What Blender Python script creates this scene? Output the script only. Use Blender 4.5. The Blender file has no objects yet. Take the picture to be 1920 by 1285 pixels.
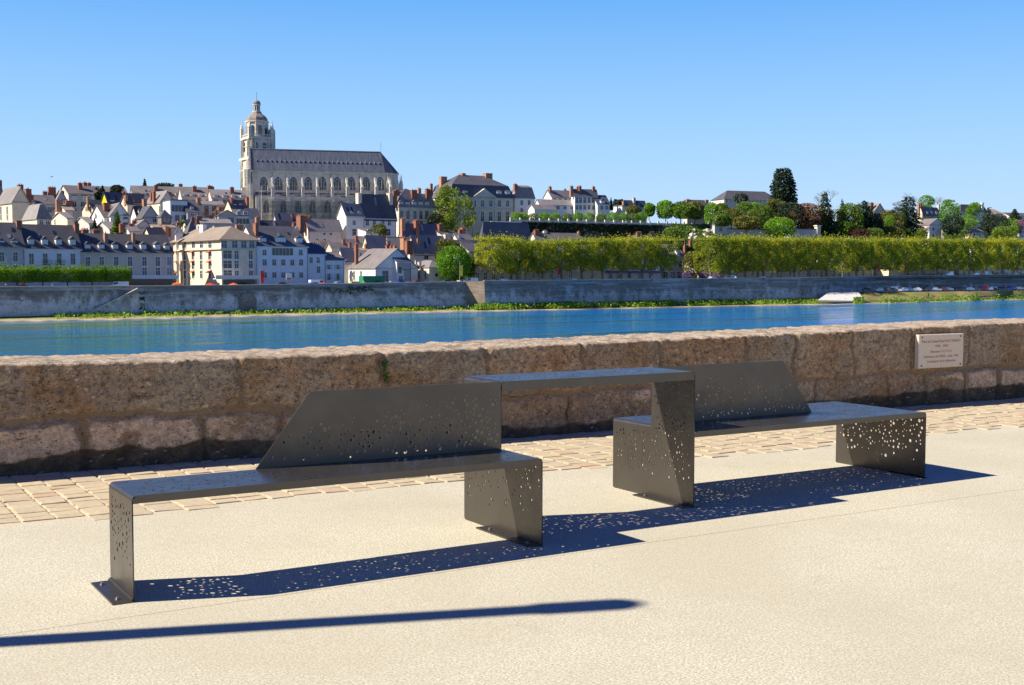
import bpy, math, random
import numpy as np
from mathutils import Vector, Matrix
D = bpy.data
SC = bpy.context.scene
COL = SC.collection
rnd = random.Random(7)

# ---------------------------------------------------------------- camera
F_PX, PITCH, YAW, ROLL = 2271.73, 0.0568, 0.5459, 0.0015
CAM = Vector((-1.2428, -5.0946, 1.3771))
Fv = Vector((math.sin(YAW)*math.cos(PITCH), math.cos(YAW)*math.cos(PITCH), -math.sin(PITCH)))
R0 = Vector((math.cos(YAW), -math.sin(YAW), 0))
U0 = R0.cross(Fv)
Rv = R0*math.cos(ROLL) + U0*math.sin(ROLL)
Uv = -R0*math.sin(ROLL) + U0*math.cos(ROLL)
cd = D.cameras.new('camera'); cam = D.objects.new('camera', cd); COL.objects.link(cam)
M = Matrix((( Rv.x, Uv.x, -Fv.x, CAM.x), (Rv.y, Uv.y, -Fv.y, CAM.y), (Rv.z, Uv.z, -Fv.z, CAM.z), (0, 0, 0, 1)))
cam.matrix_world = M
cd.sensor_width = 36; cd.lens = F_PX/1920*36
cd.clip_start = 0.1; cd.clip_end = 6000
SC.camera = cam

# ---------------------------------------------------------------- light
SUN_EL, SUN_AZ = math.radians(38.5), math.radians(18.6)      # azimuth from -x towards +y
sdir = Vector((-math.cos(SUN_AZ)*math.cos(SUN_EL), math.sin(SUN_AZ)*math.cos(SUN_EL), math.sin(SUN_EL)))
sd = D.lights.new('sun', 'SUN'); sd.energy = 5.0; sd.angle = math.radians(0.5); sd.color = (1.0, 0.91, 0.76)
so = D.objects.new('sun', sd); COL.objects.link(so); so.location = (0, 0, 50)
so.rotation_euler = sdir.to_track_quat('Z', 'Y').to_euler()
W = D.worlds.new('World'); SC.world = W; W.use_nodes = True
nt = W.node_tree
bg = nt.nodes['Background']
sky = nt.nodes.new('ShaderNodeTexSky'); sky.sky_type = 'NISHITA'; sky.sun_disc = False
sky.sun_elevation = SUN_EL
sky.sun_rotation = math.atan2(sdir.x, sdir.y)
sky.air_density = 1.0; sky.dust_density = 0.25; sky.ozone_density = 3.0; sky.altitude = 0
# colour balance of the sky by elevation (a clear spring sky, deep blue overhead)
_tc = nt.nodes.new('ShaderNodeTexCoord'); _sx = nt.nodes.new('ShaderNodeSeparateXYZ'); _rp = nt.nodes.new('ShaderNodeValToRGB')
nt.links.new(_tc.outputs['Generated'], _sx.inputs[0]); nt.links.new(_sx.outputs[2], _rp.inputs[0])
_e = _rp.color_ramp.elements
for _p, _c in ((.0, (.50, .70, .93)), (.06, (.44, .66, .93)), (.12, (.32, .59, .94)), (.215, (.145, .42, .89)), (.30, (.03, .15, .64)), (.45, (.006, .045, .36)), (1.0, (.001, .012, .14))):
    _q = _e.new(_p) if _p not in (0., 1.) else _e[0 if _p == 0 else -1]
    _q.color = (*_c, 1)
_ml = nt.nodes.new('ShaderNodeVectorMath'); _ml.operation = 'SCALE'; _ml.inputs[3].default_value = 4.95
nt.links.new(_rp.outputs[0], _ml.inputs[0])
_mx = nt.nodes.new('ShaderNodeMix'); _mx.data_type = 'RGBA'; _mx.inputs[0].default_value = .95
nt.links.new(sky.outputs[0], _mx.inputs[6]); nt.links.new(_ml.outputs[0], _mx.inputs[7])
nt.links.new(_mx.outputs[2], bg.inputs[0]); bg.inputs[1].default_value = 0.13
SC.view_settings.view_transform = 'Standard'; SC.view_settings.look = 'None'
SC.view_settings.exposure = 0.75; SC.view_settings.gamma = 1
SC.render.engine = 'CYCLES'

# ---------------------------------------------------------------- pixel helpers (photo is 1920 x 1285)
Fh = Vector((math.sin(YAW), math.cos(YAW), 0))
def P(px, py, V):
    d = Fv*F_PX + Rv*(px-960) - Uv*(py-642.5)
    return CAM + d*(V/d.dot(Fh))
def uv(U, V, z=0.0):
    p = CAM + R0*U + Fh*V
    return Vector((p.x, p.y, z))
def vfix(px, V):                         # pushes town objects back behind the receding quay
    s1 = float(np.interp(px, [0, 300, 480, 600, 900, 940], [4, 14, 16, 22, 40, 0]))*min(1, max(0, (430-V)/60))
    return V+s1+float(np.interp(px, [1290, 1450, 1920], [0, 45, 120]))
def tp(px, py=450):                      # U/V ratio of a pixel column
    d = Fv*F_PX + Rv*(px-960) - Uv*(py-642.5)
    return d.dot(R0)/d.dot(Fh)
def zp(px, py, V): return P(px, py, V).z
TH = math.radians(37.5)                  # heading of the far bank relative to the picture plane
def Vn(px, n): return (n+275.17)/(0.793-0.609*(px-960)/2272)
def bank(s, n, z=0.0):                   # bank frame: s along the river, n inland; origin at the wall corner
    return uv(-7.8+0.793*s-0.609*n, 341+0.609*s+0.793*n, z)
def s_of(px, n):
    V = Vn(px, n); U = tp(px)*V
    return 0.793*(U+7.8)+0.609*(V-341)

# ---------------------------------------------------------------- mesh helpers
class MB:
    def __init__(s): s.v = []; s.f = []; s.m = []
    def add(s, vs, fs, m=0):
        o = len(s.v); s.v += [tuple(p) for p in vs]
        for f in fs: s.f.append(tuple(o+i for i in f)); s.m.append(m)
    def box(s, a, b, m=0):
        (x0, y0, z0), (x1, y1, z1) = a, b
        s.add([(x0,y0,z0),(x1,y0,z0),(x1,y1,z0),(x0,y1,z0),(x0,y0,z1),(x1,y0,z1),(x1,y1,z1),(x0,y1,z1)],
              [(0,3,2,1),(4,5,6,7),(0,1,5,4),(1,2,6,5),(2,3,7,6),(3,0,4,7)], m)
    def prism(s, poly, vec, m=0):        # planar polygon swept by vec
        n = len(poly); v = [Vector(p) for p in poly]; w = [p+Vector(vec) for p in v]
        s.add(v+w, [tuple(range(n))[::-1], tuple(range(n, 2*n))]+[(i, (i+1) % n, n+(i+1) % n, n+i) for i in range(n)], m)
    def rings(s, rings, m=0, cap=True):
        n = len(rings[0]); vs = [p for r in rings for p in r]; fs = []
        for k in range(len(rings)-1):
            for i in range(n):
                j = (i+1) % n; fs.append((k*n+i, k*n+j, (k+1)*n+j, (k+1)*n+i))
        if cap: fs += [tuple(range(n))[::-1], tuple((len(rings)-1)*n+i for i in range(n))]
        s.add(vs, fs, m)
    def lathe(s, prof, seg=12, c=(0, 0, 0), m=0, rot=0.0):
        s.rings([[(c[0]+r*math.cos(rot+2*math.pi*i/seg), c[1]+r*math.sin(rot+2*math.pi*i/seg), c[2]+z) for i in range(seg)] for r, z in prof], m)
    def tube(s, pts, rad, seg=6, m=0):
        pts = [Vector(p) for p in pts]
        if not hasattr(rad, '__len__'): rad = [rad]*len(pts)
        rings = []
        for i, p in enumerate(pts):
            d = (pts[min(i+1, len(pts)-1)]-pts[max(i-1, 0)]).normalized()
            a = Vector((0, 0, 1)) if abs(d.z) < .9 else Vector((1, 0, 0))
            u = d.cross(a).normalized(); w = d.cross(u).normalized()
            rings.append([p+(u*math.cos(2*math.pi*k/seg)+w*math.sin(2*math.pi*k/seg))*rad[i] for k in range(seg)])
        s.rings(rings, m)
    def build(s, name, mats, parent=None, smooth=False, loc=None):
        me = D.meshes.new(name); me.from_pydata(s.v, [], s.f)
        if not isinstance(mats, (list, tuple)): mats = [mats]
        for k in mats: me.materials.append(k)
        if len(mats) > 1: me.polygons.foreach_set('material_index', s.m)
        if smooth: me.polygons.foreach_set('use_smooth', [True]*len(s.f))
        me.update()
        return link(name, me, parent, loc)
def link(name, me, parent=None, loc=None, rz=0.0):
    o = D.objects.new(name, me); COL.objects.link(o)
    if parent is not None: o.parent = parent
    if loc is not None: o.location = loc
    if rz: o.rotation_euler = (0, 0, rz)
    return o
def tag(o, label=None, cat=None, group=None, kind=None):
    if label: o['label'] = label
    if cat: o['category'] = cat
    if group: o['group'] = group
    if kind: o['kind'] = kind
    return o
def root(name, label, cat, loc, rz=0.0, group=None):
    return tag(link(name, None, None, loc, rz), label, cat, group)
def fix_normals(me):
    import bmesh
    b = bmesh.new(); b.from_mesh(me); bmesh.ops.recalc_face_normals(b, faces=b.faces); b.to_mesh(me); b.free()

# ---------------------------------------------------------------- materials
class NT:
    def __init__(s, name):
        s.m = D.materials.new(name); s.m.use_nodes = True; s.t = s.m.node_tree
        s.b = s.t.nodes['Principled BSDF']; s.out = s.t.nodes['Material Output']
    def n(s, typ, **kw):
        x = s.t.nodes.new('ShaderNode'+typ)
        for k, v in kw.items():
            if k in x.inputs: x.inputs[k].default_value = v
            else: setattr(x, k, v)
        return x
    def l(s, a, b): s.t.links.new(a, b)
    def coords(s, kind='Object', scale=(1, 1, 1), rot=(0, 0, 0)):
        c = s.n('TexCoord'); mp = s.n('Mapping'); mp.inputs['Scale'].default_value = scale; mp.inputs['Rotation'].default_value = rot
        if kind == 'World':
            g = s.n('NewGeometry'); s.l(g.outputs['Position'], mp.inputs[0])
        else: s.l(c.outputs[kind], mp.inputs[0])
        return mp.outputs[0]
    def noise(s, vec, scale, detail=4, rough=.6, dist=0):
        x = s.n('TexNoise'); x.inputs['Scale'].default_value = scale; x.inputs['Detail'].default_value = detail
        x.inputs['Roughness'].default_value = rough; x.inputs['Distortion'].default_value = dist
        s.l(vec, x.inputs['Vector']); return x.outputs['Fac']
    def ramp(s, fac, stops):
        x = s.n('ValToRGB'); e = x.color_ramp.elements
        while len(e) < len(stops): e.new(.5)
        for k, (p, c) in zip(e, stops):
            k.position = p; k.color = (c[0], c[1], c[2], 1) if hasattr(c, '__len__') else (c, c, c, 1)
        s.l(fac, x.inputs[0]); return x.outputs[0]
    def mix(s, fac, a, b, mode='MIX'):
        x = s.n('Mix', data_type='RGBA', blend_type=mode)
        for sock, v in ((x.inputs[0], fac), (x.inputs[6], a), (x.inputs[7], b)):
            if hasattr(v, 'is_output') or hasattr(v, 'links'): s.l(v, sock)
            elif hasattr(v, '__len__'): sock.default_value = (v[0], v[1], v[2], 1)
            else: sock.default_value = v
        return x.outputs[2]
    def math(s, op, a, b=0.0):
        x = s.n('Math', operation=op)
        for sock, v in ((x.inputs[0], a), (x.inputs[1], b)):
            if hasattr(v, 'links'): s.l(v, sock)
            else: sock.default_value = v
        return x.outputs[0]
    def bump(s, h, strength=.5, dist=.02, normal=None):
        x = s.n('Bump'); x.inputs['Strength'].default_value = strength; x.inputs['Distance'].default_value = dist
        s.l(h, x.inputs['Height'])
        if normal is not None: s.l(normal, x.inputs['Normal'])
        s.l(x.outputs[0], s.b.inputs['Normal']); return x.outputs[0]
    def set(s, col=None, rough=None, metal=None, spec=None):
        if col is not None:
            if hasattr(col, 'links'): s.l(col, s.b.inputs['Base Color'])
            else: s.b.inputs['Base Color'].default_value = (*col, 1)
        if rough is not None:
            if hasattr(rough, 'links'): s.l(rough, s.b.inputs['Roughness'])
            else: s.b.inputs['Roughness'].default_value = rough
        if metal is not None: s.b.inputs['Metallic'].default_value = metal
        if spec is not None: s.b.inputs['Specular IOR Level'].default_value = spec
        return s.m

def plaster(name, c, var=.14, scale=.5, rough=.85):
    k = NT(name); v = k.coords('World'); a = k.noise(v, scale, 5, .65); b = k.noise(v, 3, 3, .6)
    lo = [x*(1-var*1.6) for x in c]; hi = [min(1, x*(1+var)) for x in c]
    col = k.mix(.5, k.ramp(a, [(.3, lo), (.7, hi)]), k.ramp(b, [(.3, lo), (.7, hi)]))
    mp = k.n('Mapping'); mp.inputs['Scale'].default_value = (1.4, 1.4, .12); k.l(v, mp.inputs[0])
    st = k.noise(mp.outputs[0], 1.0, 4, .7)
    col = k.mix(k.ramp(st, [(.52, 0), (.78, .35)]), col, [x*.5 for x in c])
    return k.set(col, rough, spec=.2)
def stonewall(name, c, var=.2, bw=.9, bh=.38):
    k = NT(name); g = k.n('NewGeometry')
    # horizontal run along the wall whichever way it faces: combine x+y
    sp = k.n('SeparateXYZ'); k.l(g.outputs['Position'], sp.inputs[0])
    u = k.math('ADD', sp.outputs[0], k.math('MULTIPLY', sp.outputs[1], .6))
    cb = k.n('CombineXYZ'); k.l(u, cb.inputs[0]); k.l(sp.outputs[2], cb.inputs[1])
    br = k.n('TexBrick'); k.l(cb.outputs[0], br.inputs[0])
    br.inputs['Scale'].default_value = 1; br.inputs['Brick Width'].default_value = bw; br.inputs['Row Height'].default_value = bh
    br.inputs['Mortar Size'].default_value = .02; br.inputs['Bias'].default_value = 0
    br.inputs['Color1'].default_value = (*[x*(1-var) for x in c], 1); br.inputs['Color2'].default_value = (*[min(1, x*(1+var)) for x in c], 1)
    br.inputs['Mortar'].default_value = (*[x*.72 for x in c], 1)
    a = k.noise(g.outputs['Position'], .35, 5, .7)
    col = k.mix(k.ramp(a, [(.42, 0), (.75, .55)]), br.outputs[0], [x*.5 for x in c])
    return k.set(col, .9, spec=.15)
def slate(name, c, rough=.5):
    k = NT(name); v = k.coords('World'); a = k.noise(v, .35, 4, .6); b = k.noise(v, 4.5, 2, .6)
    ri = k.n('ObjectInfo')
    col = k.mix(.5, k.ramp(a, [(.3, [x*.68 for x in c]), (.7, [x*1.3 for x in c])]), k.ramp(b, [(.3, [x*.6 for x in c]), (.7, [x*1.4 for x in c])]))
    col = k.mix(k.ramp(k.noise(v, .9, 4, .7), [(.56, 0), (.75, .5)]), col, [c[0]*1.25, c[1]*1.15, c[2]*.8])
    hs = k.n('HueSaturation'); k.l(col, hs.inputs['Color']); k.l(k.math('ADD', k.math('MULTIPLY', ri.outputs['Random'], .5), .75), hs.inputs['Value'])
    k.bump(b, .35, .05)
    return k.set(hs.outputs[0], rough, spec=.45)
def plain(name, c, rough=.6, metal=0, spec=.4, var=.0):
    k = NT(name)
    if var:
        v = k.coords('Object'); a = k.noise(v, 2, 3); return k.set(k.ramp(a, [(.3, [x*(1-var) for x in c]), (.7, [min(1, x*(1+var)) for x in c])]), rough, metal, spec)
    return k.set(c, rough, metal, spec)
def leaf(name, c, c2=None, trans=.3, nscale=.35):
    c2 = c2 or [x*.5 for x in c]
    k = NT(name); g = k.n('NewGeometry'); v = k.coords('World')
    a = k.noise(v, nscale, 3, .6)
    col = k.mix(k.ramp(a, [(.35, 0), (.65, 1)]), c2, c)
    rn = k.ramp(g.outputs['Random Per Island'], [(0, .6), (1, 1.35)])
    col = k.mix(1.0, col, rn, 'MULTIPLY'); oi = k.n('ObjectInfo'); col = k.mix(1.0, col, k.ramp(oi.outputs['Random'], [(0, (.80, .86, .8)), (.5, (1.02, 1, 1)), (1, (1.2, 1.12, 1.0))]), 'MULTIPLY')
    k.set(col, .6, spec=.25)
    tr = k.n('BsdfTranslucent'); k.l(col, tr.inputs[0])
    mx = k.n('MixShader'); mx.inputs[0].default_value = trans
    k.l(k.b.outputs[0], mx.inputs[1]); k.l(tr.outputs[0], mx.inputs[2]); k.l(mx.outputs[0], k.out.inputs[0])
    return k.m

MT = {}
MT['cream'] = plaster('cream_render', (.76, .66, .50))
MT['white'] = plaster('white_render', (.80, .78, .74), .06)
MT['beige'] = plaster('beige_render', (.64, .555, .46))
MT['grey'] = plaster('grey_render', (.54, .52, .49))
MT['pink'] = plaster('pink_beige_render', (.69, .60, .54))
MT['blueish'] = plaster('pale_limewash', (.76, .78, .80), .08)
MT['stone'] = stonewall('house_stone', (.64, .59, .50), .12)
MT['tuffeau'] = stonewall('cathedral_tuffeau', (.74, .68, .58), .14, 1.1, .45)
MT['darkstone'] = stonewall('dark_rubble', (.27, .24, .21), .2)
MT['yellow'] = plaster('yellow_render', (.78, .66, .02), .05)
MT['slate'] = slate('slate_dark', (.095, .092, .10))
MT['slateg'] = slate('slate_weathered', (.22, .195, .19), .6)
MT['slateb'] = slate('slate_blue', (.075, .083, .12), .5)
MT['tile'] = slate('brown_tile', (.27, .215, .17), .7)
MT['brick'] = stonewall('chimney_brick', (.34, .15, .10), .2, .25, .08)
MT['brick2'] = stonewall('chimney_brick_pale', (.50, .27, .17), .2, .25, .08)
MT['pot'] = plain('terracotta_pot', (.50, .17, .09), .8)
MT['frame'] = plain('window_frame_white', (.72, .72, .72), .5)
MT['framestone'] = plain('window_surround_stone', (.50, .47, .42), .8)
MT['pane'] = plain('window_pane', (.035, .042, .055), .12, 0, .6)
MT['shutter'] = plain('shutter_pale', (.55, .57, .62), .6)
MT['darkmetal'] = plain('dark_metal', (.03, .03, .035), .4, .6)
MT['lead'] = slate('lead_sheet', (.2, .21, .24), .45)
MT['tube'] = plain('scaffold_tube', (.42, .42, .44), .4, .5)
MT['trunk'] = plain('bark', (.13, .10, .075), .9, var=.4)
MT['trunkp'] = plain('plane_bark', (.24, .22, .15), .9, var=.4)
# ================================================================ FOREGROUND
L1, DP, TBH, LT, L2, SH = 2.034, 0.402, 0.806, 1.3206, 2.0115, 0.45
X1 = L1; X2 = L1+LT; X3 = X2+L2; T = .0055

# promenade ground
k = NT('pale_exposed_concrete'); v = k.coords('World')
fine = k.noise(v, 105, 5, .85); mid = k.noise(v, 22, 4, .75); big = k.noise(v, .55, 5, .65)
col = k.ramp(fine, [(.34, (.14, .12, .085)), (.43, (.38, .352, .265)), (.50, (.61, .58, .455)), (.60, (.84, .815, .69))])
col = k.mix(k.ramp(mid, [(.45, 0), (.68, .5)]), col, (.48, .43, .29))
col = k.mix(k.ramp(big, [(.40, 0), (.62, .5)]), col, (.46, .42, .30))
spk = k.n('TexVoronoi'); spk.inputs['Scale'].default_value = 70; k.l(v, spk.inputs['Vector'])
col = k.mix(k.ramp(spk.outputs['Distance'], [(.10, .7), (.2, 0)]), col, (.28, .21, .14))
pit = k.noise(v, 210, 2, .5); col = k.mix(k.ramp(pit, [(.58, 0), (.66, .75)]), col, (.20, .155, .09))
stn = k.noise(k.coords('World', (1, 1, 1)), 3.1, 5, .75)
col = k.mix(k.ramp(stn, [(.60, 0), (.72, .28)]), col, (.30, .25, .17))
sp = k.n('SeparateXYZ'); k.l(v, sp.inputs[0])
wob = k.math('MULTIPLY', k.math('SUBTRACT', k.noise(v, 2.5, 3), .5), .012)
dx = k.math('ABSOLUTE', k.math('ADD', k.math('ADD', sp.outputs[1], .205), wob))
line = k.math('LESS_THAN', dx, .0035)
cy = k.math('ABSOLUTE', k.math('SUBTRACT', k.math('PINGPONG', k.math('ADD', sp.outputs[0], 1.0), 2.6), 0.0))
line2 = k.math('LESS_THAN', k.math('ADD', cy, wob), .003)
col = k.mix(k.math('MULTIPLY', line, .75), col, (.22, .12, .07))
col = k.mix(k.math('MULTIPLY', line2, .18), col, (.35, .28, .2))
k.set(col, .85, spec=.2)
k.bump(fine, .14, .0012)
M_CONC = k.m
g = MB()
xs = [-60, 90]
g.add([(-60, -60, 0), (90, -60, 0), (90, 1.93, 0), (-60, 1.93, 0)], [(0, 1, 2, 3)])
g.add([(-60, -60, -12), (90, -60, -12), (-60, -60, 0), (90, -60, 0)], [(0, 1, 3, 2)])
o = g.build('promenade', M_CONC); tag(o, 'pale sunlit concrete promenade under the metal bench', kind='structure')

k = NT('paving_bed'); v = k.coords('World')
a = k.noise(v, 60, 3, .7)
k.set(k.ramp(a, [(.3, (.48, .38, .24)), (.7, (.66, .57, .42))]), .95, spec=.1); M_BED = k.m
g = MB(); g.add([(-60, 1.93, -.002), (90, 1.93, -.002), (90, 4.6, -.002), (-60, 4.6, -.002)], [(0, 1, 2, 3)])
g.add([(-60, 4.6, -12), (90, 4.6, -12), (90, 4.6, -.002), (-60, 4.6, -.002)], [(0, 1, 2, 3)])
o = g.build('paving_bed', M_BED); tag(o, 'sandy bed between the paving stones', kind='structure')
k = NT('paving_stone'); v = k.coords('World'); gg = k.n('NewGeometry')
a = k.noise(v, 14, 4, .7); b = k.noise(v, 90, 2, .6)
col = k.ramp(gg.outputs['Random Per Island'], [(0, (.47, .40, .26)), (.4, (.54, .455, .30)), (.75, (.52, .425, .28)), (.93, (.48, .41, .30)), (1, (.52, .35, .23))])
col = k.mix(k.ramp(a, [(.4, 0), (.7, .45)]), col, (.36, .30, .23)); col = k.mix(k.ramp(b, [(.4, 0), (.7, .25)]), col, (.62, .52, .38))
k.set(col, .85, spec=.2); k.bump(a, .5, .01); M_SETT = k.m
g = MB(); r = random.Random(3)
x = -4.0
while x < 15.5:
    w = r.uniform(.16, .20); y = 1.90+r.uniform(-.10, .10)
    while y < 3.72:
        l = r.uniform(.10, .15)
        x0, x1, y0, y1 = x+.007, x+w-.007, y+.004, y+l-.004
        j = lambda: r.uniform(-.007, .007)
        h = r.uniform(.002, .009)
        c = [(x0+j(), y0+j()), ((x0+x1)/2, y0+j()*.8), (x1+j(), y0+j()), (x1+j()*.8, (y0+y1)/2), (x1+j(), y1+j()), ((x0+x1)/2, y1+j()*.8), (x0+j(), y1+j()), (x0+j()*.8, (y0+y1)/2)]
        cx = sum(p[0] for p in c)/8; cyy = sum(p[1] for p in c)/8
        tl = (r.uniform(-.02, .02), r.uniform(-.02, .02))
        def zz(px, py, hh): return hh+(px-cx)*tl[0]+(py-cyy)*tl[1]
        g.rings([[(px, py, -.004) for px, py in c], [(px, py, zz(px, py, h*.7)) for px, py in c],
                 [(cx+(px-cx)*.9, cyy+(py-cyy)*.88, zz(px, py, h)) for px, py in c]])
        y += l
    x += w
o = g.build('paving', M_SETT); tag(o, 'strip of worn ochre paving stones along the foot of the parapet', kind='structure')

# ---- parapet wall: one displaced mesh with masks for mortar / block tint / crust
def vnoise(x, y, seed, oct=4, lac=2.0, gain=.5):
    out = np.zeros_like(x); amp = 1; tot = 0; fx = 1.0
    for o_ in range(oct):
        xi = np.floor(x*fx).astype(np.int64); yi = np.floor(y*fx).astype(np.int64); fxx = x*fx-xi; fyy = y*fx-yi
        def h(a, b):
            n = (a*374761393+b*668265263+(seed+o_*17)*974634777) & 0xffffffff
            n = ((n ^ (n >> 13))*1274126177) & 0xffffffff
            return ((n ^ (n >> 16)) & 0xffff)/65535.0
        sx = fxx*fxx*(3-2*fxx); sy = fyy*fyy*(3-2*fyy)
        v_ = (h(xi, yi)*(1-sx)+h(xi+1, yi)*sx)*(1-sy)+(h(xi, yi+1)*(1-sx)+h(xi+1, yi+1)*sx)*sy
        out += amp*v_; tot += amp; amp *= gain; fx *= lac
    return out/tot
WX = [-8, 0, 1.7, 4, 10, 22]; WY = [3.66, 3.60, 3.55, 3.49, 3.445, 3.40]; WZ = [.76, .76, .757, .775, .843, .87]
def wall_y(x): return np.interp(x, WX, WY)
def wall_z(x): return np.interp(x, WX, WZ)
def wx_of(px):                            # photo column -> x on the parapet face
    lo, hi = -7., 20.
    for _ in range(50):
        m = (lo+hi)/2; q = Vector((m, float(wall_y(m)), .4))-CAM
        if 960+F_PX*q.dot(Rv)/q.dot(Fv) < px: lo = m
        else: hi = m
    return lo
UJ = [wx_of(q) for q in (-400, -60, 454, 722, 913, 1095, 1237, 1400, 1490, 1600, 1709, 1815, 1960, 2200)]
LJ = [wx_of(q) for q in (-300, -100, 158, 380, 522, 700, 880, 1068, 1230, 1390, 1530, 1667, 1735, 1812, 1870, 2050, 2300)]
def parapet():
    NX, NZ = 1350, 62
    xs = np.linspace(-4, 15, NX); tz = np.linspace(0, 1, NZ)
    Xg, Tg = np.meshgrid(xs, tz, indexing='ij')
    H = wall_z(Xg)-.010+(vnoise(Xg*1.2, Xg*0, 5, 3)-.5)*.014+(vnoise(Xg*13, Xg*0, 6, 4)-.5)*.022
    for j_ in UJ[2:9]: H -= .007*np.exp(-((Xg-j_)/.010)**2)
    Zg = Tg*H
    split = .355+(vnoise(Xg*1.3, Xg*0, 9, 3)-.5)*.05
    wx = Xg+(vnoise(Xg*6, Zg*6, 21, 4)-.5)*.11
    wz = Zg+(vnoise(Xg*4, Zg*4, 22, 4)-.5)*.09
    dU = np.min([np.abs(wx-j) for j in UJ], axis=0); dL = np.min([np.abs(wx-j) for j in LJ], axis=0)
    upper = wz > split
    mU = np.exp(-(dU/.018)**2); mL = np.exp(-(dL/.016)**2); mH = np.exp(-((wz-split)/.013)**2)
    mort = np.where(upper, mU*.95, mL)
    mort = np.maximum(mort, mH*.95*np.clip(vnoise(Xg*.8, Xg*0, 31, 2)*2.2-.2, .35, 1))
    sm = np.clip((.085*vnoise(Xg*2.3, Zg*3, 33, 4)-.012-np.abs(wz-split-.01))/.010+.5, 0, 1)
    sm = np.maximum(sm, np.clip((.075*vnoise(Xg*3, Zg*3.3, 34, 4)-.016-np.where(upper, dU, dL))/.010+.5, 0, 1))
    mort = np.maximum(mort, sm*.62)
    idU = np.searchsorted(UJ, wx); idL = np.searchsorted(LJ, wx)+50
    ids = np.where(upper, idU, idL)
    tint = ((ids*2654435761) % 1000)/1000.0
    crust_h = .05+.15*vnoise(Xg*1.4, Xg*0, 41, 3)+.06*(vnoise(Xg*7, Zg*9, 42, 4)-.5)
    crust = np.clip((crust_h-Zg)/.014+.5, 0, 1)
    # pale spalled faces of the lower course, with ragged outlines
    spall = np.clip((vnoise(Xg*3.4, Zg*5, 61, 5)-.41)*16, 0, 1)*np.clip((split-.02-wz)/.02, 0, 1)*(1-crust)*np.clip((dL-.03)/.03, 0, 1)
    keep = vnoise(Xg*.35+3.1, Xg*0, 77, 2)
    spall *= np.clip((keep-.33)*8, .12, 1)
    dep = -mort*.022 + (vnoise(Xg*3, Zg*3, 1, 4)-.5)*.028 + (vnoise(Xg*18, Zg*18, 2, 4)-.5)*.016 + (tint-.5)*.018 - crust*.006 + spall*.010
    edge = 4*spall*(1-spall)*.5+4*crust*(1-crust)*.5+4*sm*(1-sm)*.35; dep -= edge*.006
    mort = np.maximum(mort, np.clip(edge, 0, 1)*.98*(vnoise(Xg*5, Zg*5, 35, 3) > .42))
    pits = np.clip((vnoise(Xg*17, Zg*28, 3, 2)-.74)*12, 0, 1); dep -= pits*.018
    cr = np.abs(vnoise(Xg*3.0, Zg*7, 91, 4)-.5); crack = np.exp(-(cr/.008)**2)*(vnoise(Xg*1.3, Zg*1.3, 92, 2) > .56); dep -= crack*.012
    Y = wall_y(Xg)-dep
    rnd_top = np.clip((Tg-.975)/.025, 0, 1); Y = Y+rnd_top**2*.008
    verts = [(float(a), float(b), float(c)) for a, b, c in zip(Xg.ravel(), Y.ravel(), Zg.ravel())]
    cols = [(float(a), float(b), float(c), float(d)) for a, b, c, d in zip(mort.ravel(), tint.ravel(), crust.ravel(), spall.ravel())]
    faces = [(i*NZ+j, (i+1)*NZ+j, (i+1)*NZ+j+1, i*NZ+j+1) for i in range(NX-1) for j in range(NZ-1)]
    NT_ = 26; base = len(verts)
    for i in range(NX):
        for j in range(1, NT_+1):
            t = j/NT_; th = .86; x = xs[i]; y = float(Y[i, -1])+t*th
            z = float(H[i, -1])+.008*math.sin(min(1, t*12)*math.pi/2)
            verts.append((float(x), y, z+(rt[i, j]-.5)*.016)); cols.append((0, .5, 0, 0))
    def idx(i, j): return i*NZ+NZ-1 if j == 0 else base+i*NT_+j-1
    faces += [(idx(i, j), idx(i+1, j), idx(i+1, j+1), idx(i, j+1)) for i in range(NX-1) for j in range(NT_)]
    b2 = len(verts)                       # river-side face
    for i in range(NX):
        v_ = verts[idx(i, NT_)]; verts.append((v_[0], v_[1]+.01, -1.0)); cols.append((0, .5, 0, 0))
    faces += [(idx(i, NT_), idx(i+1, NT_), b2+i+1, b2+i) for i in range(NX-1)]
    me = D.meshes.new('parapet_wall'); me.from_pydata(verts, [], faces)
    at = me.color_attributes.new('mask', 'FLOAT_COLOR', 'POINT'); at.data.foreach_set('color', [c for q in cols for c in q])
    me.polygons.foreach_set('use_smooth', [True]*len(faces))
    return me
_xs = np.linspace(-4, 15, 1350); _g = np.meshgrid(_xs, np.arange(27)*.033, indexing='ij'); rt = vnoise(_g[0]*9, _g[1]*9, 88, 4)
k = NT('parapet_limestone'); v = k.coords('World')
at = k.n('Attribute', attribute_name='mask'); sp = k.n('SeparateColor'); k.l(at.outputs['Color'], sp.inputs[0])
mort, tint, crust, spall = sp.outputs[0], sp.outputs[1], sp.outputs[2], at.outputs['Alpha']
n1 = k.noise(v, 5, 6, .75); n2 = k.noise(v, 32, 4, .75); n3 = k.noise(v, 1.4, 3, .6); n4 = k.noise(v, 110, 2, .6)
base = k.ramp(tint, [(0, (.30, .22, .155)), (.3, (.26, .19, .13)), (.6, (.35, .25, .175)), (1, (.26, .175, .11))])
tw_ = k.ramp(tint, [(0, (.75, .78, .85)), (.25, (1.12, .93, .80)), (.5, (.85, .85, .85)), (.75, (1.22, 1.0, .88)), (1, (.95, 1.0, 1.0))])
base = k.mix(k.ramp(n1, [(.35, 0), (.62, .75)]), base, (.45, .335, .235))
base = k.mix(1.0, base, tw_, 'MULTIPLY')
lich = k.noise(v, 13, 2, .5); base = k.mix(k.ramp(lich, [(.68, 0), (.71, .7)]), base, (.55, .47, .34))
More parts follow.
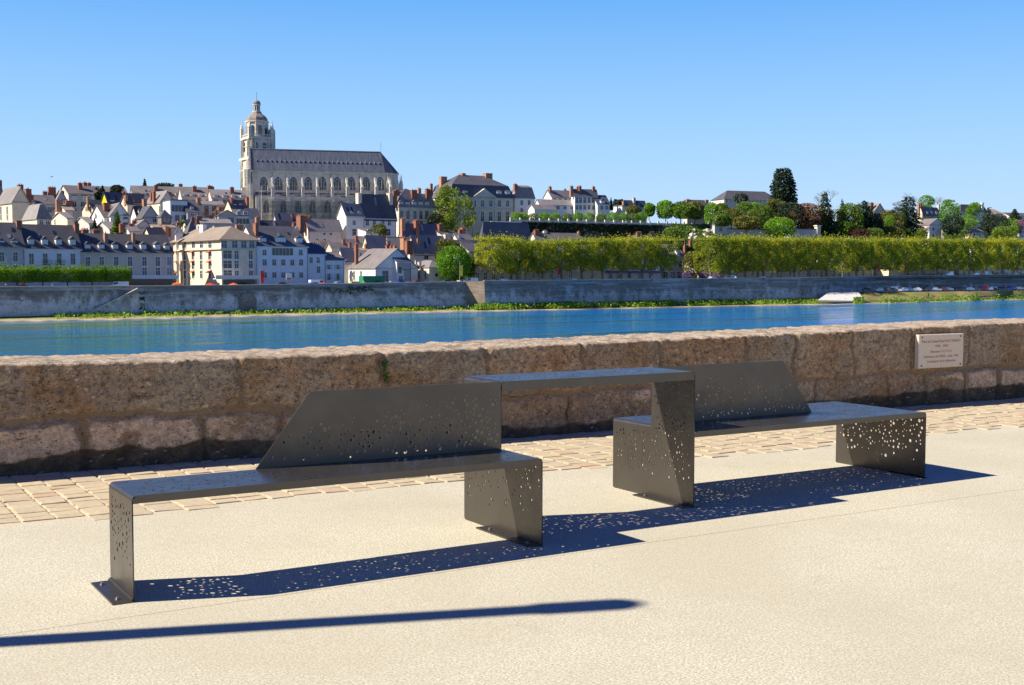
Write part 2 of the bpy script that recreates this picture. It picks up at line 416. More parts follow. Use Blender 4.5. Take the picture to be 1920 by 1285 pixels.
grn = k.noise(v, 2.1, 5, .75); base = k.mix(k.ramp(grn, [(.56, 0), (.70, .6)]), base, (.15, .14, .10))
base = k.mix(k.ramp(k.noise(v, .9, 5, .7), [(.44, 0), (.60, .65)]), base, (.36, .315, .25)); base = k.mix(k.ramp(n3, [(.54, 0), (.66, .6)]), base, (.30, .16, .055))
base = k.mix(k.ramp(n2, [(.50, 0), (.66, .75)]), base, (.115, .085, .055))
base = k.mix(k.ramp(k.noise(v, 8.3, 5, .8), [(.60, 0), (.67, .8)]), base, (.085, .07, .055))
base = k.mix(k.ramp(k.noise(v, 11, 3, .7), [(.64, 0), (.70, .75)]), base, (.56, .44, .29))
base = k.mix(k.ramp(k.noise(v, 6.1, 5, .8), [(.66, 0), (.70, .9)]), base, (.06, .075, .03))
pale = k.mix(k.ramp(n2, [(.42, 0), (.7, .8)]), (.66, .49, .37), (.40, .285, .21))
base = k.mix(k.math('MULTIPLY', spall, .85), base, pale)
vp = k.n('TexVoronoi'); vp.inputs['Scale'].default_value = 24; k.l(k.coords('World', (1, 1, 1.9)), vp.inputs['Vector'])
gate = k.noise(v, 4.2, 3, .7)
base = k.mix(k.math('MULTIPLY', k.ramp(vp.outputs['Distance'], [(.13, .95), (.24, 0)]), k.ramp(gate, [(.46, 0), (.56, 1)])), base, (.035, .03, .022))
vq = k.n('TexVoronoi'); vq.inputs['Scale'].default_value = 15; k.l(k.coords('World', (1, 1, 1.3)), vq.inputs['Vector'])
base = k.mix(k.math('MULTIPLY', k.ramp(vq.outputs['Distance'], [(.12, .75), (.26, 0)]), k.ramp(gate, [(.40, 1), (.48, 0)])), base, (.60, .48, .36))
cav = k.noise(v, 19, 9, .82); base = k.mix(1.0, base, k.ramp(cav, [(.34, .38), (.47, .85), (.58, 1.1), (.72, 1.45)]), 'MULTIPLY')
cv2 = k.noise(k.coords('World', (1, 1, 2.2)), 55, 5, .8); base = k.mix(1.0, base, k.ramp(cv2, [(.36, .45), (.46, .95), (.7, 1.2)]), 'MULTIPLY')
lng = k.noise(k.coords('World', (1, 1, 3.5)), 5.5, 6, .8, .6); base = k.mix(k.ramp(lng, [(.60, 0), (.64, .85)]), base, (.045, .038, .028))
base = k.mix(k.ramp(mort, [(.12, 0), (.5, .75)]), base, (.21, .15, .10)); base = k.mix(k.ramp(k.math('MULTIPLY', mort, k.ramp(n1, [(.3, .6), (.7, 1.1)])), [(.72, 0), (.9, .85)]), base, (.05, .038, .028))
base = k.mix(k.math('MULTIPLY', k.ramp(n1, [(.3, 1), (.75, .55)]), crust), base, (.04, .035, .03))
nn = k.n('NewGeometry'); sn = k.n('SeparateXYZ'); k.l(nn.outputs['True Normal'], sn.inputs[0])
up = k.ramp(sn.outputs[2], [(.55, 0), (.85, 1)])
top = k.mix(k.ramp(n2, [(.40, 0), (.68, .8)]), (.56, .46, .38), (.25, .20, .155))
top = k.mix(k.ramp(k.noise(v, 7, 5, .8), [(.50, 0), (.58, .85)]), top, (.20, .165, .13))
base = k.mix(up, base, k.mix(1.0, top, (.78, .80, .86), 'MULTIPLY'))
wm = k.mix(1.0, base, (1.32, 1.27, 1.10), 'MULTIPLY'); k.set(wm, .92, spec=.15)
b1 = k.n('Bump'); b1.inputs['Strength'].default_value = .9; b1.inputs['Distance'].default_value = .03; k.l(n2, b1.inputs['Height'])
k.bump(n4, .5, .004, b1.outputs[0])
M_PAR = k.m
me = parapet(); me.materials.append(M_PAR)
o = link('parapet_wall', me); tag(o, 'low weathered limestone parapet wall running behind the metal bench', 'wall')
# weeds in the joint
LEAFG = leaf('weed_leaf', (.09, .20, .03))
def leafmesh(pts, size, rs, up=0.0, aspect=1.0, nv=None):
    n = len(pts); rg = np.random.default_rng(rs)
    a = rg.normal(size=(n, 3)); a[:, 2] = a[:, 2]*(1-up); a /= np.linalg.norm(a, axis=1)[:, None]+1e-9
    b = rg.normal(size=(n, 3)); b -= (b*a).sum(1)[:, None]*a; b /= np.linalg.norm(b, axis=1)[:, None]+1e-9
    s = size*rg.uniform(.6, 1.3, size=(n, 1))
    p = np.asarray(pts)
    q = np.stack([p-a*s*aspect*.5, p+b*s*.42, p+a*s*aspect*.5, p-b*s*.42], 1).reshape(-1, 3)
    return q, [(4*i, 4*i+1, 4*i+2, 4*i+3) for i in range(n)]
def mesh_from(name, q, f, mats, mi=None):
    me = D.meshes.new(name); me.from_pydata([tuple(x) for x in np.asarray(q).tolist()], [], f)
    for m_ in (mats if isinstance(mats, (list, tuple)) else [mats]): me.materials.append(m_)
    if mi is not None: me.polygons.foreach_set('material_index', mi)
    return me
wx = UJ[3]; rg = np.random.default_rng(4)
pts = np.stack([wx+rg.normal(0, .012, 90), wall_y(wx)-.012+rg.normal(0, .008, 90), rg.uniform(.52, .70, 90)], 1)
q, f = leafmesh(pts, .022, 5)
o = link('weed', mesh_from('weed', q, f, LEAFG)); tag(o, 'small green weed growing from a vertical joint of the parapet', 'plant')

# ---- plaque
cns = []
for px, py in ((1723, 629.5), (1808, 624.2), (1808, 686.3), (1724.7, 693)):
    d = Fv*F_PX+Rv*(px-960)-Uv*(py-642.5); t = (3.39-CAM.y)/d.y; cns.append(CAM+d*t)
px0 = (cns[0].x+cns[3].x)/2; px1 = (cns[1].x+cns[2].x)/2; pz1 = (cns[0].z+cns[1].z)/2; pz0 = (cns[2].z+cns[3].z)/2
wy = 3.435
pl = root('plaque', 'pinkish stone memorial plaque with red lettering screwed to the parapet', 'plaque', (px0, 3.40, pz0))
PWd, PHt = px1-px0, pz1-pz0
k = NT('plaque_stone'); v = k.coords('Object'); a = k.noise(v, 40, 3); k.set(k.ramp(a, [(.3, (.66, .54, .40)), (.7, (.76, .64, .49))]), .6, spec=.3); M_PLQ = k.m
g = MB(); b_ = .006
g.rings([[(b_, 0, b_), (PWd-b_, 0, b_), (PWd-b_, 0, PHt-b_), (b_, 0, PHt-b_)], [(0, b_, 0), (PWd, b_, 0), (PWd, b_, PHt), (0, b_, PHt)],
         [(0, .05, 0), (PWd, .05, 0), (PWd, .05, PHt), (0, .05, PHt)]])
g.build('slab', M_PLQ, pl)
M_INK = plain('plaque_red_paint', (.42, .15, .06), .6)
def text_mesh(txt, size, mat, parent, loc, name='lettering', rx=math.pi/2, width=None, ext=.0008):
    cu = D.curves.new('t', 'FONT'); cu.body = txt; cu.size = size; cu.align_x = 'CENTER'; cu.extrude = ext
    ob = D.objects.new('t', cu); COL.objects.link(ob)
    dg = bpy.context.evaluated_depsgraph_get(); me = D.meshes.new_from_object(ob.evaluated_get(dg))
    D.objects.remove(ob); me.name = name
    me.materials.clear(); me.materials.append(mat)
    o = link(name, me, parent, loc); o.rotation_euler = (rx, 0, 0)
    if width and len(me.vertices):
        w = max(v_.co.x for v_ in me.vertices)-min(v_.co.x for v_ in me.vertices); o.scale = (width/w, 1, 1)
    return o
hh = PHt
for txt, zf, wf, sz in (('Place du Colonel Henri ROL-TANGUY', .755, .86, .10), ('1908 - 2002', .62, .30, .085), ('R\u00e9sistant F.T.P.-F.F.I.', .455, .48, .09),
                        ('Lib\u00e9rateur de PARIS - ao\u00fbt 1944', .31, .76, .09), ('Compagnon de la Lib\u00e9ration', .17, .64, .09)):
    text_mesh(txt, sz*hh*1.15, M_INK, pl, (PWd/2, -.0008, zf*hh), width=wf*PWd)
for sx, sz in ((.07, .08), (.93, .08), (.07, .92), (.93, .92)):
    g = MB(); g.rings([[(sx*PWd+.009*math.cos(a), y, sz*PHt+.009*math.sin(a)) for a in [i*math.pi/5 for i in range(10)]] for y in (.002, -.004)])
    g.build('screw', plain('screw_metal', (.06, .04, .05), .4, .8), pl)

# ---- the perforated bench
k = NT('bronze_powder_coat'); v = k.coords('Object')
a = k.noise(v, 420, 2, .5); b = k.noise(v, 3, 4, .6)
k.set(k.ramp(b, [(.3, (.098, .088, .076)), (.7, (.122, .110, .096))]), k.ramp(k.noise(v, 9, 4, .7), [(.3, .28), (.7, .42)]), .75, .5)
k.bump(a, .12, .0008); M_BR = k.m
M_LITEDGE = plain('painted_sunlit_edge', (.52, .49, .45), .45, .2)  # pale tone paints sunlit crescents and bright rims onto the backrest edges
def holes_in(w, h, n, rs, dens, rmin=.0048, rmax=.0105, marg=.03, inside=None):
    r = random.Random(rs); out = []; tries = 0
    while len(out) < n and tries < n*60:
        tries += 1; x = r.uniform(marg, w-marg); y = r.uniform(marg, h-marg)
        if r.random() > dens(x/w, y/h): continue
        if inside and not inside(x, y): continue
        rad = rmin+(rmax-rmin)*r.random()**1.8
        if any((x-a)**2+(y-b)**2 < (rad+c+.006)**2 for a, b, c in out): continue
        out.append((x, y, rad))
    return out
def plate(name, outline, holes, thick, M4, parent, mat=None, extra=None):
    """flat sheet (u,v) with real holes, extruded; M4 maps u,v,w into bench space"""
    cu = D.curves.new('c', 'CURVE'); cu.dimensions = '2D'; cu.fill_mode = 'BOTH'; cu.extrude = thick/2
    def sp_(pts):
        s_ = cu.splines.new('POLY'); s_.points.add(len(pts)-1)
        for p_, (x_, y_) in zip(s_.points, pts): p_.co = (x_, y_, 0, 1)
        s_.use_cyclic_u = True
    sp_(outline)
    for (x_, y_, r_) in holes:
        sp_([(x_+r_*math.cos(i*math.pi/6), y_+r_*math.sin(i*math.pi/6)) for i in range(12)])
    ob = D.objects.new('c', cu); COL.objects.link(ob)
    dg = bpy.context.evaluated_depsgraph_get(); me = D.meshes.new_from_object(ob.evaluated_get(dg)); D.objects.remove(ob)
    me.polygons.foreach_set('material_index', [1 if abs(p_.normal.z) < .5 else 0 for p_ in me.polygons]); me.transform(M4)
    if extra:
        mi_ = [p_.material_index for p_ in me.polygons]+[0]*len(extra.f)
        vs = [tuple(q_.co) for q_ in me.vertices]; fs = [tuple(p_.vertices) for p_ in me.polygons]; o_ = len(vs)
        vs += [tuple(q_) for q_ in extra.v]; fs += [tuple(o_+i for i in f_) for f_ in extra.f]
        me = D.meshes.new(name); me.from_pydata(vs, [], fs)
    me.name = name; me.materials.clear(); me.materials.append(mat or M_BR); me.materials.append(M_LITEDGE if name == 'backrest' else M_BR)
    if extra: me.polygons.foreach_set('material_index', mi_)
    else: pass
    return link(name, me, parent)
def rrect(w, h, r=.012, c=(1, 1, 1, 1)):
    out = []
    for i, (x, y, a0) in enumerate(((0, 0, math.pi), (w, 0, 1.5*math.pi), (w, h, 0), (0, h, .5*math.pi))):
        if not c[i]: out.append((x, y)); continue
        cx = r if x == 0 else w-r; cy = r if y == 0 else h-r
        out += [(cx+r*math.cos(a0+t*math.pi/8), cy+r*math.sin(a0+t*math.pi/8)) for t in range(5)]
    return out
def arc(cx, cz, y0, y1, r, a0, a1, mb, th=T, n=8):
    """bent sheet, axis along y"""
    rings = []
    for i in range(n+1):
        a = a0+(a1-a0)*i/n; c_, s_ = math.cos(a), math.sin(a)
        rings.append([(cx+r*c_, y0, cz+r*s_), (cx+r*c_, y1, cz+r*s_), (cx+(r-th)*c_, y1, cz+(r-th)*s_), (cx+(r-th)*c_, y0, cz+(r-th)*s_)])
    mb.rings(rings)
BR = .022
bench = root('bench', 'dark bronze perforated sheet metal bench with two backrests joined by a raised table', 'bench', (0, 0, 0))
def MXY(z, x0=0, y0=0): return Matrix.Translation((x0, y0, z))                                   # u->x v->y
def MXZ(y, x0=0, z0=0): return Matrix(((1, 0, 0, x0), (0, 0, 1, y), (0, 1, 0, z0), (0, 0, 0, 1)))   # u->x v->z
def MYZ(x, y0=0, z0=0): return Matrix(((0, 0, 1, x), (1, 0, 0, y0), (0, 1, 0, z0), (0, 0, 0, 1)))   # u->y v->z
# left seat
ex = MB(); arc(BR, SH-BR, 0, DP, BR, math.pi, math.pi/2, ex); arc(X1-BR, SH-BR, 0, DP, BR, math.pi/2, 0, ex)
ex.box((T, .0, SH-.034), (X1-T, .008, SH-T), 0)
# small bend where the backrest rises
w = X1-2*BR
plate('seat', [(0, .0), (w, .0), (w, DP), (0, DP)], holes_in(w, DP, 260, 1, lambda a, b: 1, marg=.03, rmin=.0042, rmax=.0085), T, MXY(SH-T/2, BR, 0), bench, extra=ex)
ll = plate('leg', rrect(DP, SH-BR, .012, (0, 0, 0, 0)), holes_in(DP, SH-BR, 58, 2, lambda a, b: max(0, min(1, (b-.18)*2.2)), marg=.035), T, MYZ(T/2), bench)
g = MB(); g.box((-.085, 0, 0), (T, DP, .008)); arc(-.012, .020, .001, DP-.001, .012+.0, -math.pi/2, 0, g, th=.006); g.build('base_flange', M_BR, ll)
# left backrest
bw, bh = X1-.678-.006, TBH-SH
ol = [(0, 0), (bw, 0), (bw, bh-.008), (bw-.008, bh), (.29, bh), (.275, bh-.004), (.262, bh-.018)]
ins = lambda x, y: (x > .03+y*.85)
def hd(a, b): return (.8 if b < .5 else max(.15, 1.5-b*1.4))*(.35+.65*a) if b < .42+.5*a else 0
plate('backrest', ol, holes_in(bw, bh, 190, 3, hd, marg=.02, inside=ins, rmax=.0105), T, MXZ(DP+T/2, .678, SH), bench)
# middle leg with the table's left side
def lshape(h1, h2, y1, y2):   # seat-height part [0,y1], table-height part [y1,y2]
    return [(0, 0), (y2-.012, 0), (y2, .012), (y2, h2), (y1+.004, h2), (y1+.004, h1), (0, h1)]
hl = holes_in(DP*2, TBH, 150, 4, lambda a, b: (0 if b < .16 else min(1, (b-.12)*3)), marg=.03, rmax=.0085, inside=lambda x, y: (y < SH-.05) if x < DP+.03 else (y < TBH-.05))
ml = plate('leg', lshape(SH-BR, TBH-BR, DP, 2*DP), hl, T, MYZ(X1-T/2), bench)
g = MB(); g.box((X1-.075, .012, 0), (X1, .55, .008)); g.build('base_flange', M_BR, ml)
# table
ex = MB(); arc(X1-T+BR, TBH-BR, DP+.004, 2*DP, BR, math.pi, math.pi/2, ex); arc(X2-BR, TBH-BR, DP, 2*DP, BR, math.pi/2, 0, ex)
ex.box((X1, DP, TBH-.05), (X2-T, DP+.008, TBH-T), 0); ex.box((X1, 2*DP-.008, TBH-.05), (X2-T, 2*DP, TBH-T), 0)
tx0 = X1-T+BR; w = X2-BR-tx0
plate('table_top', [(0, 0), (w, 0), (w, DP), (0, DP)], holes_in(w, DP, 200, 5, lambda a, b: 1, rmax=.009), T, MXY(TBH-T/2, tx0, DP), bench, extra=ex)
# third leg: table part in front (y DP..2DP), seat part behind (..3DP)
h3 = [(0, 0), (2*DP-.010, 0), (2*DP, .010), (2*DP, SH-BR), (DP+.004, SH-BR), (DP+.004, TBH-.006), (DP, TBH-BR), (0, TBH-BR)]
hl = holes_in(DP*2, TBH, 230, 6, lambda a, b: (0 if b < .16 else min(1, (b-.10)*3)), marg=.03, rmin=.004, rmax=.0085, inside=lambda x, y: (y < SH-.05) if x > DP-.03 else (y < TBH-.04))
tl = plate('leg', h3, hl, T, MYZ(X2-T/2, DP, 0), bench)
g = MB(); g.box((X2-.075, DP+.012, 0), (X2, DP+.50, .008)); g.box((X2, DP+.002, 0), (X2+.05, DP+.25, .008)); g.build('base_flange', M_BR, tl)
# right seat (double depth)
ex = MB(); arc(X2-T+BR, SH-BR, 2*DP+.004, 3*DP, BR, math.pi, math.pi/2, ex); arc(X3-BR, SH-BR, DP, 3*DP, BR, math.pi/2, 0, ex)
ex.box((X2, DP, SH-.034), (X3-T, DP+.008, SH-T), 0); ex.box((X2, 3*DP-.008, SH-.034), (X3-T, 3*DP, SH-T), 0)
sx0 = X2-T+BR; w = X3-BR-sx0
plate('seat', [(0, 0), (w, 0), (w, 2*DP), (0, 2*DP)], holes_in(w, 2*DP, 520, 7, lambda a, b: 1, rmin=.0042, rmax=.0085), T, MXY(SH-T/2, sx0, DP), bench, extra=ex)
rl = plate('leg', rrect(2*DP, SH-BR, .01, (0, 1, 0, 0)), holes_in(2*DP, SH-BR, 135, 8, lambda a, b: max(0, min(1, (b-.22)*1.7)), marg=.03, rmax=.012), T, MYZ(X3-T/2, DP, 0), bench)
g = MB(); g.box((X3-T, DP+.002, 0), (X3+.03, DP+.3, .008)); g.build('base_flange', M_BR, rl)
# right backrest
bw = 4.706-X2-.006
ol = [(0, 0), (bw, 0), (bw-.26, bh-.012), (bw-.268, bh), (.008, bh), (0, bh-.008)]
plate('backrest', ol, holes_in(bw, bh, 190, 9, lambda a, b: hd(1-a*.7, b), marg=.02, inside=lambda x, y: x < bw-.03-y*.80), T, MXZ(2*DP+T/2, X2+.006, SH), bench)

for par, spots in ((ll, ((-.05, .06), (-.05, .34))), (ml, ((X1-.04, .08), (X1-.04, .46))), (tl, ((X2-.04, DP+.08), (X2-.04, DP+.42), (X2+.025, DP+.12))), (rl, ((X3+.015, DP+.1),))):
    for bx0, by0 in spots: g = MB(); g.lathe([(.011, .008), (.011, .011), (.008, .0111), (.008, .017), (.006, .018)], 6, (bx0, by0, 0)); g.build('bolt', plain('bolt_steel', (.3, .29, .28), .35, .8), par)
# lamp post left of the picture whose shadow crosses the foreground
lp_h = 4.5; ln = lp_h/math.tan(SUN_EL)
bx_, by_ = 1.80-ln*math.cos(SUN_AZ), -1.09+ln*math.sin(SUN_AZ)
lp = root('lamp_post', 'grey street lamp post on the promenade casting the long foreground shadow', 'lamp post', (bx_, by_, 0))
M_LP = plain('lamp_post_grey', (.12, .12, .13), .4, .6)
g = MB(); g.lathe([(.07, .25), (.068, lp_h-.35), (.068, lp_h-.35)], 20); g.build('pole', M_LP, lp, True)
g = MB(); g.lathe([(.14, 0), (.14, .03), (.09, .06), (.085, .25)], 20); g.build('base', M_LP, lp, True)
g = MB(); g.lathe([(.068, lp_h-.35), (.085, lp_h-.32), (.085, lp_h-.06), (.06, lp_h-.02), (.01, lp_h)], 20); g.build('lamp_head', plain('lamp_glass', (.6, .6, .58), .3), lp, True)
# ================================================================ RIVER, BANK, TERRAIN
_ra = YAW-TH
def _rx(p): return p.x*math.cos(_ra)-p.y*math.sin(_ra)
WS0, WS1 = _rx(bank(-165, -60)), _rx(bank(35, -60))
k = NT('river_water'); 
v = k.coords('World', rot=(0, 0, YAW-TH))
mp = k.n('Mapping'); mp.inputs['Scale'].default_value = (.10, .42, 1); k.l(v, mp.inputs[0])
w1 = k.noise(mp.outputs[0], 1.0, 5, .62, .4)
mp2 = k.n('Mapping'); mp2.inputs['Scale'].default_value = (.5, 1.6, 1); k.l(v, mp2.inputs[0])
w2 = k.noise(mp2.outputs[0], 1.0, 4, .6)
mp3 = k.n('Mapping'); mp3.inputs['Scale'].default_value = (.007, .085, 1); k.l(v, mp3.inputs[0])
w3 = k.noise(mp3.outputs[0], 1.0, 6, .6)
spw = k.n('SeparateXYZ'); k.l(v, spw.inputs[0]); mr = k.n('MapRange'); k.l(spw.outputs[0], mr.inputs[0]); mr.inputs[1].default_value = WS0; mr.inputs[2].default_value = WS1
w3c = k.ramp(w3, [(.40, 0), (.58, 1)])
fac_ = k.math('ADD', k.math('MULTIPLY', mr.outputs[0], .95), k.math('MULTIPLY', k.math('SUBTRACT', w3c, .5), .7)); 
col = k.mix(fac_, (.026, .14, .10), (.0, .18, .56))  # reflected dark bank painted into the body colour as green towards the left
h = k.math('ADD', k.math('MULTIPLY', w1, 1.0), k.math('MULTIPLY', w2, .5))
k.set(col, .07, spec=.42); k.b.inputs['IOR'].default_value = 1.33
h2 = k.math('MULTIPLY', h, k.ramp(w3, [(.42, .06), (.50, .5), (.58, 1.3)]))
k.bump(h2, 1.0, .5); M_WAT = k.m
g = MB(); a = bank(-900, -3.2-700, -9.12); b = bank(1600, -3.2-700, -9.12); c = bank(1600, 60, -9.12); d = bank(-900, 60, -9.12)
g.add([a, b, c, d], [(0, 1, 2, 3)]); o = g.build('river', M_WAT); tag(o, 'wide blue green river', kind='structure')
k = NT('river_bed'); k.set((.06, .06, .04), .95)
g = MB(); g.add([(-4000, -4000, -12.2), (4000, -4000, -12.2), (4000, 4000, -12.2), (-4000, 4000, -12.2)], [(0, 1, 2, 3)])
o = g.build('ground', k.m); tag(o, 'ground under the river', kind='structure')

# quay wall: rows of (px, inland offset, photo y of the top)
QL = [(-420, 9, 545), (0, 9, 538.5), (250, 9, 537), (475, 9, 535), (700, 9, 531.7), (873, 9, 528.8)]
QR = [(908, 4.5, 527.5), (1295, 4.5, 523.4), (1450, 4.5, 521.5), (1540, 4.5, 520.3), (1640, 11, 518.5), (1780, 12, 516.8), (1920, 12, 515.3), (2500, 12, 510.5)]
def qpt(px, n, y): V = Vn(px, n); q = P(px, y, V); return q
def quay(name, rows, mat, label, extra=None):
    rt_ = root(name, label, 'wall', (0, 0, 0))
    pts = [qpt(*r_) for r_ in rows]
    dirn = (bank(0, 1)-bank(0, 0)); g = MB(); s = MB(); nrm = -dirn
    secs = []
    for q in pts:
        secs.append([Vector((q.x, q.y, -11))+nrm*.9, Vector((q.x, q.y, q.z-1.35)), Vector((q.x, q.y, q.z)), Vector((q.x, q.y, q.z))+dirn*.6, Vector((q.x, q.y, -11))+dirn*.6])
    g.rings(secs); w_ = g.build('masonry', mat, rt_)
    secs = [[Vector((q.x, q.y, q.z-1.42))+nrm*.3, Vector((q.x, q.y, q.z-1.15))+nrm*.3, Vector((q.x, q.y, q.z-1.15))+dirn*.02, Vector((q.x, q.y, q.z-1.42))+dirn*.02] for q in pts]
    s.rings(secs); s.build('string_course', mat, rt_)
    secs = [[Vector((q.x, q.y, q.z+.003))+nrm*.12, Vector((q.x, q.y, q.z+.16))+nrm*.12, Vector((q.x, q.y, q.z+.16))+dirn*.7, Vector((q.x, q.y, q.z+.003))+dirn*.7] for q in pts]
    s = MB(); s.rings(secs); s.build('coping', MT['beige'], rt_)
    return rt_, pts
k = NT('quay_masonry'); g_ = k.n('NewGeometry'); sp = k.n('SeparateXYZ'); k.l(g_.outputs['Position'], sp.inputs[0])
u = k.math('ADD', sp.outputs[0], k.math('MULTIPLY', sp.outputs[1], .3)); cb = k.n('CombineXYZ'); k.l(u, cb.inputs[0]); k.l(sp.outputs[2], cb.inputs[1])
br = k.n('TexBrick'); k.l(cb.outputs[0], br.inputs[0]); br.inputs['Scale'].default_value = 1; br.inputs['Brick Width'].default_value = 1.3; br.inputs['Row Height'].default_value = .5
br.inputs['Mortar Size'].default_value = .04; br.inputs['Color1'].default_value = (.40, .36, .305, 1); br.inputs['Color2'].default_value = (.56, .51, .43, 1); br.inputs['Mortar'].default_value = (.25, .235, .21, 1)
v = g_.outputs['Position']
n1 = k.noise(v, .06, 4, .6); n2 = k.noise(v, .45, 5, .75); n3 = k.noise(v, 1.3, 3, .7)
mp = k.n('Mapping'); mp.inputs['Scale'].default_value = (.35, .35, .22); k.l(v, mp.inputs[0]); n4 = k.noise(mp.outputs[0], 1.0, 5, .7)
col = k.mix(k.ramp(n1, [(.42, 0), (.60, .75)]), br.outputs[0], (.68, .65, .60))
zr = k.n('MapRange'); k.l(sp.outputs[2], zr.inputs[0]); zr.inputs[1].default_value = -8.5; zr.inputs[2].default_value = -1.0
mpw = k.n('Mapping'); mpw.inputs['Rotation'].default_value = (0, 0, YAW-TH); k.l(v, mpw.inputs[0]); spx = k.n('SeparateXYZ'); k.l(mpw.outputs[0], spx.inputs[0])
mrx = k.n('MapRange'); k.l(spx.outputs[0], mrx.inputs[0]); mrx.inputs[1].default_value = _rx(bank(-12, 9)); mrx.inputs[2].default_value = _rx(bank(0, 9)); mrx.inputs[3].default_value = 1; mrx.inputs[4].default_value = .12
zb = k.ramp(k.math('ADD', k.math('MULTIPLY', k.math('ADD', sp.outputs[2], 8.5), .14), k.math('MULTIPLY', k.math('SUBTRACT', n2, .5), .9)), [(.0, .2), (.18, 1), (.52, 1), (.68, 0)])
col = k.mix(k.math('MULTIPLY', k.math('MULTIPLY', zb, mrx.outputs[0]), .62), col, k.mix(k.ramp(n3, [(.4, 0), (.7, .5)]), (.78, .76, .74), (.52, .49, .45)))
col = k.mix(k.math('MULTIPLY', k.ramp(k.math('ADD', n4, k.math('MULTIPLY', zr.outputs[0], .35)), [(.58, 0), (.74, 1)]), .75), col, (.15, .13, .105))
mp5 = k.n('Mapping'); mp5.inputs['Scale'].default_value = (.05, .05, .9); k.l(v, mp5.inputs[0]); col = k.mix(k.ramp(k.noise(mp5.outputs[0], 1.0, 5, .75), [(.5, 0), (.62, .55)]), col, (.60, .59, .58))
col = k.mix(k.ramp(n2, [(.55, 0), (.68, .7)]), col, (.16, .145, .12))
col = k.mix(k.ramp(n3, [(.63, 0), (.68, .8)]), col, (.05, .065, .03))
k.set(col, .95, spec=.1); k.bump(n3, .6, .15); M_QUAY = k.m
ql, qlp = quay('quay_wall', QL, M_QUAY, 'long stained limestone quay wall left of the projecting corner, with the slanting ramp')
qr, qrp = quay('quay_wall', QR, M_QUAY, 'quay wall of pale stone right of the projecting corner, running to the parked cars')
# return face of the corner (lit by the sun)
dn = bank(0, 1)-bank(0, 0); ds = bank(1, 0)-bank(0, 0)
c0, c1 = qrp[0], qlp[-1]
g = MB(); g.prism([Vector((c1.x, c1.y, -11))-ds*.3, Vector((c1.x, c1.y, c1.z))-ds*.3, Vector((c0.x, c0.y, c0.z+.1))-ds*.05, Vector((c0.x, c0.y, -11))-dn*.9-ds*.05], ds*.9+dn*.5)
o = g.build('corner_return', stonewall('quay_brown', (.33, .26, .19), .2), qr); fix_normals(o.data)
nq = P(464, 545, Vn(464, 8.92)); z0_, z1_ = zp(464, 583, Vn(464, 8.9)), zp(464, 549, Vn(464, 8.9))
g = MB(); pts = [(-2.6, z0_), (2.2, z0_)]+[(-.2+2.4*math.cos(t_*math.pi/8), z1_-1.6+1.6*math.sin(t_*math.pi/8)) for t_ in range(9)]
g.prism([(nq.x+ds.x*a_, nq.y+ds.y*a_, b_) for a_, b_ in [(-2.6, z0_), (2.2, z0_), (2.2, z1_-1.6), (1.5, z1_-.5), (-.2, z1_), (-1.9, z1_-.5), (-2.6, z1_-1.6)]], -dn*.06-dn*.5); o = g.build('blocked_arch', MT['darkstone'], ql); fix_normals(o.data)
# slanting ramp projecting from the left quay wall, foot at px 160, head at px 268
rp = root('ramp', 'stone ramp with pale sloping coping built against the left quay wall', 'ramp', (0, 0, 0))
A0 = P(158, 589, Vn(158, 7.9)); A1 = P(258, 539.5, Vn(258, 7.9)); A2 = P(269, 539.5, Vn(269, 7.9))
dn3 = dn*1.05
g = MB()
g.prism([Vector((A0.x, A0.y, -11)), Vector((A0.x, A0.y, A0.z-.3)), Vector((A1.x, A1.y, A1.z-.3)), Vector((A2.x, A2.y, A2.z-.3)), Vector((A2.x, A2.y, -11))], dn3)
g.build('masonry', M_QUAY, rp)
g = MB(); e = Vector((0, 0, .35)); g.prism([A0-dn*.15-Vector((0, 0, .3)), A1-dn*.15-Vector((0, 0, .3)), A1-dn*.15-e*.3, A0-dn*.15-e*.3], dn*.5); g.build('coping', MT['cream'], rp)

# terrain of the far bank
TPX = [-700, 0, 300, 650, 900, 960, 1100, 1260, 1330, 1500, 1700, 1920, 2700]
def quay_z(px):
    rows = QL+QR; xs_ = [r_[0] for r_ in rows]; zs_ = [qpt(*r_).z for r_ in rows]
    return float(np.interp(px, xs_, zs_))-.95
def hill(px, dv):                       # dv: metres inland from the wall
    L = np.interp(dv, [0, 35, 75, 120, 160, 220, 300, 600], [0, 0, 4.5, 15, 22, 27, 29, 30])
    Mi = np.interp(dv-float(np.interp(px, [958, 1345], [56, 41])), [-20, -7, -2, 1.5, 30, 80, 250, 600], [0, 4, 6, 18.0, 19, 21, 24, 25])
    Rr = np.interp(dv, [0, 26, 38, 52, 80, 130, 250, 600], [0, 0, 9, 14, 17, 21, 24, 26])
    wM = np.interp(px, [860, 985, 1260, 1350], [0, 1, 1, 0]); wL = np.interp(px, [860, 985], [1, 0]); wR = np.interp(px, [1260, 1350], [0, 1])
    return L*wL+Mi*wM+Rr*wR
def terr(px, V): return quay_z(px)+float(hill(px, (V-Vn(px, 9))*(0.793-0.609*(px-960)/2272)))
k = NT('hillside_soil'); v = k.coords('World'); a = k.noise(v, .15, 5, .7)
k.set(k.ramp(a, [(.3, (.05, .075, .025)), (.55, (.09, .12, .04)), (.75, (.16, .14, .09))]), .95, spec=.1); M_SOIL = k.m
g = MB(); pxs = list(range(-700, 2701, 20)); dvs = [9.5, 20, 32, 45, 55, 60, 63, 67, 75, 90, 105, 120, 140, 160, 190, 220, 260, 300, 400, 600, 1000]
vs = []
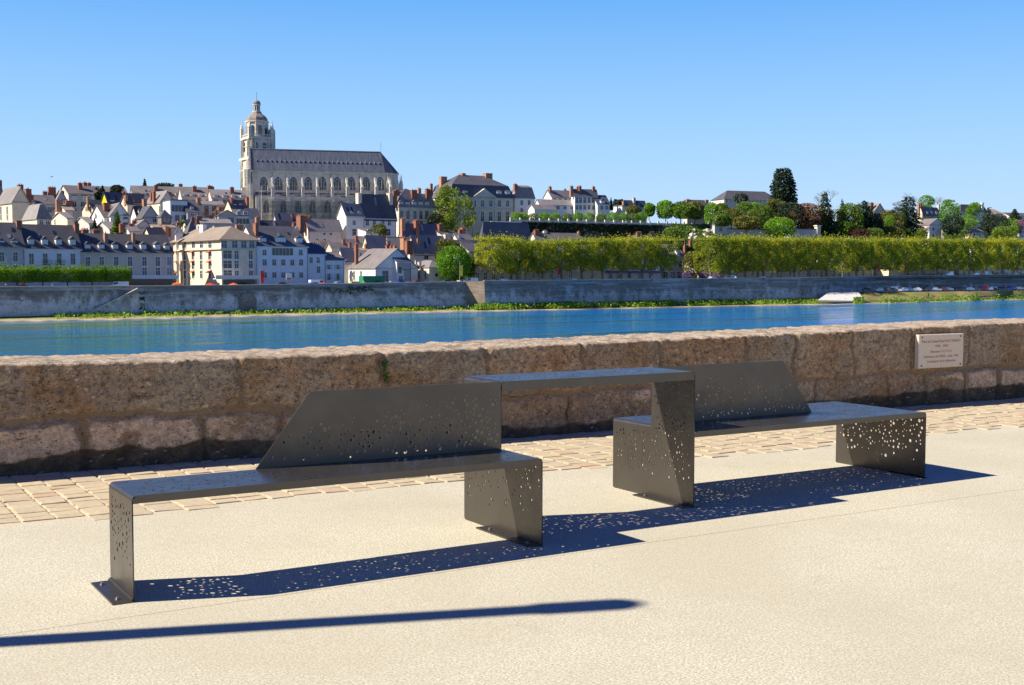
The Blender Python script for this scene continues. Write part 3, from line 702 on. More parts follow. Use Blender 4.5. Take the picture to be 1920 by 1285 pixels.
for px in pxs:
    for dv in dvs:
        V = Vn(px, dv); q = P(px, 480, V); z = quay_z(px)+float(hill(px, dv-9)) if dv > 9.6 else quay_z(px)
        if dv > 500: z -= (dv-400)*.03
        vs.append((q.x, q.y, z))
nd = len(dvs); g.add(vs, [(i*nd+j, (i+1)*nd+j, (i+1)*nd+j+1, i*nd+j+1) for i in range(len(pxs)-1) for j in range(nd-1)])
o = g.build('hillside', M_SOIL, smooth=True); tag(o, 'hill carrying the old town across the river', kind='structure')
k = NT('quay_asphalt'); k.set((.07, .07, .07), .9)
g = MB()
qs = []
for px in pxs:
    for n_ in (9.7, 34):
        q = P(px, 500, Vn(px, n_)); qs.append((q.x, q.y, quay_z(px)+.06))
g.add(qs, [(2*i, 2*i+2, 2*i+3, 2*i+1) for i in range(len(pxs)-1)])
o = g.build('quay_road', k.m); tag(o, 'road along the top of the far quay', kind='structure')
# bank at the foot of the wall: sand + grass, and at the right the lower quay with its slope
def bank_w(px):    # water's edge offset n (slightly ragged)
    base = np.interp(px, [-700, 0, 150, 250, 475, 870, 1071, 1295, 1440, 1560, 1700, 1920, 2600], [-2, -1.3, -3, -4.5, -1.2, -1.2, -3.4, -3.4, -6, -12, -9, -4, -4])
    return float(base+1.0*math.sin(px*.051)+.7*math.sin(px*.13+1))
k = NT('bank_sand_grass'); v = k.coords('World'); a = k.noise(v, .5, 5, .75); b_n = k.noise(v, 3, 3, .7)
spz = k.n('SeparateXYZ'); k.l(v, spz.inputs[0])
gm = k.ramp(k.math('ADD', k.math('MULTIPLY', k.math('ADD', spz.outputs[2], 9.12), .9), k.math('SUBTRACT', a, .5)), [(.18, 0), (.45, 1)])
grass = k.ramp(b_n, [(.3, (.07, .16, .02)), (.7, (.15, .24, .04))]); sand = k.ramp(b_n, [(.3, (.34, .27, .16)), (.7, (.48, .40, .26))])
dry = k.mix(k.ramp(k.noise(v, .16, 4, .7), [(.42, 0), (.56, 1)]), k.ramp(b_n, [(.3, (.28, .19, .09)), (.7, (.42, .31, .17))]), k.ramp(b_n, [(.3, (.17, .20, .05)), (.7, (.27, .27, .09))]))
low = k.math('GREATER_THAN', spz.outputs[2], -8.05)
col = k.mix(gm, sand, k.mix(low, grass, dry)); k.set(col, .95, spec=.1); M_BANK = k.m
g = MB(); rows = []
prof_l = [(0, -10.2), (.02, -9.13), (.25, -8.98), (.5, -8.8), (.8, -8.5), (1, -8.3)]
for px in range(-700, 2701, 10):
    nw = bank_w(px); top = 9.3 if px < 890 else (5.0 if px < 1540 else 12.4)
    rR = np.interp(px, [1560, 1615], [0, 1]); r_ = []
    for t, z in prof_l:
        n_ = nw-2+(top-nw+2)*t if t < .03 else nw+(top-nw)*t
        if rR > 0:
            nn_ = [nw-2, nw, nw+1.2, nw+4.5, -.4, 12.3][len(r_)] if True else n_; zz_ = [-10.2, -9.17, -8.85, -7.5, -5.45, -5.38][len(r_)]
            nn_ = max(nn_, [nw-2, nw, nw+1.2, nw+2.6, nw+4, 12.3][len(r_)])
            n_ = n_*(1-rR)+nn_*rR; z = z*(1-rR)+zz_*rR
        q = P(px, 560, Vn(px, n_)); r_.append((q.x, q.y, z))
    rows.append(r_)
nr = len(rows[0]); g.add([q for r_ in rows for q in r_], [(i*nr+j, (i+1)*nr+j, (i+1)*nr+j+1, i*nr+j+1) for i in range(len(rows)-1) for j in range(nr-1)])
o = g.build('river_bank', M_BANK, smooth=True); tag(o, 'sandy and grassy strip at the foot of the far quay', kind='structure')
k = NT('parking_gravel'); k.set((.36, .33, .29), .95)
g = MB(); r_ = []
for px in range(1600, 2701, 20):
    for n_, dz in ((0.2, .0), (12.0, .0)):
        q = P(px, 545, Vn(px, n_)); r_.append((q.x, q.y, -5.28+dz))
g.add(r_, [(2*i, 2*i+2, 2*i+3, 2*i+1) for i in range(len(r_)//2-1)]); o = g.build('lower_quay', k.m); tag(o, 'lower quay where the cars are parked', kind='structure')
# slipway: bright sloping paved surface
k = NT('slipway_paving'); v = k.coords('World'); a = k.noise(v, 1.5, 4, .7); k.set(k.ramp(a, [(.3, (.70, .66, .58)), (.7, (.84, .81, .75))]), .9); 
def bp(px, py, n): return P(px, py, Vn(px, n))
g = MB(); pts = [bp(1533, 563, -8.5), bp(1622, 564.5, -8.5), bp(1610, 548.2, -.8), bp(1553, 549, -.8)]
g.prism(pts, (0, 0, -.6)); o = g.build('slipway', k.m); fix_normals(o.data); tag(o, 'bright pale stone slipway sloping into the river', kind='structure')
# grass tufts along the bank
rg = np.random.default_rng(12); pts = []
for i in range(44000):
    px = rg.uniform(100, 1620) if i < 41500 else rg.uniform(1650, 2000); nw = bank_w(px); top = 9 if px < 890 else 4.4
    t = rg.beta(3, 1.6); n_ = nw+.6+(top-nw-.6)*t
    dens = .55+.45*math.sin(px*.043)+.3*math.sin(px*.11+2)
    if px < 890 and (rg.random() > .16+.3*dens*(px > 640)): continue
    if rg.random() > dens+.45: continue
    if px > 1600:
        n_ = rg.uniform(nw+.5, nw+3.2); q = P(px, 560, Vn(px, n_)); pts.append((q.x, q.y, float(np.interp(n_-nw, [0, 1.2, 2.6, 4.2], [-9.17, -8.85, -7.6, -5.75]))+rg.uniform(0, .3)))
        continue
    q = P(px, 580, Vn(px, n_)); pts.append((q.x, q.y, -9.0+.7*t+rg.uniform(0, .75 if px < 890 else 1.25)*(.4+.9*rg.random())))
q, f = leafmesh(np.array(pts), .55, 9)
GRASS = leaf('bank_grass', (.28, .46, .04), (.15, .28, .025), .3, .25)
o = link('bank_grass', mesh_from('bank_grass', q, f, GRASS)); tag(o, 'bright green grass tufts along the foot of the quay wall', 'grass', kind='stuff')
# ivy and weeds hanging on the quay wall
pts = []
for (pxa, pxb, ya, yb, cnt) in ((600, 700, 538, 552, 260), (640, 720, 535, 545, 100), (262, 272, 545, 585, 160), (1259, 1268, 529, 533, 30), (455, 470, 545, 560, 40)):
    for i in range(cnt):
        px = rg.uniform(pxa, pxb); n_ = 8.6 if px < 890 else 4.1
        if px < 300: n_ = 7.6
        py = rg.uniform(ya, yb)
        if vnoise(np.array([[px*.12]]), np.array([[py*.2]]), 3, 2)[0, 0] < .5: continue
        q_ = P(px, py, Vn(px, n_)); pts.append(tuple(q_))
q, f = leafmesh(np.array(pts), .42, 10)
o = link('wall_weeds', mesh_from('wall_weeds', q, f, leaf('wall_weed_leaf', (.05, .09, .02), None, .2))); tag(o, 'dark weeds clinging to the masonry of the far quay wall', 'weeds', kind='stuff')

# ================================================================ HOUSES
_wc = {}
def win_mesh(w, h, style):
    key = (round(w, 2), round(h, 2), style)
    if key in _wc: return _wc[key]
    g = MB(); t = .17
    d0, d1 = -.10, .06
    g.box((-w/2-t, d0, -.05), (-w/2, d1, h+t)); g.box((w/2, d0, -.05), (w/2+t, d1, h+t)); g.box((-w/2, d0, h), (w/2, d1, h+t)); g.box((-w/2-t-.05, d0-.06, -.17), (w/2+t+.05, d1, -.05))
    if w < 3:
        g.box((-.035, -.03, 0), (.035, .04, h)); g.box((-w/2, -.03, h*.62), (w/2, .04, h*.62+.06))
    else:
        nn = max(2, int(w/1.0))
        for i in range(1, nn): x = -w/2+w*i/nn; g.box((x-.04, -.03, 0), (x+.04, .04, h))
    f_ = D.meshes.new('window'); f_.from_pydata(g.v, [], g.f); f_.materials.append(MT['framestone'] if style == 's' else MT['frame'])
    g = MB(); g.box((-w/2, -.015, 0), (w/2, .03, h)); p_ = D.meshes.new('pane'); p_.from_pydata(g.v, [], g.f); p_.materials.append(MT['pane'])
    g = MB()
    g.box((-w/2-.52*w-.1, -.13, 0), (-w/2-.12, -.05, h)); g.box((w/2+.12, -.13, 0), (w/2+.52*w+.1, -.05, h)); s_ = D.meshes.new('shutter'); s_.from_pydata(g.v, [], g.f); s_.materials.append(MT['shutter'])
    _wc[key] = (f_, p_, s_); return _wc[key]
def add_window(parent, loc, rz, w, h, style='w', shut=False):
    f_, p_, s_ = win_mesh(w, h, style)
    o = link('window', f_, parent, loc, rz); link('pane', p_, o)
    if shut: link('shutter', s_, o)
    return o
class House:
    """house whose front-left corner stands at pixel column xc; front runs to x1, left side runs back to x0"""
    def __init__(s, label, x0, xc, x1, eave, ridge, V=None, n=None, th=36, roof='gable', Dp=None, base=None, wall='cream', rf='slate',
                 name='house', cat='house', over=.3, brk=None, group=None, side=None):
        th = math.radians(th); s.th = th
        if V is None: V = Vn(xc, n)
        else: V = vfix(xc, V)
        t0, tc, t1 = tp(x0), tp(xc), tp(x1)
        Uc = tc*V; s.V = V; s.xc = xc
        s.L = (t1*V-Uc)/(math.cos(th)-t1*math.sin(th))
        den = math.sin(th)+t0*math.cos(th)
        s.D = max(3.5, min(36, (Uc-t0*V)/den)) if (xc > x0+1 and den > .03) else (Dp or 9.0)
        s.ze = zp(xc, eave, V)
        s.zb = (terr(xc, V)-1.2) if base is None else zp(xc, base, V)
        s.zb = min(s.zb, s.ze-2.5)
        s.rot = -YAW+th
        s.o = root(name, label, cat, uv(Uc, V, s.zb), s.rot, group)
        s.h = s.ze-s.zb
        Vr = V+(s.D/2)*math.cos(th)+(s.L/2)*math.sin(th)
        s.rh = max(.6, zp((xc+x1)/2, ridge, Vr)-s.ze)
        s.roof = roof; s.wallm = MT[wall]; s.rfm = MT[rf]

        s.make(over, brk)
    def make(s, ov, brk):
        L, Dd, h, rh = s.L, s.D, s.h, s.rh
        g = MB(); g.box((0, 0, 0), (L, Dd, h))
        if s.roof == 'gable':
            for x in (0.001, L-.301): g.prism([(x, 0.05, h), (x, Dd-.05, h), (x, Dd/2, h+rh-.12)], (.3, 0, 0))
        if s.roof == 'gablef':
            for y in (0.001, Dd-.301): g.prism([(0.05, y, h), (L-.05, y, h), (L/2, y, h+rh-.12)], (0, .3, 0))
        if s.roof == 'shed': g.prism([(0, 0, h), (0, Dd, h), (0, Dd, h+rh-.1)], (L, 0, 0))
        w = g.build('wall', s.wallm, s.o); fix_normals(w.data)
        g = MB(); t = .22
        if s.roof == 'gable':
            sl = rh/(Dd/2)
            g.prism([(-ov, -ov, h-ov*sl+.02), (-ov, Dd/2, h+rh), (-ov, Dd/2, h+rh+t), (-ov, -ov, h-ov*sl+t)], (L+2*ov, 0, 0))
            g.prism([(-ov, Dd+ov, h-ov*sl+.02), (-ov, Dd/2, h+rh+.001), (-ov, Dd/2, h+rh+t+.001), (-ov, Dd+ov, h-ov*sl+t)], (L+2*ov, 0, 0))
        elif s.roof == 'gablef':
            sl = rh/(L/2)
            g.prism([(-ov, -ov, h-ov*sl+.02), (L/2, -ov, h+rh), (L/2, -ov, h+rh+t), (-ov, -ov, h-ov*sl+t)], (0, Dd+2*ov, 0))
            g.prism([(L+ov, -ov, h-ov*sl+.02), (L/2, -ov, h+rh+.001), (L/2, -ov, h+rh+t+.001), (L+ov, -ov, h-ov*sl+t)], (0, Dd+2*ov, 0))
        elif s.roof == 'shed':
            g.prism([(-ov, -ov, h+.02), (-ov, Dd+ov, h+rh), (-ov, Dd+ov, h+rh+t), (-ov, -ov, h+t)], (L+2*ov, 0, 0))
        elif s.roof == 'flat':
            g.box((-.15, -.15, h+.01), (L+.15, Dd+.15, h+.35))
        else:
            z = h+.02; a = [(-ov, -ov, z), (L+ov, -ov, z), (L+ov, Dd+ov, z), (-ov, Dd+ov, z)]
            g.box((-ov, -ov, z-.15), (L+ov, Dd+ov, z-.001))
            if s.roof == 'mansard':
                bz = h+rh*(brk or .6); i = min(1.4, Dd*.2)
                b = [(i, i, bz), (L-i, i, bz), (L-i, Dd-i, bz), (i, Dd-i, bz)]
                g.add(a+b, [(0, 1, 5, 4), (1, 2, 6, 5), (2, 3, 7, 6), (3, 0, 4, 7)])
                a = b
            (ax, ay, az), (bx, by, _) = a[0], a[2]; lx, ly = bx-ax, by-ay; tz = h+rh
            if lx >= ly: k_ = (ly/2)*(.9 if s.roof != 'pyr' else 1); r0 = (ax+min(k_, lx*.45), (ay+by)/2, tz); r1 = (bx-min(k_, lx*.45), (ay+by)/2, tz)
            else: k_ = lx/2; r0 = ((ax+bx)/2, ay+min(k_, ly*.45), tz); r1 = ((ax+bx)/2, by-min(k_, ly*.45), tz)
            if lx >= ly: g.add(a+[r0, r1], [(0, 1, 5, 4), (1, 2, 5), (2, 3, 4, 5), (3, 0, 4)])
            else: g.add(a+[r0, r1], [(0, 1, 4), (1, 2, 5, 4), (2, 3, 5), (3, 0, 4, 5)])
        s.r = g.build('roof', s.rfm, s.o); fix_normals(s.r.data)
        if s.roof == 'gable' and rh > 2.2 and L > 7:
            q_ = random.Random(int(L*100)); sl = rh/(Dd/2)
            for i in range(q_.randint(1, 3)):
                x = L*q_.uniform(.12, .88); y = Dd*q_.uniform(.2, .36); z = h+y*sl+.22; g = MB(); hy = .45
                g.prism([(x-.35, y-hy, z-hy*sl+.02), (x+.35, y-hy, z-hy*sl+.02), (x+.35, y+hy, z+hy*sl+.02), (x-.35, y+hy, z+hy*sl+.02)], (0, -.04, .07)); w_ = g.build('skylight', MT['pane'] if i else MT['lead'], s.r); fix_normals(w_.data)
        if s.roof not in ('flat',):
            g = MB(); g.box((-.22, -.22-ov*.3, h-.32), (L+.22, -.001, h-.08)); g.build('cornice', s.wallm, s.o)
            if rh > 2: g = MB(); g.tube([(L-.15, -.12, 0), (L-.15, -.12, h-.3)], .07, 5); g.box((-.2, -.42, h-.1), (L+.2, -.24, h+.02)); g.build('gutter', MT['lead'], s.o)
    # local x on plane y (depth) for a pixel column, and local z for a photo row
    def lx(s, px, y=0.0):
        t = tp(px); U0_ = tp(s.xc)*s.V-math.sin(s.th)*y; V0_ = s.V+math.cos(s.th)*y
        return (t*V0_-U0_)/(math.cos(s.th)-t*math.sin(s.th))
    def ly(s, px):                       # local y on the left side for a pixel column
        t = tp(px); Uc = tp(s.xc)*s.V; return (Uc-t*s.V)/(math.sin(s.th)+t*math.cos(s.th))
    def lz(s, px, py, y=0.0):
        x = s.lx(px, y); V = s.V+math.cos(s.th)*y+math.sin(s.th)*x; return zp(px, py, V)-s.zb
    def wins(s, pxs, rows, w=1.0, style='w', shut=False):
        for (yt, yb) in rows:
            for px in pxs:
                z1, z0 = s.lz(px, yt), s.lz(px, yb); z0 = max(z0, .2)
                if z1-z0 < .5: continue
                add_window(s.o, (s.lx(px), 0, z0), 0, w, z1-z0, style, shut)
        return s
    def side(s, pxs, rows, w=1.0, style='w', shut=False):
        for (yt, yb) in rows:
            for px in pxs:
                y = s.ly(px); V = s.V+math.cos(s.th)*y; z1, z0 = zp(px, yt, V)-s.zb, zp(px, yb, V)-s.zb
                add_window(s.o, (0, y, max(.2, z0)), -math.pi/2, w, z1-max(.2, z0), style, shut)
        return s
    def auto(s, cols, rows, w=.95, h=1.7, style='w', gap=3.0, shut=False, first=2.6):
        for r_ in range(rows):
            for c_ in range(cols):
                z = s.h-first-r_*gap
                if z < .6: continue
                add_window(s.o, (s.L*(c_+.5)/cols, 0, z), 0, w, h, style, shut or int(s.L*37) % 3 == 0)
        return s
    def autos(s, cols, rows, w=.9, h=1.6, gap=3.0, first=2.6, style='w'):
        for r_ in range(rows):
            for c_ in range(cols):
                z = s.h-first-r_*gap
                if z < .6: continue
                add_window(s.o, (0, s.D*(c_+.5)/cols, z), -math.pi/2, w, h, style)
        return s
    def slope_z(s, x, y):                # roof surface height at a local point
        L, Dd, h, rh = s.L, s.D, s.h, s.rh
        if s.roof in ('flat',): return h
        if s.roof == 'gablef': return h+rh*(1-abs(x-L/2)/(L/2))
        if s.roof == 'shed': return h+rh*y/Dd
        if s.roof == 'mansard': return h+rh*.6*min(1, y/1.4)
        return h+rh*(1-abs(y-Dd/2)/(Dd/2))
    def chim(s, px, top, w=1.0, y=.5, d=1.6, mat='brick', pots=2):
        w *= .82; d *= .8
        yy = s.D*y; x = s.lx(px, yy); zt = s.lz(px, top, yy)-.25; zb = min(s.h-.3, zt-1)
        g = MB(); g.box((x-w/2, yy-d/2, zb), (x+w/2, yy+d/2, zt)); g.box((x-w/2-.07, yy-d/2-.07, zt+.002), (x+w/2+.07, yy+d/2+.07, zt+.14))
        c = g.build('chimney', MT[mat], s.o)
        for i in range(pots):
            g = MB(); g.lathe([(.15, 0), (.12, .45)], 6, (x if pots == 1 or d >= w else x-w/2+w*(i+.5)/pots, yy-d/2+d*(i+.5)/pots if d >= w else yy, zt+.145)); g.build('chimney_pot', MT['pot'], c)
        return s
    def dormer(s, pxs, top, bot, w=1.25, wall='white', rf=None, y=.9, kind='gable'):
        for px in pxs:
            x = s.lx(px, y); z0 = s.lz(px, bot, y); z1 = s.lz(px, top, y); hh = max(.9, (z1-z0))
            bh_ = hh*.68; g = MB(); dd = min(s.D*.42, 3.2)
            g.box((x-w/2, y, z0-.2), (x+w/2, y+dd, z0+bh_), 0)
            if kind == 'gable': g.prism([(x-w/2-.16, y-.14, z0+bh_+.002), (x+w/2+.16, y-.14, z0+bh_+.002), (x, y-.14, z0+hh)], (0, dd+.5, 0), 1)
            elif kind == 'hip': g.add([(x-w/2-.2, y-.2, z0+bh_+.002), (x+w/2+.2, y-.2, z0+bh_+.002), (x+w/2+.2, y+dd, z0+bh_+.002), (x-w/2-.2, y+dd, z0+bh_+.002), (x, y+w*.45, z0+hh), (x, y+dd, z0+hh)], [(0, 1, 4), (1, 2, 5, 4), (3, 0, 4, 5), (0, 3, 2, 1)], 1)
            else: g.lathe([(0.01, 0), (0.01, 0)], 3, (x, y+1, z0+bh_))
            o = g.build('dormer', [MT[wall], MT[rf] if rf else s.rfm], s.o); fix_normals(o.data)
            f_, p_, _ = win_mesh(round(w*.62, 2), round(bh_*.78, 2), 'w'); wd = link('window', f_, o, (x, y-.02, z0+.02))
        return s
def H(*a, **k): return House(*a, **k)
# ================================================================ RIVERSIDE ROW
h = H('pale grey townhouse cut by the left picture edge, red brick chimney on its right end', -34, -34, 45, 463, 418.5, n=32, wall='grey', Dp=11)
h.dormer([-8, 2, 27], 447, 462, 1.6, 'white'); h.wins([-20, 3, 28], [(473, 490), (497, 514)], 1.05).chim(35, 413, 1.4, .45, 2.2, pots=0)
h = H('white rendered riverside house with four shuttered dormers and a dark balcony', 45, 45, 152, 466, 423, n=32, wall='blueish', Dp=12.5)
h.dormer([58, 84, 110, 136], 443, 463, 1.5, 'white'); h.wins([58, 84, 110, 136], [(476, 496), (500, 516)], 1.05); h.chim(143, 419, 1.3, .42, 2.4, pots=0)
g = MB()
for px in (86, 111): x = h.lx(px); z = h.lz(px, 496); g.box((x-1.2, -.8, z-.12), (x+1.2, -.001, z)); [g.box((x-1.2+i*.3, -.8, z), (x-1.16+i*.3, -.76, z+.9)) for i in range(9)]; g.box((x-1.2, -.82, z+.9), (x+1.2, -.75, z+.96))
g.build('balcony', MT['darkmetal'], h.o)
h = H('grey beige terrace of six dormers with tall white framed windows beside the apartment block', 152, 152, 324, 473, 440.5, n=32, wall='beige', Dp=11)
h.wallm = MT['beige']; h.dormer([164, 190, 216, 243, 269, 295], 453, 472, 1.5, 'white'); h.dormer([313], 455, 472, 1.3, 'cream')
h.wins([164, 190, 217, 243, 270, 295], [(482, 499), (502, 516)], 1.15); h.wins([314, 319], [(482, 497), (502, 516)], .5)
h.chim(198, 437, 1.0, .3, 1.6, 'brick2', 1).chim(250, 437, .8, .3, 1.4, 'brick2', 1).chim(160, 430, 1.9, .75, 1.6, 'brick', 4).chim(180, 432, 1.9, .8, 1.6, 'brick', 4)
g = MB(); x0, x1 = h.lx(233), h.L; z = h.lz(280, 523); g.box((x0, -3.6, z), (x1, -.4, z+.15)); g.box((x0, -3.7, z+.152), (x1, -3.4, z+.9)); g.build('awning', MT['blueish'], h.o)
g = MB(); g.box((x0+.3, -.05, .2), (x1-.3, -.001, z-.1)); g.build('shopfront', MT['pane'], h.o)
# corner apartment block
h = H('cream corner apartment block with five bays of orange blinds and a hipped roof', 325, 415, 481, 449.5, 427, n=25, wall='cream', rf='tile', roof='hip', Dp=30, name='apartment_block', cat='apartment block', over=.9)
h.wins([420, 440, 457, 472], [(452, 465)], 1.5)
h.wins([443, 469.5], [(470, 486), (489, 503), (508, 521)], 1.15)
h.wins([410+16], [(470, 485), (489, 503), (507, 521)], 2.4)
h.side([333, 347, 363, 378, 394], [(454, 465)], 2.2); h.side([332, 346, 361.5, 377, 393], [(471, 487), (489, 505), (508, 522)], 1.7)
g = MB(); z = h.h-2.3; g.box((-.5, -.7, z-.25), (h.L+.3, -.001, z)); g.box((-.55, -.5, z-.251), (-.002, h.D, z-.001)); g.build('cornice', MT['cream'], h.o)
OR = plain('orange_blind', (.55, .13, .04), .8)
for px in (332, 361.5, 393):
    for (yt, yb) in ((470, 474), (488, 492), (507, 511)):
        y = h.ly(px); V = h.V+math.cos(h.th)*y; z1 = zp(px, yt, V)-h.zb
        g = MB(); g.prism([(-.02, y-1.0, z1), (-.02, y+1.0, z1), (-.02, y+1.0, z1-.15), (-.02, y-1.0, z1-.15)], (-.9, 0, -.55)); g.build('blind', OR, h.o)
for px in (346, 377):
    g = MB(); y = h.ly(px)
    for (yt, yb) in ((487, 489), (505, 507)): pass
g = MB(); zf = h.lz(450, 523); g.box((-2.6, -2.4, zf-.1), (h.L, -.4, zf+.12)); g.box((-2.7, -2.5, zf+.121), (h.L, -2.25, zf+.95)); g.build('shop_fascia', MT['white'], h.o)
g = MB(); g.box((.4, -.06, .3), (h.L-.4, -.002, zf-.2)); g.build('shopfront', MT['pane'], h.o)
h.chim(381, 421, 1.4, .62, 3.0, 'white', 1).chim(402, 424, .8, .75, .8, 'white', 1).chim(372, 425, .8, .9, .8, 'white', 1).chim(449, 421, 2.6, .5, 1.4, 'brick2', 1)
# blue-white five-bay house
h = H('bluish white five bay house with a wide glazed balcony under three dormers', 480, 480, 577, 461.5, 425.5, n=25, wall='blueish', Dp=13)
h.dormer([493, 561], 443, 455, 2.0, 'white', y=1.2); h.dormer([526.5], 441, 455, 3.0, 'white', y=1.2)
h.wins([495.5, 563.5], [(469, 479)], 1.1); h.wins([529.5], [(465.5, 479)], 6.2)
h.wins([495.5, 513.5, 530.5, 547.5, 564], [(487, 498), (511, 521)], 1.15, shut=False)
h.chim(479.5, 418, 1.0, .3, 2.4, pots=2).chim(563, 404, 1.3, .45, 3.2, pots=2).chim(553, 419, 1.6, .8, 1.2, pots=4)
g = MB(); x, z = h.lx(556.5, 5), h.lz(556.5, 428, 5); g.lathe([(.05, -.12), (.5, -.05), (.6, .05), (.3, .1)], 14); me_ = g.build('satellite_dish', MT['white'], h.o, True); me_.location = (x, 5, z); me_.rotation_euler = (math.pi/2, 0, .2)
h = H('white two window house in the shade right of the five bay house', 577, 577, 610, 476, 457, n=26, wall='blueish', rf='slateb', Dp=9)
h.wins([583, 596], [(483, 493)], .9); h.wins([596.5], [(500, 512)], 1.0)
h = H('white shuttered house with a sloping parapet beside the white barn', 610, 610, 645, 488, 474, n=26, wall='blueish', rf='slateg', Dp=9)
h.wins([616, 633], [(497, 505), (513.5, 525)], .95, shut=True); h.chim(606, 466, .9, .4, 1.2)
# barn-like white house
h = H('bright white gabled house behind the barn, its sunlit end wall steep', 629, 645, 668, 492, 466, n=42, th=50, wall='white', rf='slateg', roof='gable', Dp=9)
h = H('white barn like house with one sunlit side and a blue shaded gable', 653, 703.6, 784, 503, 468, n=24, th=37.5, wall='white', rf='slateg', roof='gablef', Dp=20)
h.side([664, 677], [(509, 525)], .8, 's'); h.wins([722], [(508, 528)], 2.0, shut=False).chim(668, 457, 1.0, .85, 1.2).chim(726, 459, 1.0, .6, 1.2).chim(740, 461, .9, .5, 1.1, 'brick2')
h = H('narrow half timbered house between the barn and the small cottage', 744, 744, 770, 491, 476, n=22, wall='white', rf='slateb', Dp=9)
g = MB(); TB = plain('timber_frame', (.07, .06, .055), .8)
for i in range(13): x = h.L*(i+.3)/13; g.box((x, -.06, h.h-2.2), (x+.12, -.001, h.h)); 
for i in range(7): x = h.L*(.5+.5*(i)/7); g.box((x, -.06, h.h-5.2), (x+.12, -.001, h.h-2.45))
for z in (h.h-2.4, h.h-5.4): g.box((0, -.09, z), (h.L, -.002, z+.18))
g.build('timber_frame', TB, h.o); h.wins([749.5], [(500, 513)], 1.2); h.wins([751], [(518, 528)], 1.4)
h = H('small cream cottage with a hipped roof beside the round green tree', 770, 804.5, 834, 501.5, 488.5, n=20, wall='cream', rf='slateg', roof='hip')
h.side([773, 786, 798], [(508, 523)], .8, 's'); h.chim(786, 491, .9, .4, 1.4, 'beige', 1)
g = MB(); x, z = h.lx(818), h.lz(818, 516); g.lathe([(.5, 0), (.5, .06)], 16); oc = g.build('window', MT['pane'], h.o); oc.location = (x, -.01, z); oc.rotation_euler = (math.pi/2, 0, 0)
# riverside houses behind the plane trees
h = H('long riverside house with brick quoined windows behind the leftmost plane trees', 880, 880, 985, 472, 458, n=28, wall='beige', Dp=10)
h.wins([895, 910, 925, 941, 958, 973], [(512, 524), (488, 500)], 1.3)
h = H('pale riverside mansion with balcony railings behind the plane trees', 985, 985, 1130, 468, 455, n=30, wall='stone', Dp=10)
h.wins([1000, 1016, 1034, 1052, 1070, 1090, 1110], [(508, 522), (486, 498)], 1.3)
h = H('blue fronted cafe building glimpsed behind the plane trees', 1130, 1130, 1240, 470, 456, n=30, wall='blueish', Dp=10)
h.wins([1145, 1160, 1180, 1200, 1220], [(512, 522), (490, 500)], 1.5)
g = MB(); z = h.lz(1180, 512); g.box((1, -2.2, z), (h.L-1, -.4, z+.7)); g.build('awning', plain('cafe_awning_blue', (.12, .14, .38), .7), h.o)
h = H('riverside house with ivy covered gable and three arched ground floor bays', 1240, 1240, 1284, 480, 459, n=30, wall='stone', rf='slateg', Dp=10)
h.wins([1276], [(489, 501)], 1.6); h.wins([1248, 1262, 1274], [(510, 522)], 2.2); h.dormer([1272], 463, 480, 1.6, 'white', y=.4)
gi = MB(); gi.box((h.L, 0, 0), (h.L+.3, h.D, h.h)); 
h.chim(1284, 450, 1.0, .25, 1.2).chim(1294, 451, 1.0, .8, 1.2)
for i, (a_, b_, e_, r_, w_) in enumerate(((1310, 1420, 500, 486, 'beige'), (1424, 1540, 500, 484, 'stone'), (1544, 1640, 496, 482, 'cream'), (1680, 1790, 500, 486, 'beige'), (1800, 1925, 498, 484, 'white'))):
    lab = ['long pale house glimpsed under the plane trees right of the lilac bushes', 'stone fronted house under the long plane row, left of centre', 'cream house with tall windows under the plane row near the slipway', 'beige house glimpsed behind the plane trunks above the parked cars', 'white riverside house at the right edge behind the plane trunks'][i]
    h = H(lab, a_, a_, b_, e_, r_, n=34, wall=w_, Dp=9); c_ = 7
    h.wins([a_+(b_-a_)*(q+.5)/c_ for q in range(c_)], [(507, 517)], 1.3)
h = H('small orange beige building with a sunlit side among the plane trunks', 1641, 1668, 1690, 500, 494, n=28, th=50, wall='cream', rf='tile', roof='hip', Dp=8)

# ================================================================ OLD TOWN, left of the cathedral
h = H('dark roofed house at the far left edge below a tall chimney', -30, -30, 9, 372, 343, V=402, wall='grey', Dp=10); h.chim(2, 338, 1.4, .5, 1.6).auto(3, 2)
h = H('cream house with sunlit front and grey gable at the far left', -5, 24, 57, 379, 353, V=362, th=42, wall='cream', rf='slateg', roof='gablef', Dp=16)
h.side([3, 15], [(388, 402), (404, 412)], 1.0, 's').chim(40, 346, 1.8, .7, 1.8).chim(54, 354, 2.0, .3, 2.2)
h = H('small cream house squeezed right of the far left gable, two tiny windows', 35, 56, 66, 379, 371, V=368, th=40, wall='cream', rf='slateg', roof='shed', Dp=8); h.side([44], [(382, 391)], .9)
h = H('slate pavilion roof with one sunlit slope and round dormers', 43, 70, 97, 411, 383, V=338, th=40, wall='cream', rf='slateg', roof='mansard', brk=.93)
h.wins([78, 90], [(413, 421)], 1.1).dormer([80], 397, 406, 1.0, 'slateg', y=.6)
h = H('low beige house adjoining the slate pavilion on its right', 97, 127, 139, 410, 399, V=344, th=40, wall='cream', rf='slateg', roof='gable', Dp=9); h.side([104], [(412, 421)], .9)
h = H('wide dark roofed house behind the slate pavilion with paired red chimneys', 60, 60, 108, 382, 367, V=376, wall='pink', rf='slateg', Dp=10)
h.chim(60, 366, 1.3, .1, 2.5).chim(88, 378, 2.0, .2, 1.2).auto(5, 2)
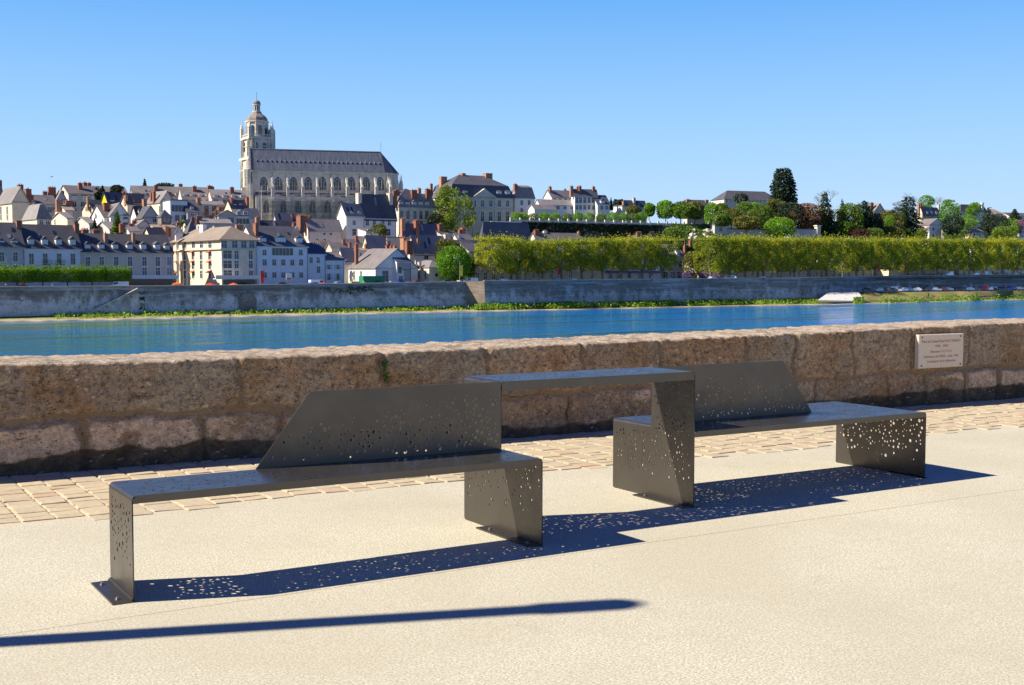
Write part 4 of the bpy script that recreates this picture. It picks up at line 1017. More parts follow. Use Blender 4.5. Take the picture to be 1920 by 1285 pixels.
h = H('small grey gable with clustered red chimney pots left of the long roof', 92, 108, 126, 374, 359, V=392, wall='grey', rf='slateg', roof='gablef', Dp=9); h.chim(99, 351, 2.8, .3, 1.6, pots=4).chim(117, 358, 1.8, .5, 1.6, pots=3).chim(86, 359, 1.6, .3, 1.4)
h = H('brown roofed cottage with ridge chimneys in the middle of the left hill', 104, 124, 140, 395, 384, V=356, wall='pink', rf='tile', Dp=8); h.chim(112, 375, 2.2, .4, 1.4, 'brick2').chim(131, 376, 2.4, .4, 1.4)
h = H('large grey mansion roof with stone dormers near the dark conifers', 130, 130, 186, 363, 349.5, V=420, wall='pink', rf='slateg', Dp=12)
h.dormer([141, 160, 178], 364, 374, 1.9, 'white', y=-.3, kind='hip'); h.wins([141, 156, 172], [(379, 388), (391, 396)], 1.3)
h.chim(152, 343, 1.6, .3, 1.8).chim(161, 342, 1.4, .7, 1.6, pots=3).chim(169, 343, 1.4, .6, 1.6, pots=3)
h = H('long low slate roof behind the yellow gable', 186, 186, 244, 368, 351, V=432, wall='grey', rf='slateg', Dp=12); h.chim(224, 348, 1.2, .5, 1.3).auto(6, 2)
h = H('dark blue roofed house with a bright yellow gable end', 189, 205, 244, 385, 362, V=396, th=52, wall='yellow', rf='slateb', roof='gable', Dp=8)
h.dormer([212], 372, 384, 1.6, 'white', y=.8, kind='hip').chim(233, 359, 1.0, .5, 1.2)
h = H('pointed cream gable with dark roof left of the yellow gable', 155, 176, 197, 393, 376, V=374, th=48, wall='cream', rf='slate', roof='gable', Dp=9); h.side([163, 168], [(389, 395)], .7, 's').chim(166, 369, .8, .3, .8, 'brick2', 1)
h = H('weathered slate roof with tall orange chimney left of the white gable', 170, 196, 226, 408, 386, V=352, th=40, wall='white', rf='slateg', roof='gable', Dp=12)
h.chim(200, 380, 2.0, .3, 1.6, pots=0).chim(180, 402, .7, .2, .7, 'white', 1)
h = H('white gabled house front above the dark pine with two windows', 208, 208, 243, 404, 383, V=350, th=30, wall='white', rf='slateg', roof='gablef', Dp=12); h.wins([219, 236], [(402, 411)], 1.2, 's').wins([219, 236], [(418, 427)], 1.2, 's')
h = H('grey roofed low house with small gable left of the pine', 138, 168, 180, 420, 408, V=334, th=34, wall='grey', rf='slateg', roof='gable', Dp=10); h.wins([172], [(423, 430)], .8, 's').chim(150, 431, 2.0, .1, 1.4)
h = H('thin cream gable with tall buff chimney above the pine', 226, 240, 252, 384, 368, V=384, th=50, wall='cream', rf='slate', Dp=8); h.chim(237, 366, 1.1, .3, 1.3, 'brick2', 1)
h = H('low grey gabled cottage directly above the terrace chimneys', 178, 206, 222, 430, 417, V=330, th=40, wall='grey', rf='slateg', roof='gable', Dp=9); h.wins([212], [(428, 438)], .8)
h = H('tiny beige cottage with chimneys right behind the six dormer terrace', 226, 243, 262, 434, 424, V=322, th=40, wall='pink', rf='slateg', roof='gable', Dp=8); h.chim(228, 420, 1.3, .5, 1.2).chim(244, 421, 1.0, .5, 1.0)
# middle left
h = H('dark slate house with buff chimney left of the cream gabled house', 238, 240, 273, 381, 364, V=402, wall='darkstone', rf='slate', Dp=10); h.chim(249, 374, 1.3, .1, 1.5, 'brick2', 1).auto(3, 2, .8, 1.2)
h = H('white fronted house with two roof dormers and sunlit gable', 246, 257, 280, 405, 388, V=362, th=44, wall='white', rf='slate', Dp=8); h.dormer([263, 270], 392, 401, 1.0, 'white', y=.5).wins([266], [(406, 415)], 1.1).chim(272, 373, 1.4, .5, 1.4, 'brick2', 1)
h = H('grey limestone gable with one window beside the little pavilion', 268, 268, 299, 408, 388, V=354, th=30, wall='grey', rf='slate', roof='gablef', Dp=10); h.wins([290], [(407, 417)], 1.1).auto(3, 1, .6, .9)
h = H('prominent cream house with shaded half timbered gable in the old town', 275, 301, 329, 379, 360, V=384, th=40, wall='cream', rf='slateg', roof='gablef', Dp=15); h.wins([308, 320], [(374, 382)], .9).chim(290, 359, 1.0, .4, 1.3).chim(286, 361, 1.3, .7, 1.2).chim(319, 360, 1.1, .6, 1.2)
h.side([302-1.5], [(387, 399)], .8, 's')
h = H('flat topped pale tower house with a wide balcony window', 320, 320, 352, 376, 374.5, V=366, th=30, wall='blueish', roof='flat', Dp=9); h.wins([335], [(385, 397)], 4.2).wins([333, 345], [(404, 414)], 1.2, 's')
h = H('dark roof with skylights right of the flat topped tower house', 352, 352, 382, 398, 377, V=366, th=30, wall='grey', rf='slate', Dp=9); h.wins([361, 375], [(401, 411)], 1.1).chim(373, 371, 1.3, .4, 1.6, 'brick2').dormer([361], 385, 394, 1.1, 'grey', y=1)
h = H('small pavilion with steep dark pyramid roof below the cream house', 297, 303, 322, 407, 393, V=350, th=34, wall='darkstone', rf='slateb', roof='pyr', Dp=7); h.wins([313], [(408, 414)], 1.2)
for i, (a_, b_, e_, r_, V_, lab) in enumerate(((250, 342, 367, 350.5, 446, 'long grey roofed terrace on the skyline below the umbrella pine'), (342, 398, 369, 352, 440, 'skyline terrace roof with three white dormers and a tall red chimney'), (398, 464, 371, 357, 436, 'skyline terrace ending against the cathedral tower'))):
    h = H(lab, a_, a_, b_, e_, r_, V=V_, th=22, wall='pink', rf='slateg', Dp=11)
    m_ = int((b_-a_)/14); h.dormer([a_+(b_-a_)*(q+.5)/m_ for q in range(m_)], e_-8, e_+1, 1.5, 'pink', y=.3, kind='hip')
    h.wins([a_+(b_-a_)*(q+.5)/m_ for q in range(m_)], [(375, 384), (389, 398)], 1.3, 's')
    for c_ in ([294, 340], [366, 394, 399], [436])[i]: h.chim(c_, {294: 347, 340: 345, 366: 349, 394: 348, 399: 350, 436: 351}[c_], 1.6, .3, 1.8)
h = H('long wall of a pale house with many shutters below the skyline terrace', 372, 372, 421, 384, 378, V=402, th=25, wall='pink', rf='slateg', Dp=8); h.wins([388, 402, 412], [(386, 396), (400, 408)], 1.4, 's').chim(386, 396, 2.4, .0, 1.4, pots=4)
h = H('cream gabled house with eyebrow dormers directly left of the cathedral tower', 421, 435, 466, 392, 376, V=392, th=46, wall='cream', rf='slate', Dp=8); h.dormer([441, 452], 381, 388, 1.2, 'slate', y=1, kind='hip').chim(434, 371, .9, .4, 1.8).chim(414, 388, 2.4, .3, 1.6, pots=4).chim(464, 369, 1.0, .3, 1.4)
h = H('blue slate mansard with glazed ground floor below the cathedral tower', 443, 443, 466, 405, 393, V=372, th=25, wall='blueish', rf='slateb', Dp=8, roof='mansard'); h.wins([455], [(410, 420)], 4.5).wins([449, 461], [(397, 402)], 1.0)
h = H('dark mansard wing touching the foot of the cathedral', 466, 466, 487, 409, 392, V=384, th=25, wall='grey', rf='slateb', Dp=8); h.auto(3, 1)
h = H('small grey gable with double doors left of the blue mansard', 410, 410, 444, 404, 396, V=368, th=20, wall='grey', rf='slateg', roof='gablef', Dp=9); h.wins([433], [(408, 419)], 2.0).chim(406, 394, .8, .3, 1.0).chim(396, 404, 1.2, .3, 1.2)
h = H('long low slate roof behind the corner apartment block', 378, 378, 434, 419, 412, V=352, th=25, wall='grey', rf='slateg', Dp=8); h.chim(392, 416, 1.4, .4, 1.2, 'brick2').chim(362, 408, 1.2, .3, 1.2).chim(374, 405, 1.8, .3, 1.2)
h = H('steep hipped roof with one dark face behind the apartment block', 343, 352, 373, 440, 415, V=338, th=36, wall='pink', rf='slate', roof='hip', Dp=12)
h = H('cream gable wedge left of the steep hipped roof', 340, 352, 360, 426, 413, V=346, th=50, wall='cream', rf='slateg', Dp=6)
h = H('dark roof with sunlit cream gable behind the terrace, tall buff chimney', 274, 281, 309, 441, 428, V=322, th=46, wall='cream', rf='slate', Dp=8); h.chim(311, 424, 1.3, .4, 1.8, 'brick2', 1).chim(317, 428, .9, .4, 1.2)
h = H('jumbled low tile roof with orange chimneys in the town centre left', 290, 290, 330, 427, 423, V=336, th=30, wall='pink', rf='tile', Dp=8); h.chim(334, 417, 1.0, .5, 1.2).chim(324, 420, .8, .5, 1.0).chim(301, 423, 1.0, .3, 1.0)
h = H('white A shaped gable between low slate roofs', 328, 330, 343, 436, 425, V=330, th=20, wall='white', rf='slate', roof='gablef', Dp=7)
h = H('low slate roofs left of the apartment block cornice', 313, 313, 340, 446, 438, V=346, th=34, wall='grey', rf='slateb', Dp=7); h.chim(307, 445, 1.2, .3, 1.2)
h = H('grey gabled cottage behind the terrace near the rust coloured bush', 252, 252, 290, 428, 414, V=340, th=30, wall='grey', rf='slateg', roof='gablef', Dp=9); h.chim(266, 423, .9, .2, 1.0).chim(252, 413, 1.4, .6, 1.4)

# ================================================================ OLD TOWN, below and right of the cathedral
h = H('slate roof with small skylights just behind the five bay house', 483, 487, 553, 434, 415, V=352, th=30, wall='cream', rf='slate', Dp=10); h.chim(483, 407, 1.4, .4, 1.6, 'brick2', 1)
h.dormer([520, 534], 417, 421, 1.0, 'white', y=2.2, kind='hip')
h = H('grey roof with cream gable climbing towards the cathedral scaffolding', 512, 521, 560, 424, 402, V=372, th=44, wall='cream', rf='slateg', Dp=9); h.chim(547, 404, 1.0, .4, 1.2, 'brick2', 1)
h = H('pinkish house with orange chimneys and a plain slate roof below the cathedral', 566, 580, 642, 434, 412.5, V=366, th=33, wall='pink', rf='slateg', Dp=10)
h.wins([608, 620.5], [(435, 441)], .9).wins([595, 609], [(448, 458)], .9).chim(562, 404, 1.4, .2, 1.4, pots=3).chim(571, 405, 2.4, .5, 1.4, pots=3).chim(580, 406, 1.4, .8, 1.6, pots=2)
h = H('tall narrow white house with a sunlit blank gable wall', 632, 649.5, 683, 405, 383, V=372, th=44, wall='white', rf='slateg', Dp=10)
h.dormer([660, 674], 396, 404, 1.3, 'white', y=.5).wins([664], [(430, 442)], 1.5).wins([664], [(414, 422)], 1.1)
h = H('big blue white house with a steep slate roof and four pedimented dormers', 668, 681, 743, 409, 366.5, V=380, th=33, wall='blueish', rf='slate', Dp=13)
h.dormer([685, 700.5, 717, 729.5], 397, 408, 1.5, 'white', y=.7).wins([689, 702, 718, 730], [(414, 423)], 1.1).wins([690, 714, 729], [(430, 442)], 1.1)
h.chim(673, 362, 1.6, .5, 2.6, 'cream').chim(731, 362, 1.6, .5, 2.8, 'cream')
h = H('low white annex with a lean roof under the big blue white house', 671, 686, 698, 434, 428, V=358, th=38, wall='white', rf='slateg', roof='shed', Dp=6); h.wins([692], [(431, 438)], .9)
h = H('stone mansard building with a row of dormers beside the pale green tree', 742, 748, 818, 388, 363, V=398, th=30, wall='stone', rf='slateg', roof='mansard', brk=.55, Dp=13)
h.dormer([752, 764.5, 777, 789, 801], 375, 388, 1.6, 'stone', y=.1).wins([753, 765, 778, 789, 800], [(396, 411)], 1.1, 's').wins([765, 778, 790], [(415, 421)], 1.1, 's')
h.chim(740, 358, 1.6, .5, 1.8).chim(776, 356, 2.4, .4, 1.8).chim(801, 354, 1.4, .4, 1.8).chim(805, 356, 1.2, .6, 1.6)
h = H('dark roof on the skyline just right of the cathedral apse', 752, 752, 795, 366, 354, V=428, wall='grey', rf='slate', Dp=10, roof='hip')
h.auto(4, 1).chim(786, 353, 1.4, .5, 1.4, 'brick2')
h = H('brick chimneyed roof tucked against the cathedral apse', 742, 742, 765, 372, 364, V=420, wall='pink', rf='tile', Dp=8); h.chim(744, 356, 1.8, .3, 1.5).chim(750, 361, 1.2, .3, 1.4)
h = H('dark slate roof with three orange chimneys in front of the green tree', 748, 758, 830, 445, 421, V=362, th=33, wall='pink', rf='slateb', Dp=11)
h.chim(755, 410, 1.5, .4, 1.8, 'brick2').chim(781, 413, 1.6, .2, 2.0).chim(777, 414, 1.2, .6, 1.2).chim(825, 420, 2.0, .3, 2.2)
h = H('cream block with a small gable left of the tall brick stacks', 719, 726, 760, 446, 444, V=352, th=35, wall='cream', rf='slateg', roof='flat', Dp=8); h.wins([730], [(452, 462)], .9).chim(718, 439, 1.0, .4, 1.0)
h = H('slate gabled roof with sunlit cream end behind the barn', 683, 691, 726, 466, 443, V=346, th=44, wall='cream', rf='slateg', Dp=10)
h = H('white gabled house with tall brick stacks and two round dormers', 762, 779, 845, 476, 443, V=344, th=40, wall='white', rf='slateg', Dp=10)
h.chim(757, 446, 1.8, .6, 2.4, 'brick2', 2).chim(766, 451, 2.6, .1, 1.8, 'brick', 2).chim(783, 448, 1.0, .3, 1.2, 'brick2', 1).chim(837, 439, 2.2, .4, 1.6, 'beige', 3)
h.dormer([804, 818], 457, 464, 1.3, 'white', y=3, kind='hip').wins([799], [(476, 486)], 1.6)
h = H('low slate roofs beside the round dormer house, right of its stack', 830, 830, 862, 441, 434, V=362, wall='grey', rf='slate', Dp=8); h.chim(868, 427, 1.8, .3, 1.6, 'brick2').chim(862, 430, 1.0, .3, 1.2).chim(874, 429, .6, .3, .6, 'white', 1)
h = H('long low slate roof with skylights behind the dark green tree', 840, 840, 898, 466, 451, V=352, wall='pink', rf='slate', Dp=10); h.wins([885], [(468, 477)], 1.2)
h = H('small grey roof wedge with dormer between the long slate roofs', 852, 858, 885, 449, 440, V=360, th=40, wall='pink', rf='slateg', Dp=7); h.dormer([862], 441, 448, 1.2, 'white', y=.4)
for i, (x0, xc, x1, e_, r_, V_, w_, rf_, lab) in enumerate((
    (600, 606, 632, 470, 456, 350, 'pink', 'tile', 'low brown roof with a tiny chimney right of the pinkish house'),
    (616, 622, 652, 466, 456, 346, 'beige', 'slateg', 'small beige cottage with a dark lean roof above the white barn'),
    (644, 650, 676, 462, 450, 350, 'pink', 'slateg', 'pinkish gabled shed behind the white barn roof'),
    (596, 600, 622, 462, 452, 356, 'pink', 'tile', 'rust coloured low roof just below the plain slate roof'),
    (664, 672, 690, 452, 444, 356, 'white', 'slateg', 'small white walled lean roof under the tall narrow house'),
    (650, 654, 742, 470, 468, 341, 'pink', 'tile', 'long low pinkish wall with small orange chimneys behind the barn'),
    (728, 734, 762, 482, 470, 336, 'white', 'slateb', 'dark slate roof rising behind the half timbered house'))):
    h = H(lab, x0, xc, x1, e_, r_, V=V_, th=38, wall=w_, rf=rf_, Dp=8); h.auto(2, 1, .7, .9, first=1.6)
    if i in (1, 2, 5): h.chim(x1-8, r_-7, 1.0, .4, 1.0)
    if i == 5: h.chim(656, 455, .9, .5, .9).chim(686, 458, 1.0, .5, 1.0)

# bishop's palace
h = H('large pale palace with a central pediment, mansard roof and three tall chimneys', 806, 845, 963, 368, 329, V=440, th=30, wall='stone', rf='slate', roof='mansard', brk=.53, Dp=26, name='palace', cat='palace')
h.wins([860, 875, 889, 904.5, 920, 936, 951.5], [(376, 388), (397, 415)], 1.5)
h.dormer([857, 872, 936, 952], 355, 368, 2.1, 'white', y=.3, kind='hip')
x0_, x1_ = h.lx(886), h.lx(930); g = MB(); zz = h.h
g.prism([(x0_, -.5, zz+.05), (x1_, -.5, zz+.05), ((x0_+x1_)/2, -.5, zz+3.2)], (0, 2.5, 0)); o = g.build('pediment', MT['stone'], h.o); fix_normals(o.data)
g = MB(); g.box((-.2, -.25, zz-4.2), (h.L+.2, -.001, zz-3.9)); g.box((x0_, -.3, 0), (x0_+.6, -.002, zz-.4)); g.box((x1_-.6, -.3, 0), (x1_, -.002, zz-.4)); g.build('string_course', MT['stone'], h.o)
h.side([815, 826, 838], [(361, 372), (376, 388)], 1.3, 's')
h.chim(831, 331, 3.0, .62, 2.2, 'brick2', 0).chim(867, 325, 1.8, .55, 3.4, 'brick2', 0).chim(914, 325, 3.4, .5, 3.4, 'brick2', 0).chim(809, 345, 1.0, .9, 1.0)
h = H('small white mansard house adjoining the palace on its right', 963, 965, 1002, 371.5, 348, V=456, th=28, wall='white', rf='slateg', roof='mansard', brk=.85, Dp=11)
h.wins([978, 992], [(376, 385), (391, 398)], 1.1); h.dormer([984], 362, 371, 1.6, 'white', y=.3, kind='hip').chim(966, 345, 1.3, .3, 1.6)
h = H('low pale outbuilding with a tiny sunlit end right of the mansard house', 990, 1002, 1042, 392, 385, V=448, th=36, wall='white', rf='slateg', Dp=9); 
h = H('long low white wing with grey roof on the terrace', 1002, 1012, 1080, 384, 375.5, V=466, th=24, wall='blueish', rf='slateg', Dp=9); h.wins([1046, 1059, 1072], [(386, 392)], 1.0, 's')
h = H('terrace house with ivy gable and slate roof left of the five bay manor', 1019, 1034, 1075, 370, 358, V=480, th=34, wall='white', rf='slateg', Dp=10); h.chim(1031, 350, 1.1, .4, 1.3).chim(1059, 355, 1.0, .6, 1.0).wins([1040, 1050, 1060], [(371, 375)], .9, 's')
h = H('five bay manor with two rows of white framed windows on the terrace', 1075, 1077, 1120, 368, 356, V=470, th=20, wall='white', rf='slate', Dp=11, name='manor', cat='manor')
h.wins([1081, 1088, 1096, 1104, 1111.5], [(371, 381), (385, 393)], 1.1); h.chim(1071, 349, 1.4, .4, 1.4, 'brick2', 2).chim(1083, 350, 1.1, .6, 1.2).chim(1087, 349, 1.1, .3, 1.2).chim(1112, 350, 1.3, .5, 1.4, 'brick2', 2)
h = H('little dark roofed house with one dormer right of the five bay manor', 1120, 1120, 1143, 383, 367, V=470, th=20, wall='white', rf='slateb', Dp=9); h.dormer([1130], 373, 383, 1.8, 'white', y=.2).wins([1128, 1137], [(386, 393)], 1.1)
h = H('tiny white pavilion beside dark bushes on the terrace', 1150, 1166, 1172, 387, 386, V=476, th=30, wall='white', rf='slateg', roof='flat', Dp=8)
h = H('grey house with pointed roofs half hidden by the terrace bushes', 1168, 1174, 1212, 389, 377, V=486, th=28, wall='blueish', rf='slateb', Dp=9); h.chim(1188, 371, 1.3, .4, 1.3, 'beige', 1).chim(1169, 377, 1.2, .3, 1.2, 'brick2', 1).wins([1200], [(392, 398)], 1.2)
h = H('brick chimneyed roof peeping between the round chestnut trees', 1284, 1288, 1326, 383, 376, V=500, th=20, wall='pink', rf='slate', Dp=9); h.chim(1289, 374, 2.0, .3, 1.4, 'brick2', 3).chim(1324, 375, 1.6, .3, 1.4, 'brick2', 2)
h = H('long barracks like building with a hipped purple slate roof on the ridge', 1333, 1357, 1462, 373.5, 358.5, V=560, th=22, wall='pink', rf='slate', roof='hip', Dp=24, name='barracks', cat='barracks')
h.wins([1362+7*i for i in range(13)], [(375, 379)], .9)
h = H('gabled grey house rising among dark trees right of the sequoia', 1626, 1638, 1658, 396, 382, V=540, th=34, wall='grey', rf='slateg', roof='gablef', Dp=12); h.chim(1633, 380, 2.4, .5, 1.2).auto(2, 3, 1.0, 1.4)
h = H('low tile roofed house far back behind the bare tree', 1655, 1655, 1680, 398, 394, V=560, th=20, wall='beige', rf='tile', Dp=9)
h = H('grey blue house with cream gable, three eyebrow dormers and twin orange chimneys', 1718, 1731, 1766, 405, 389.5, V=500, th=36, wall='cream', rf='slateg', Dp=9)
h.wallm = MT['blueish']; h.dormer([1738, 1746, 1755], 396, 403, 1.3, 'white', y=.4, kind='hip').chim(1721, 382, 1.2, .3, 1.4, 'brick2', 2).chim(1725, 382, 1.2, .7, 1.4, 'brick', 2).chim(1758, 384, 1.4, .5, 1.6, 'beige', 1).wins([1747, 1757], [(408, 413)], .9)
h = H('pale blue grey gable front below the cream gabled house', 1742, 1742, 1772, 422, 411, V=486, th=20, wall='blueish', rf='slateg', roof='gablef', Dp=10); h.auto(2, 2, 1.0, 1.3)
h = H('small pavilion with brown shutters and a sunlit ochre side above the trees', 1804, 1823, 1849, 436, 429, V=476, th=36, wall='cream', rf='slateg', roof='hip')
h.wins([1832, 1842], [(437, 446)], 1.1).chim(1814, 428, .9, .3, 1.0, 'brick2', 1)
SB = plain('shutter_brown', (.16, .06, .04), .7); g = MB()
for px in (1827, 1837, 1847): x = h.lx(px); g.box((x-.35, -.1, h.h-2.4), (x+.35, -.02, h.h-.3))
g.build('shutter', SB, h.o)
h = H('broad brown roof with a square chimney on the right skyline', 1797, 1800, 1850, 397, 384, V=560, th=24, wall='grey', rf='slate', roof='hip', Dp=14); h.chim(1840, 380, 1.6, .3, 1.6, 'white', 1).auto(4, 1)
h = H('long brown roof with a red ridge on the far right skyline', 1853, 1853, 1890, 404, 392, V=560, th=24, wall='beige', rf='tile', roof='hip', Dp=12); h.auto(4, 1).chim(1872, 402, 1.4, .1, 1.2, 'brick2', 2)
h = H('low slate roof behind the dark fir at the right edge', 1893, 1893, 1935, 406, 400, V=556, th=24, wall='pink', rf='slate', Dp=10); h.auto(4, 1)
h = H('white gable peeking out under the cedar near the right edge', 1866, 1872, 1880, 446, 437, V=480, th=40, wall='white', rf='slateg', roof='gablef', Dp=6)
h = H('low white villa among pink blossom at the right edge', 1905, 1910, 1960, 438, 435, V=486, th=24, wall='white', rf='slateg', roof='flat', Dp=8); h.auto(4, 1, 1.3, 1.4, first=2.0)
h = H('steep chapel roof in dark blue slate with a white finial rising above the planes', 893, 903, 1003, 470, 417, V=360, th=30, wall='blueish', rf='slateb', roof='hip', Dp=17, name='chapel', cat='chapel')
g = MB(); g.box((h.L*.22, h.D/2-.15, h.h+h.rh), (h.L*.80, h.D/2+.15, h.h+h.rh+.25)); g.build('ridge_cap', MT['white'], h.o)
h = H('slate roof with four orange chimneys just above the plane row', 1002, 1004, 1092, 447, 438, V=402, th=28, wall='pink', rf='slateg', Dp=8)
h.chim(1006, 432, 2.2, .4, 1.8, 'brick', 4).chim(1085, 434, .9, .4, 1.2, 'brick2', 1).chim(1022, 433, 1.6, .6, 1.2, 'white', 2)
h = H('tiny roof with fanned orange chimneys at the foot of the ivy wall', 1185, 1187, 1226, 448, 443, V=420, th=28, wall='pink', rf='tile', Dp=6); h.chim(1198, 436, 2.6, .4, 1.2, 'brick', 4).chim(1222, 441, 1.2, .4, 1.0).chim(1181, 440, 1.0, .3, 1.0)
# ================================================================ CATHEDRAL
CV = 486.0; cth = math.radians(14); crz = -YAW+cth
def cz(py, V=CV): return zp(600, py, V)
CB = terr(560, 486)-8
cz0 = CB
cath = root('cathedral', 'large limestone cathedral with scaffolded nave, long slate roof and domed bell tower', 'cathedral', uv(tp(474)*CV, CV, CB), crz)
def CX(px, y=0.0):
    t = tp(px, 380); U0_ = tp(474)*CV-math.sin(cth)*y; V0_ = CV+math.cos(cth)*y
    return (t*V0_-U0_)/(math.cos(cth)-t*math.sin(cth))
def CZ(py, x=0.0, y=0.0): return zp(600, py, CV+math.cos(cth)*y+math.sin(cth)*x)-CB
NL = CX(722); ND = 15.0
ze = CZ(322); zai = CZ(357); 
TUF = MT['tuffeau']
# nave: clerestory box with polygonal apse
apse = [(0, 0), (NL, 0), (NL+4.0, 2.4), (NL+6.2, ND/2-1.6), (NL+6.2, ND/2+1.6), (NL+4.0, ND-2.4), (NL, ND), (0, ND)]
g = MB(); g.prism([(x, y, 0) for x, y in apse], (0, 0, ze)); o = g.build('nave_wall', TUF, cath); fix_normals(o.data)
g = MB(); g.prism([(x+(.35 if x > 0 else -.2), y*1.05-.35, ze+.002) for x, y in apse], (0, 0, .7)); g.prism([(x+(.2 if x > 0 else -.1), y*1.02-.2, ze-.9) for x, y in apse], (0, 0, .35)); o = g.build('cornice', TUF, cath); fix_normals(o.data)
zr = CZ(280, 0, ND/2)
base = [(-.4, -.8), (NL, -.8), (NL+4.4, 1.8), (NL+6.8, ND/2-1.8), (NL+6.8, ND/2+1.8), (NL+4.4, ND-1.8), (NL, ND+.8), (-.4, ND+.8)]
zb_ = ze+.71; v_ = [(x, y, zb_) for x, y in base]+[(-.4, ND/2, zr), (NL-.6, ND/2, zr)]
g = MB(); g.add(v_, [(0, 1, 9, 8), (1, 2, 9), (2, 3, 9), (3, 4, 9), (4, 5, 9), (5, 6, 9), (6, 7, 8, 9), (7, 0, 8), (7, 6, 5, 4, 3, 2, 1, 0)])
k = NT('cathedral_lead_slate'); tcv = k.coords('Object', (1.6, .2, .10)); a = k.noise(tcv, 1.0, 5, .75); b_n = k.noise(k.coords('Object'), 1.2, 4, .6)
sp = k.n('SeparateXYZ'); k.l(k.coords('Object'), sp.inputs[0])
k.set(k.mix(k.ramp(a, [(.42, 0), (.66, .8)]), k.ramp(b_n, [(.3, (.045, .058, .09)), (.7, (.07, .085, .125))]), (.125, .14, .18)), .7, spec=.3); M_CR = k.m
rf = g.build('roof', M_CR, cath); fix_normals(rf.data)
g = MB(); g.tube([(-.4, ND/2, zr+.1), (NL-.6, ND/2, zr+.1)], .28, 6); g.tube([(NL-.6, ND/2, zr), (NL-.6, ND/2, zr+4)], .07, 5); g.build('ridge_cap', MT['lead'], cath)
for i in range(27):
    x = 2+(NL-4)*i/26; t_ = .42; y = -.8+(ND/2+.8)*t_; z = zb_+(zr-zb_)*t_
    g = MB(); g.prism([(x-.22, y-.55, z-.15), (x+.22, y-.55, z-.15), (x, y-.55, z+.5)], (0, 1.2, .3)); g.build('roof_vent', MT['lead'], rf)
# gothic windows on a wall plane
def gothic(parent, x, z0, z1, w, y=0.0, lights=3):
    n = 8; pts = []
    hs = z1-w*.9
    for i in range(n+1): a = math.pi*i/n; 
    left = [(-w/2, z0), (-w/2, hs)]; arcp = []
    for i in range(1, n+1):
        t = i/n; a = math.pi-(math.pi/3)*t*1.0; arcp.append((w/2+w*math.cos(a), hs+w*math.sin(a)))
    leftc = left+arcp; right = [(-p_[0], p_[1]) for p_ in reversed(leftc[:-1])]
    out = leftc+right
    g = MB(); g.prism([(x+a, y-.03, b) for a, b in out], (0, .2, 0)); o = g.build('window', MT['pane'], parent); fix_normals(o.data)
    g = MB()
    ol = [(x+a*1.16, y, z0-.2+(b-z0)*1.03) for a, b in out]; il = [(x+a, y, b) for a, b in out]; m_ = len(out)
    for i in range(m_-1):
        a, b, c, d = ol[i], ol[i+1], il[i+1], il[i]; g.prism([(q[0], y-.16, q[2]) for q in (a, b, c, d)], (0, .14, 0))
    for i in range(1, lights): xx = x-w/2+w*i/lights; g.box((xx-.08, y-.12, z0), (xx+.08, y-.031, hs+w*.25))
    g.lathe([(w*.26, 0)], 3) if False else None
    for s_ in (-1, 1): g.tube([(x+s_*w/2, y-.08, hs), (x+s_*w*.22, y-.08, hs+w*.42), (x-s_*w*.12, y-.08, hs+w*.62)], .07, 4)
    t_ = g.build('tracery', TUF, o); return o
bays = [495, 522.5, 550.6, 578, 605, 632.6, 659, 687, 713]
for px in bays: gothic(cath, CX(px), CZ(357, CX(px)), CZ(331, CX(px)), 3.1)
g = MB()
for px in (511, 566, 620, 674, 728): x = CX(px); g.box((x-.1, -.14, zai), (x+.1, -.01, ze-.1))
g.build('drainpipe', MT['darkmetal'], cath)
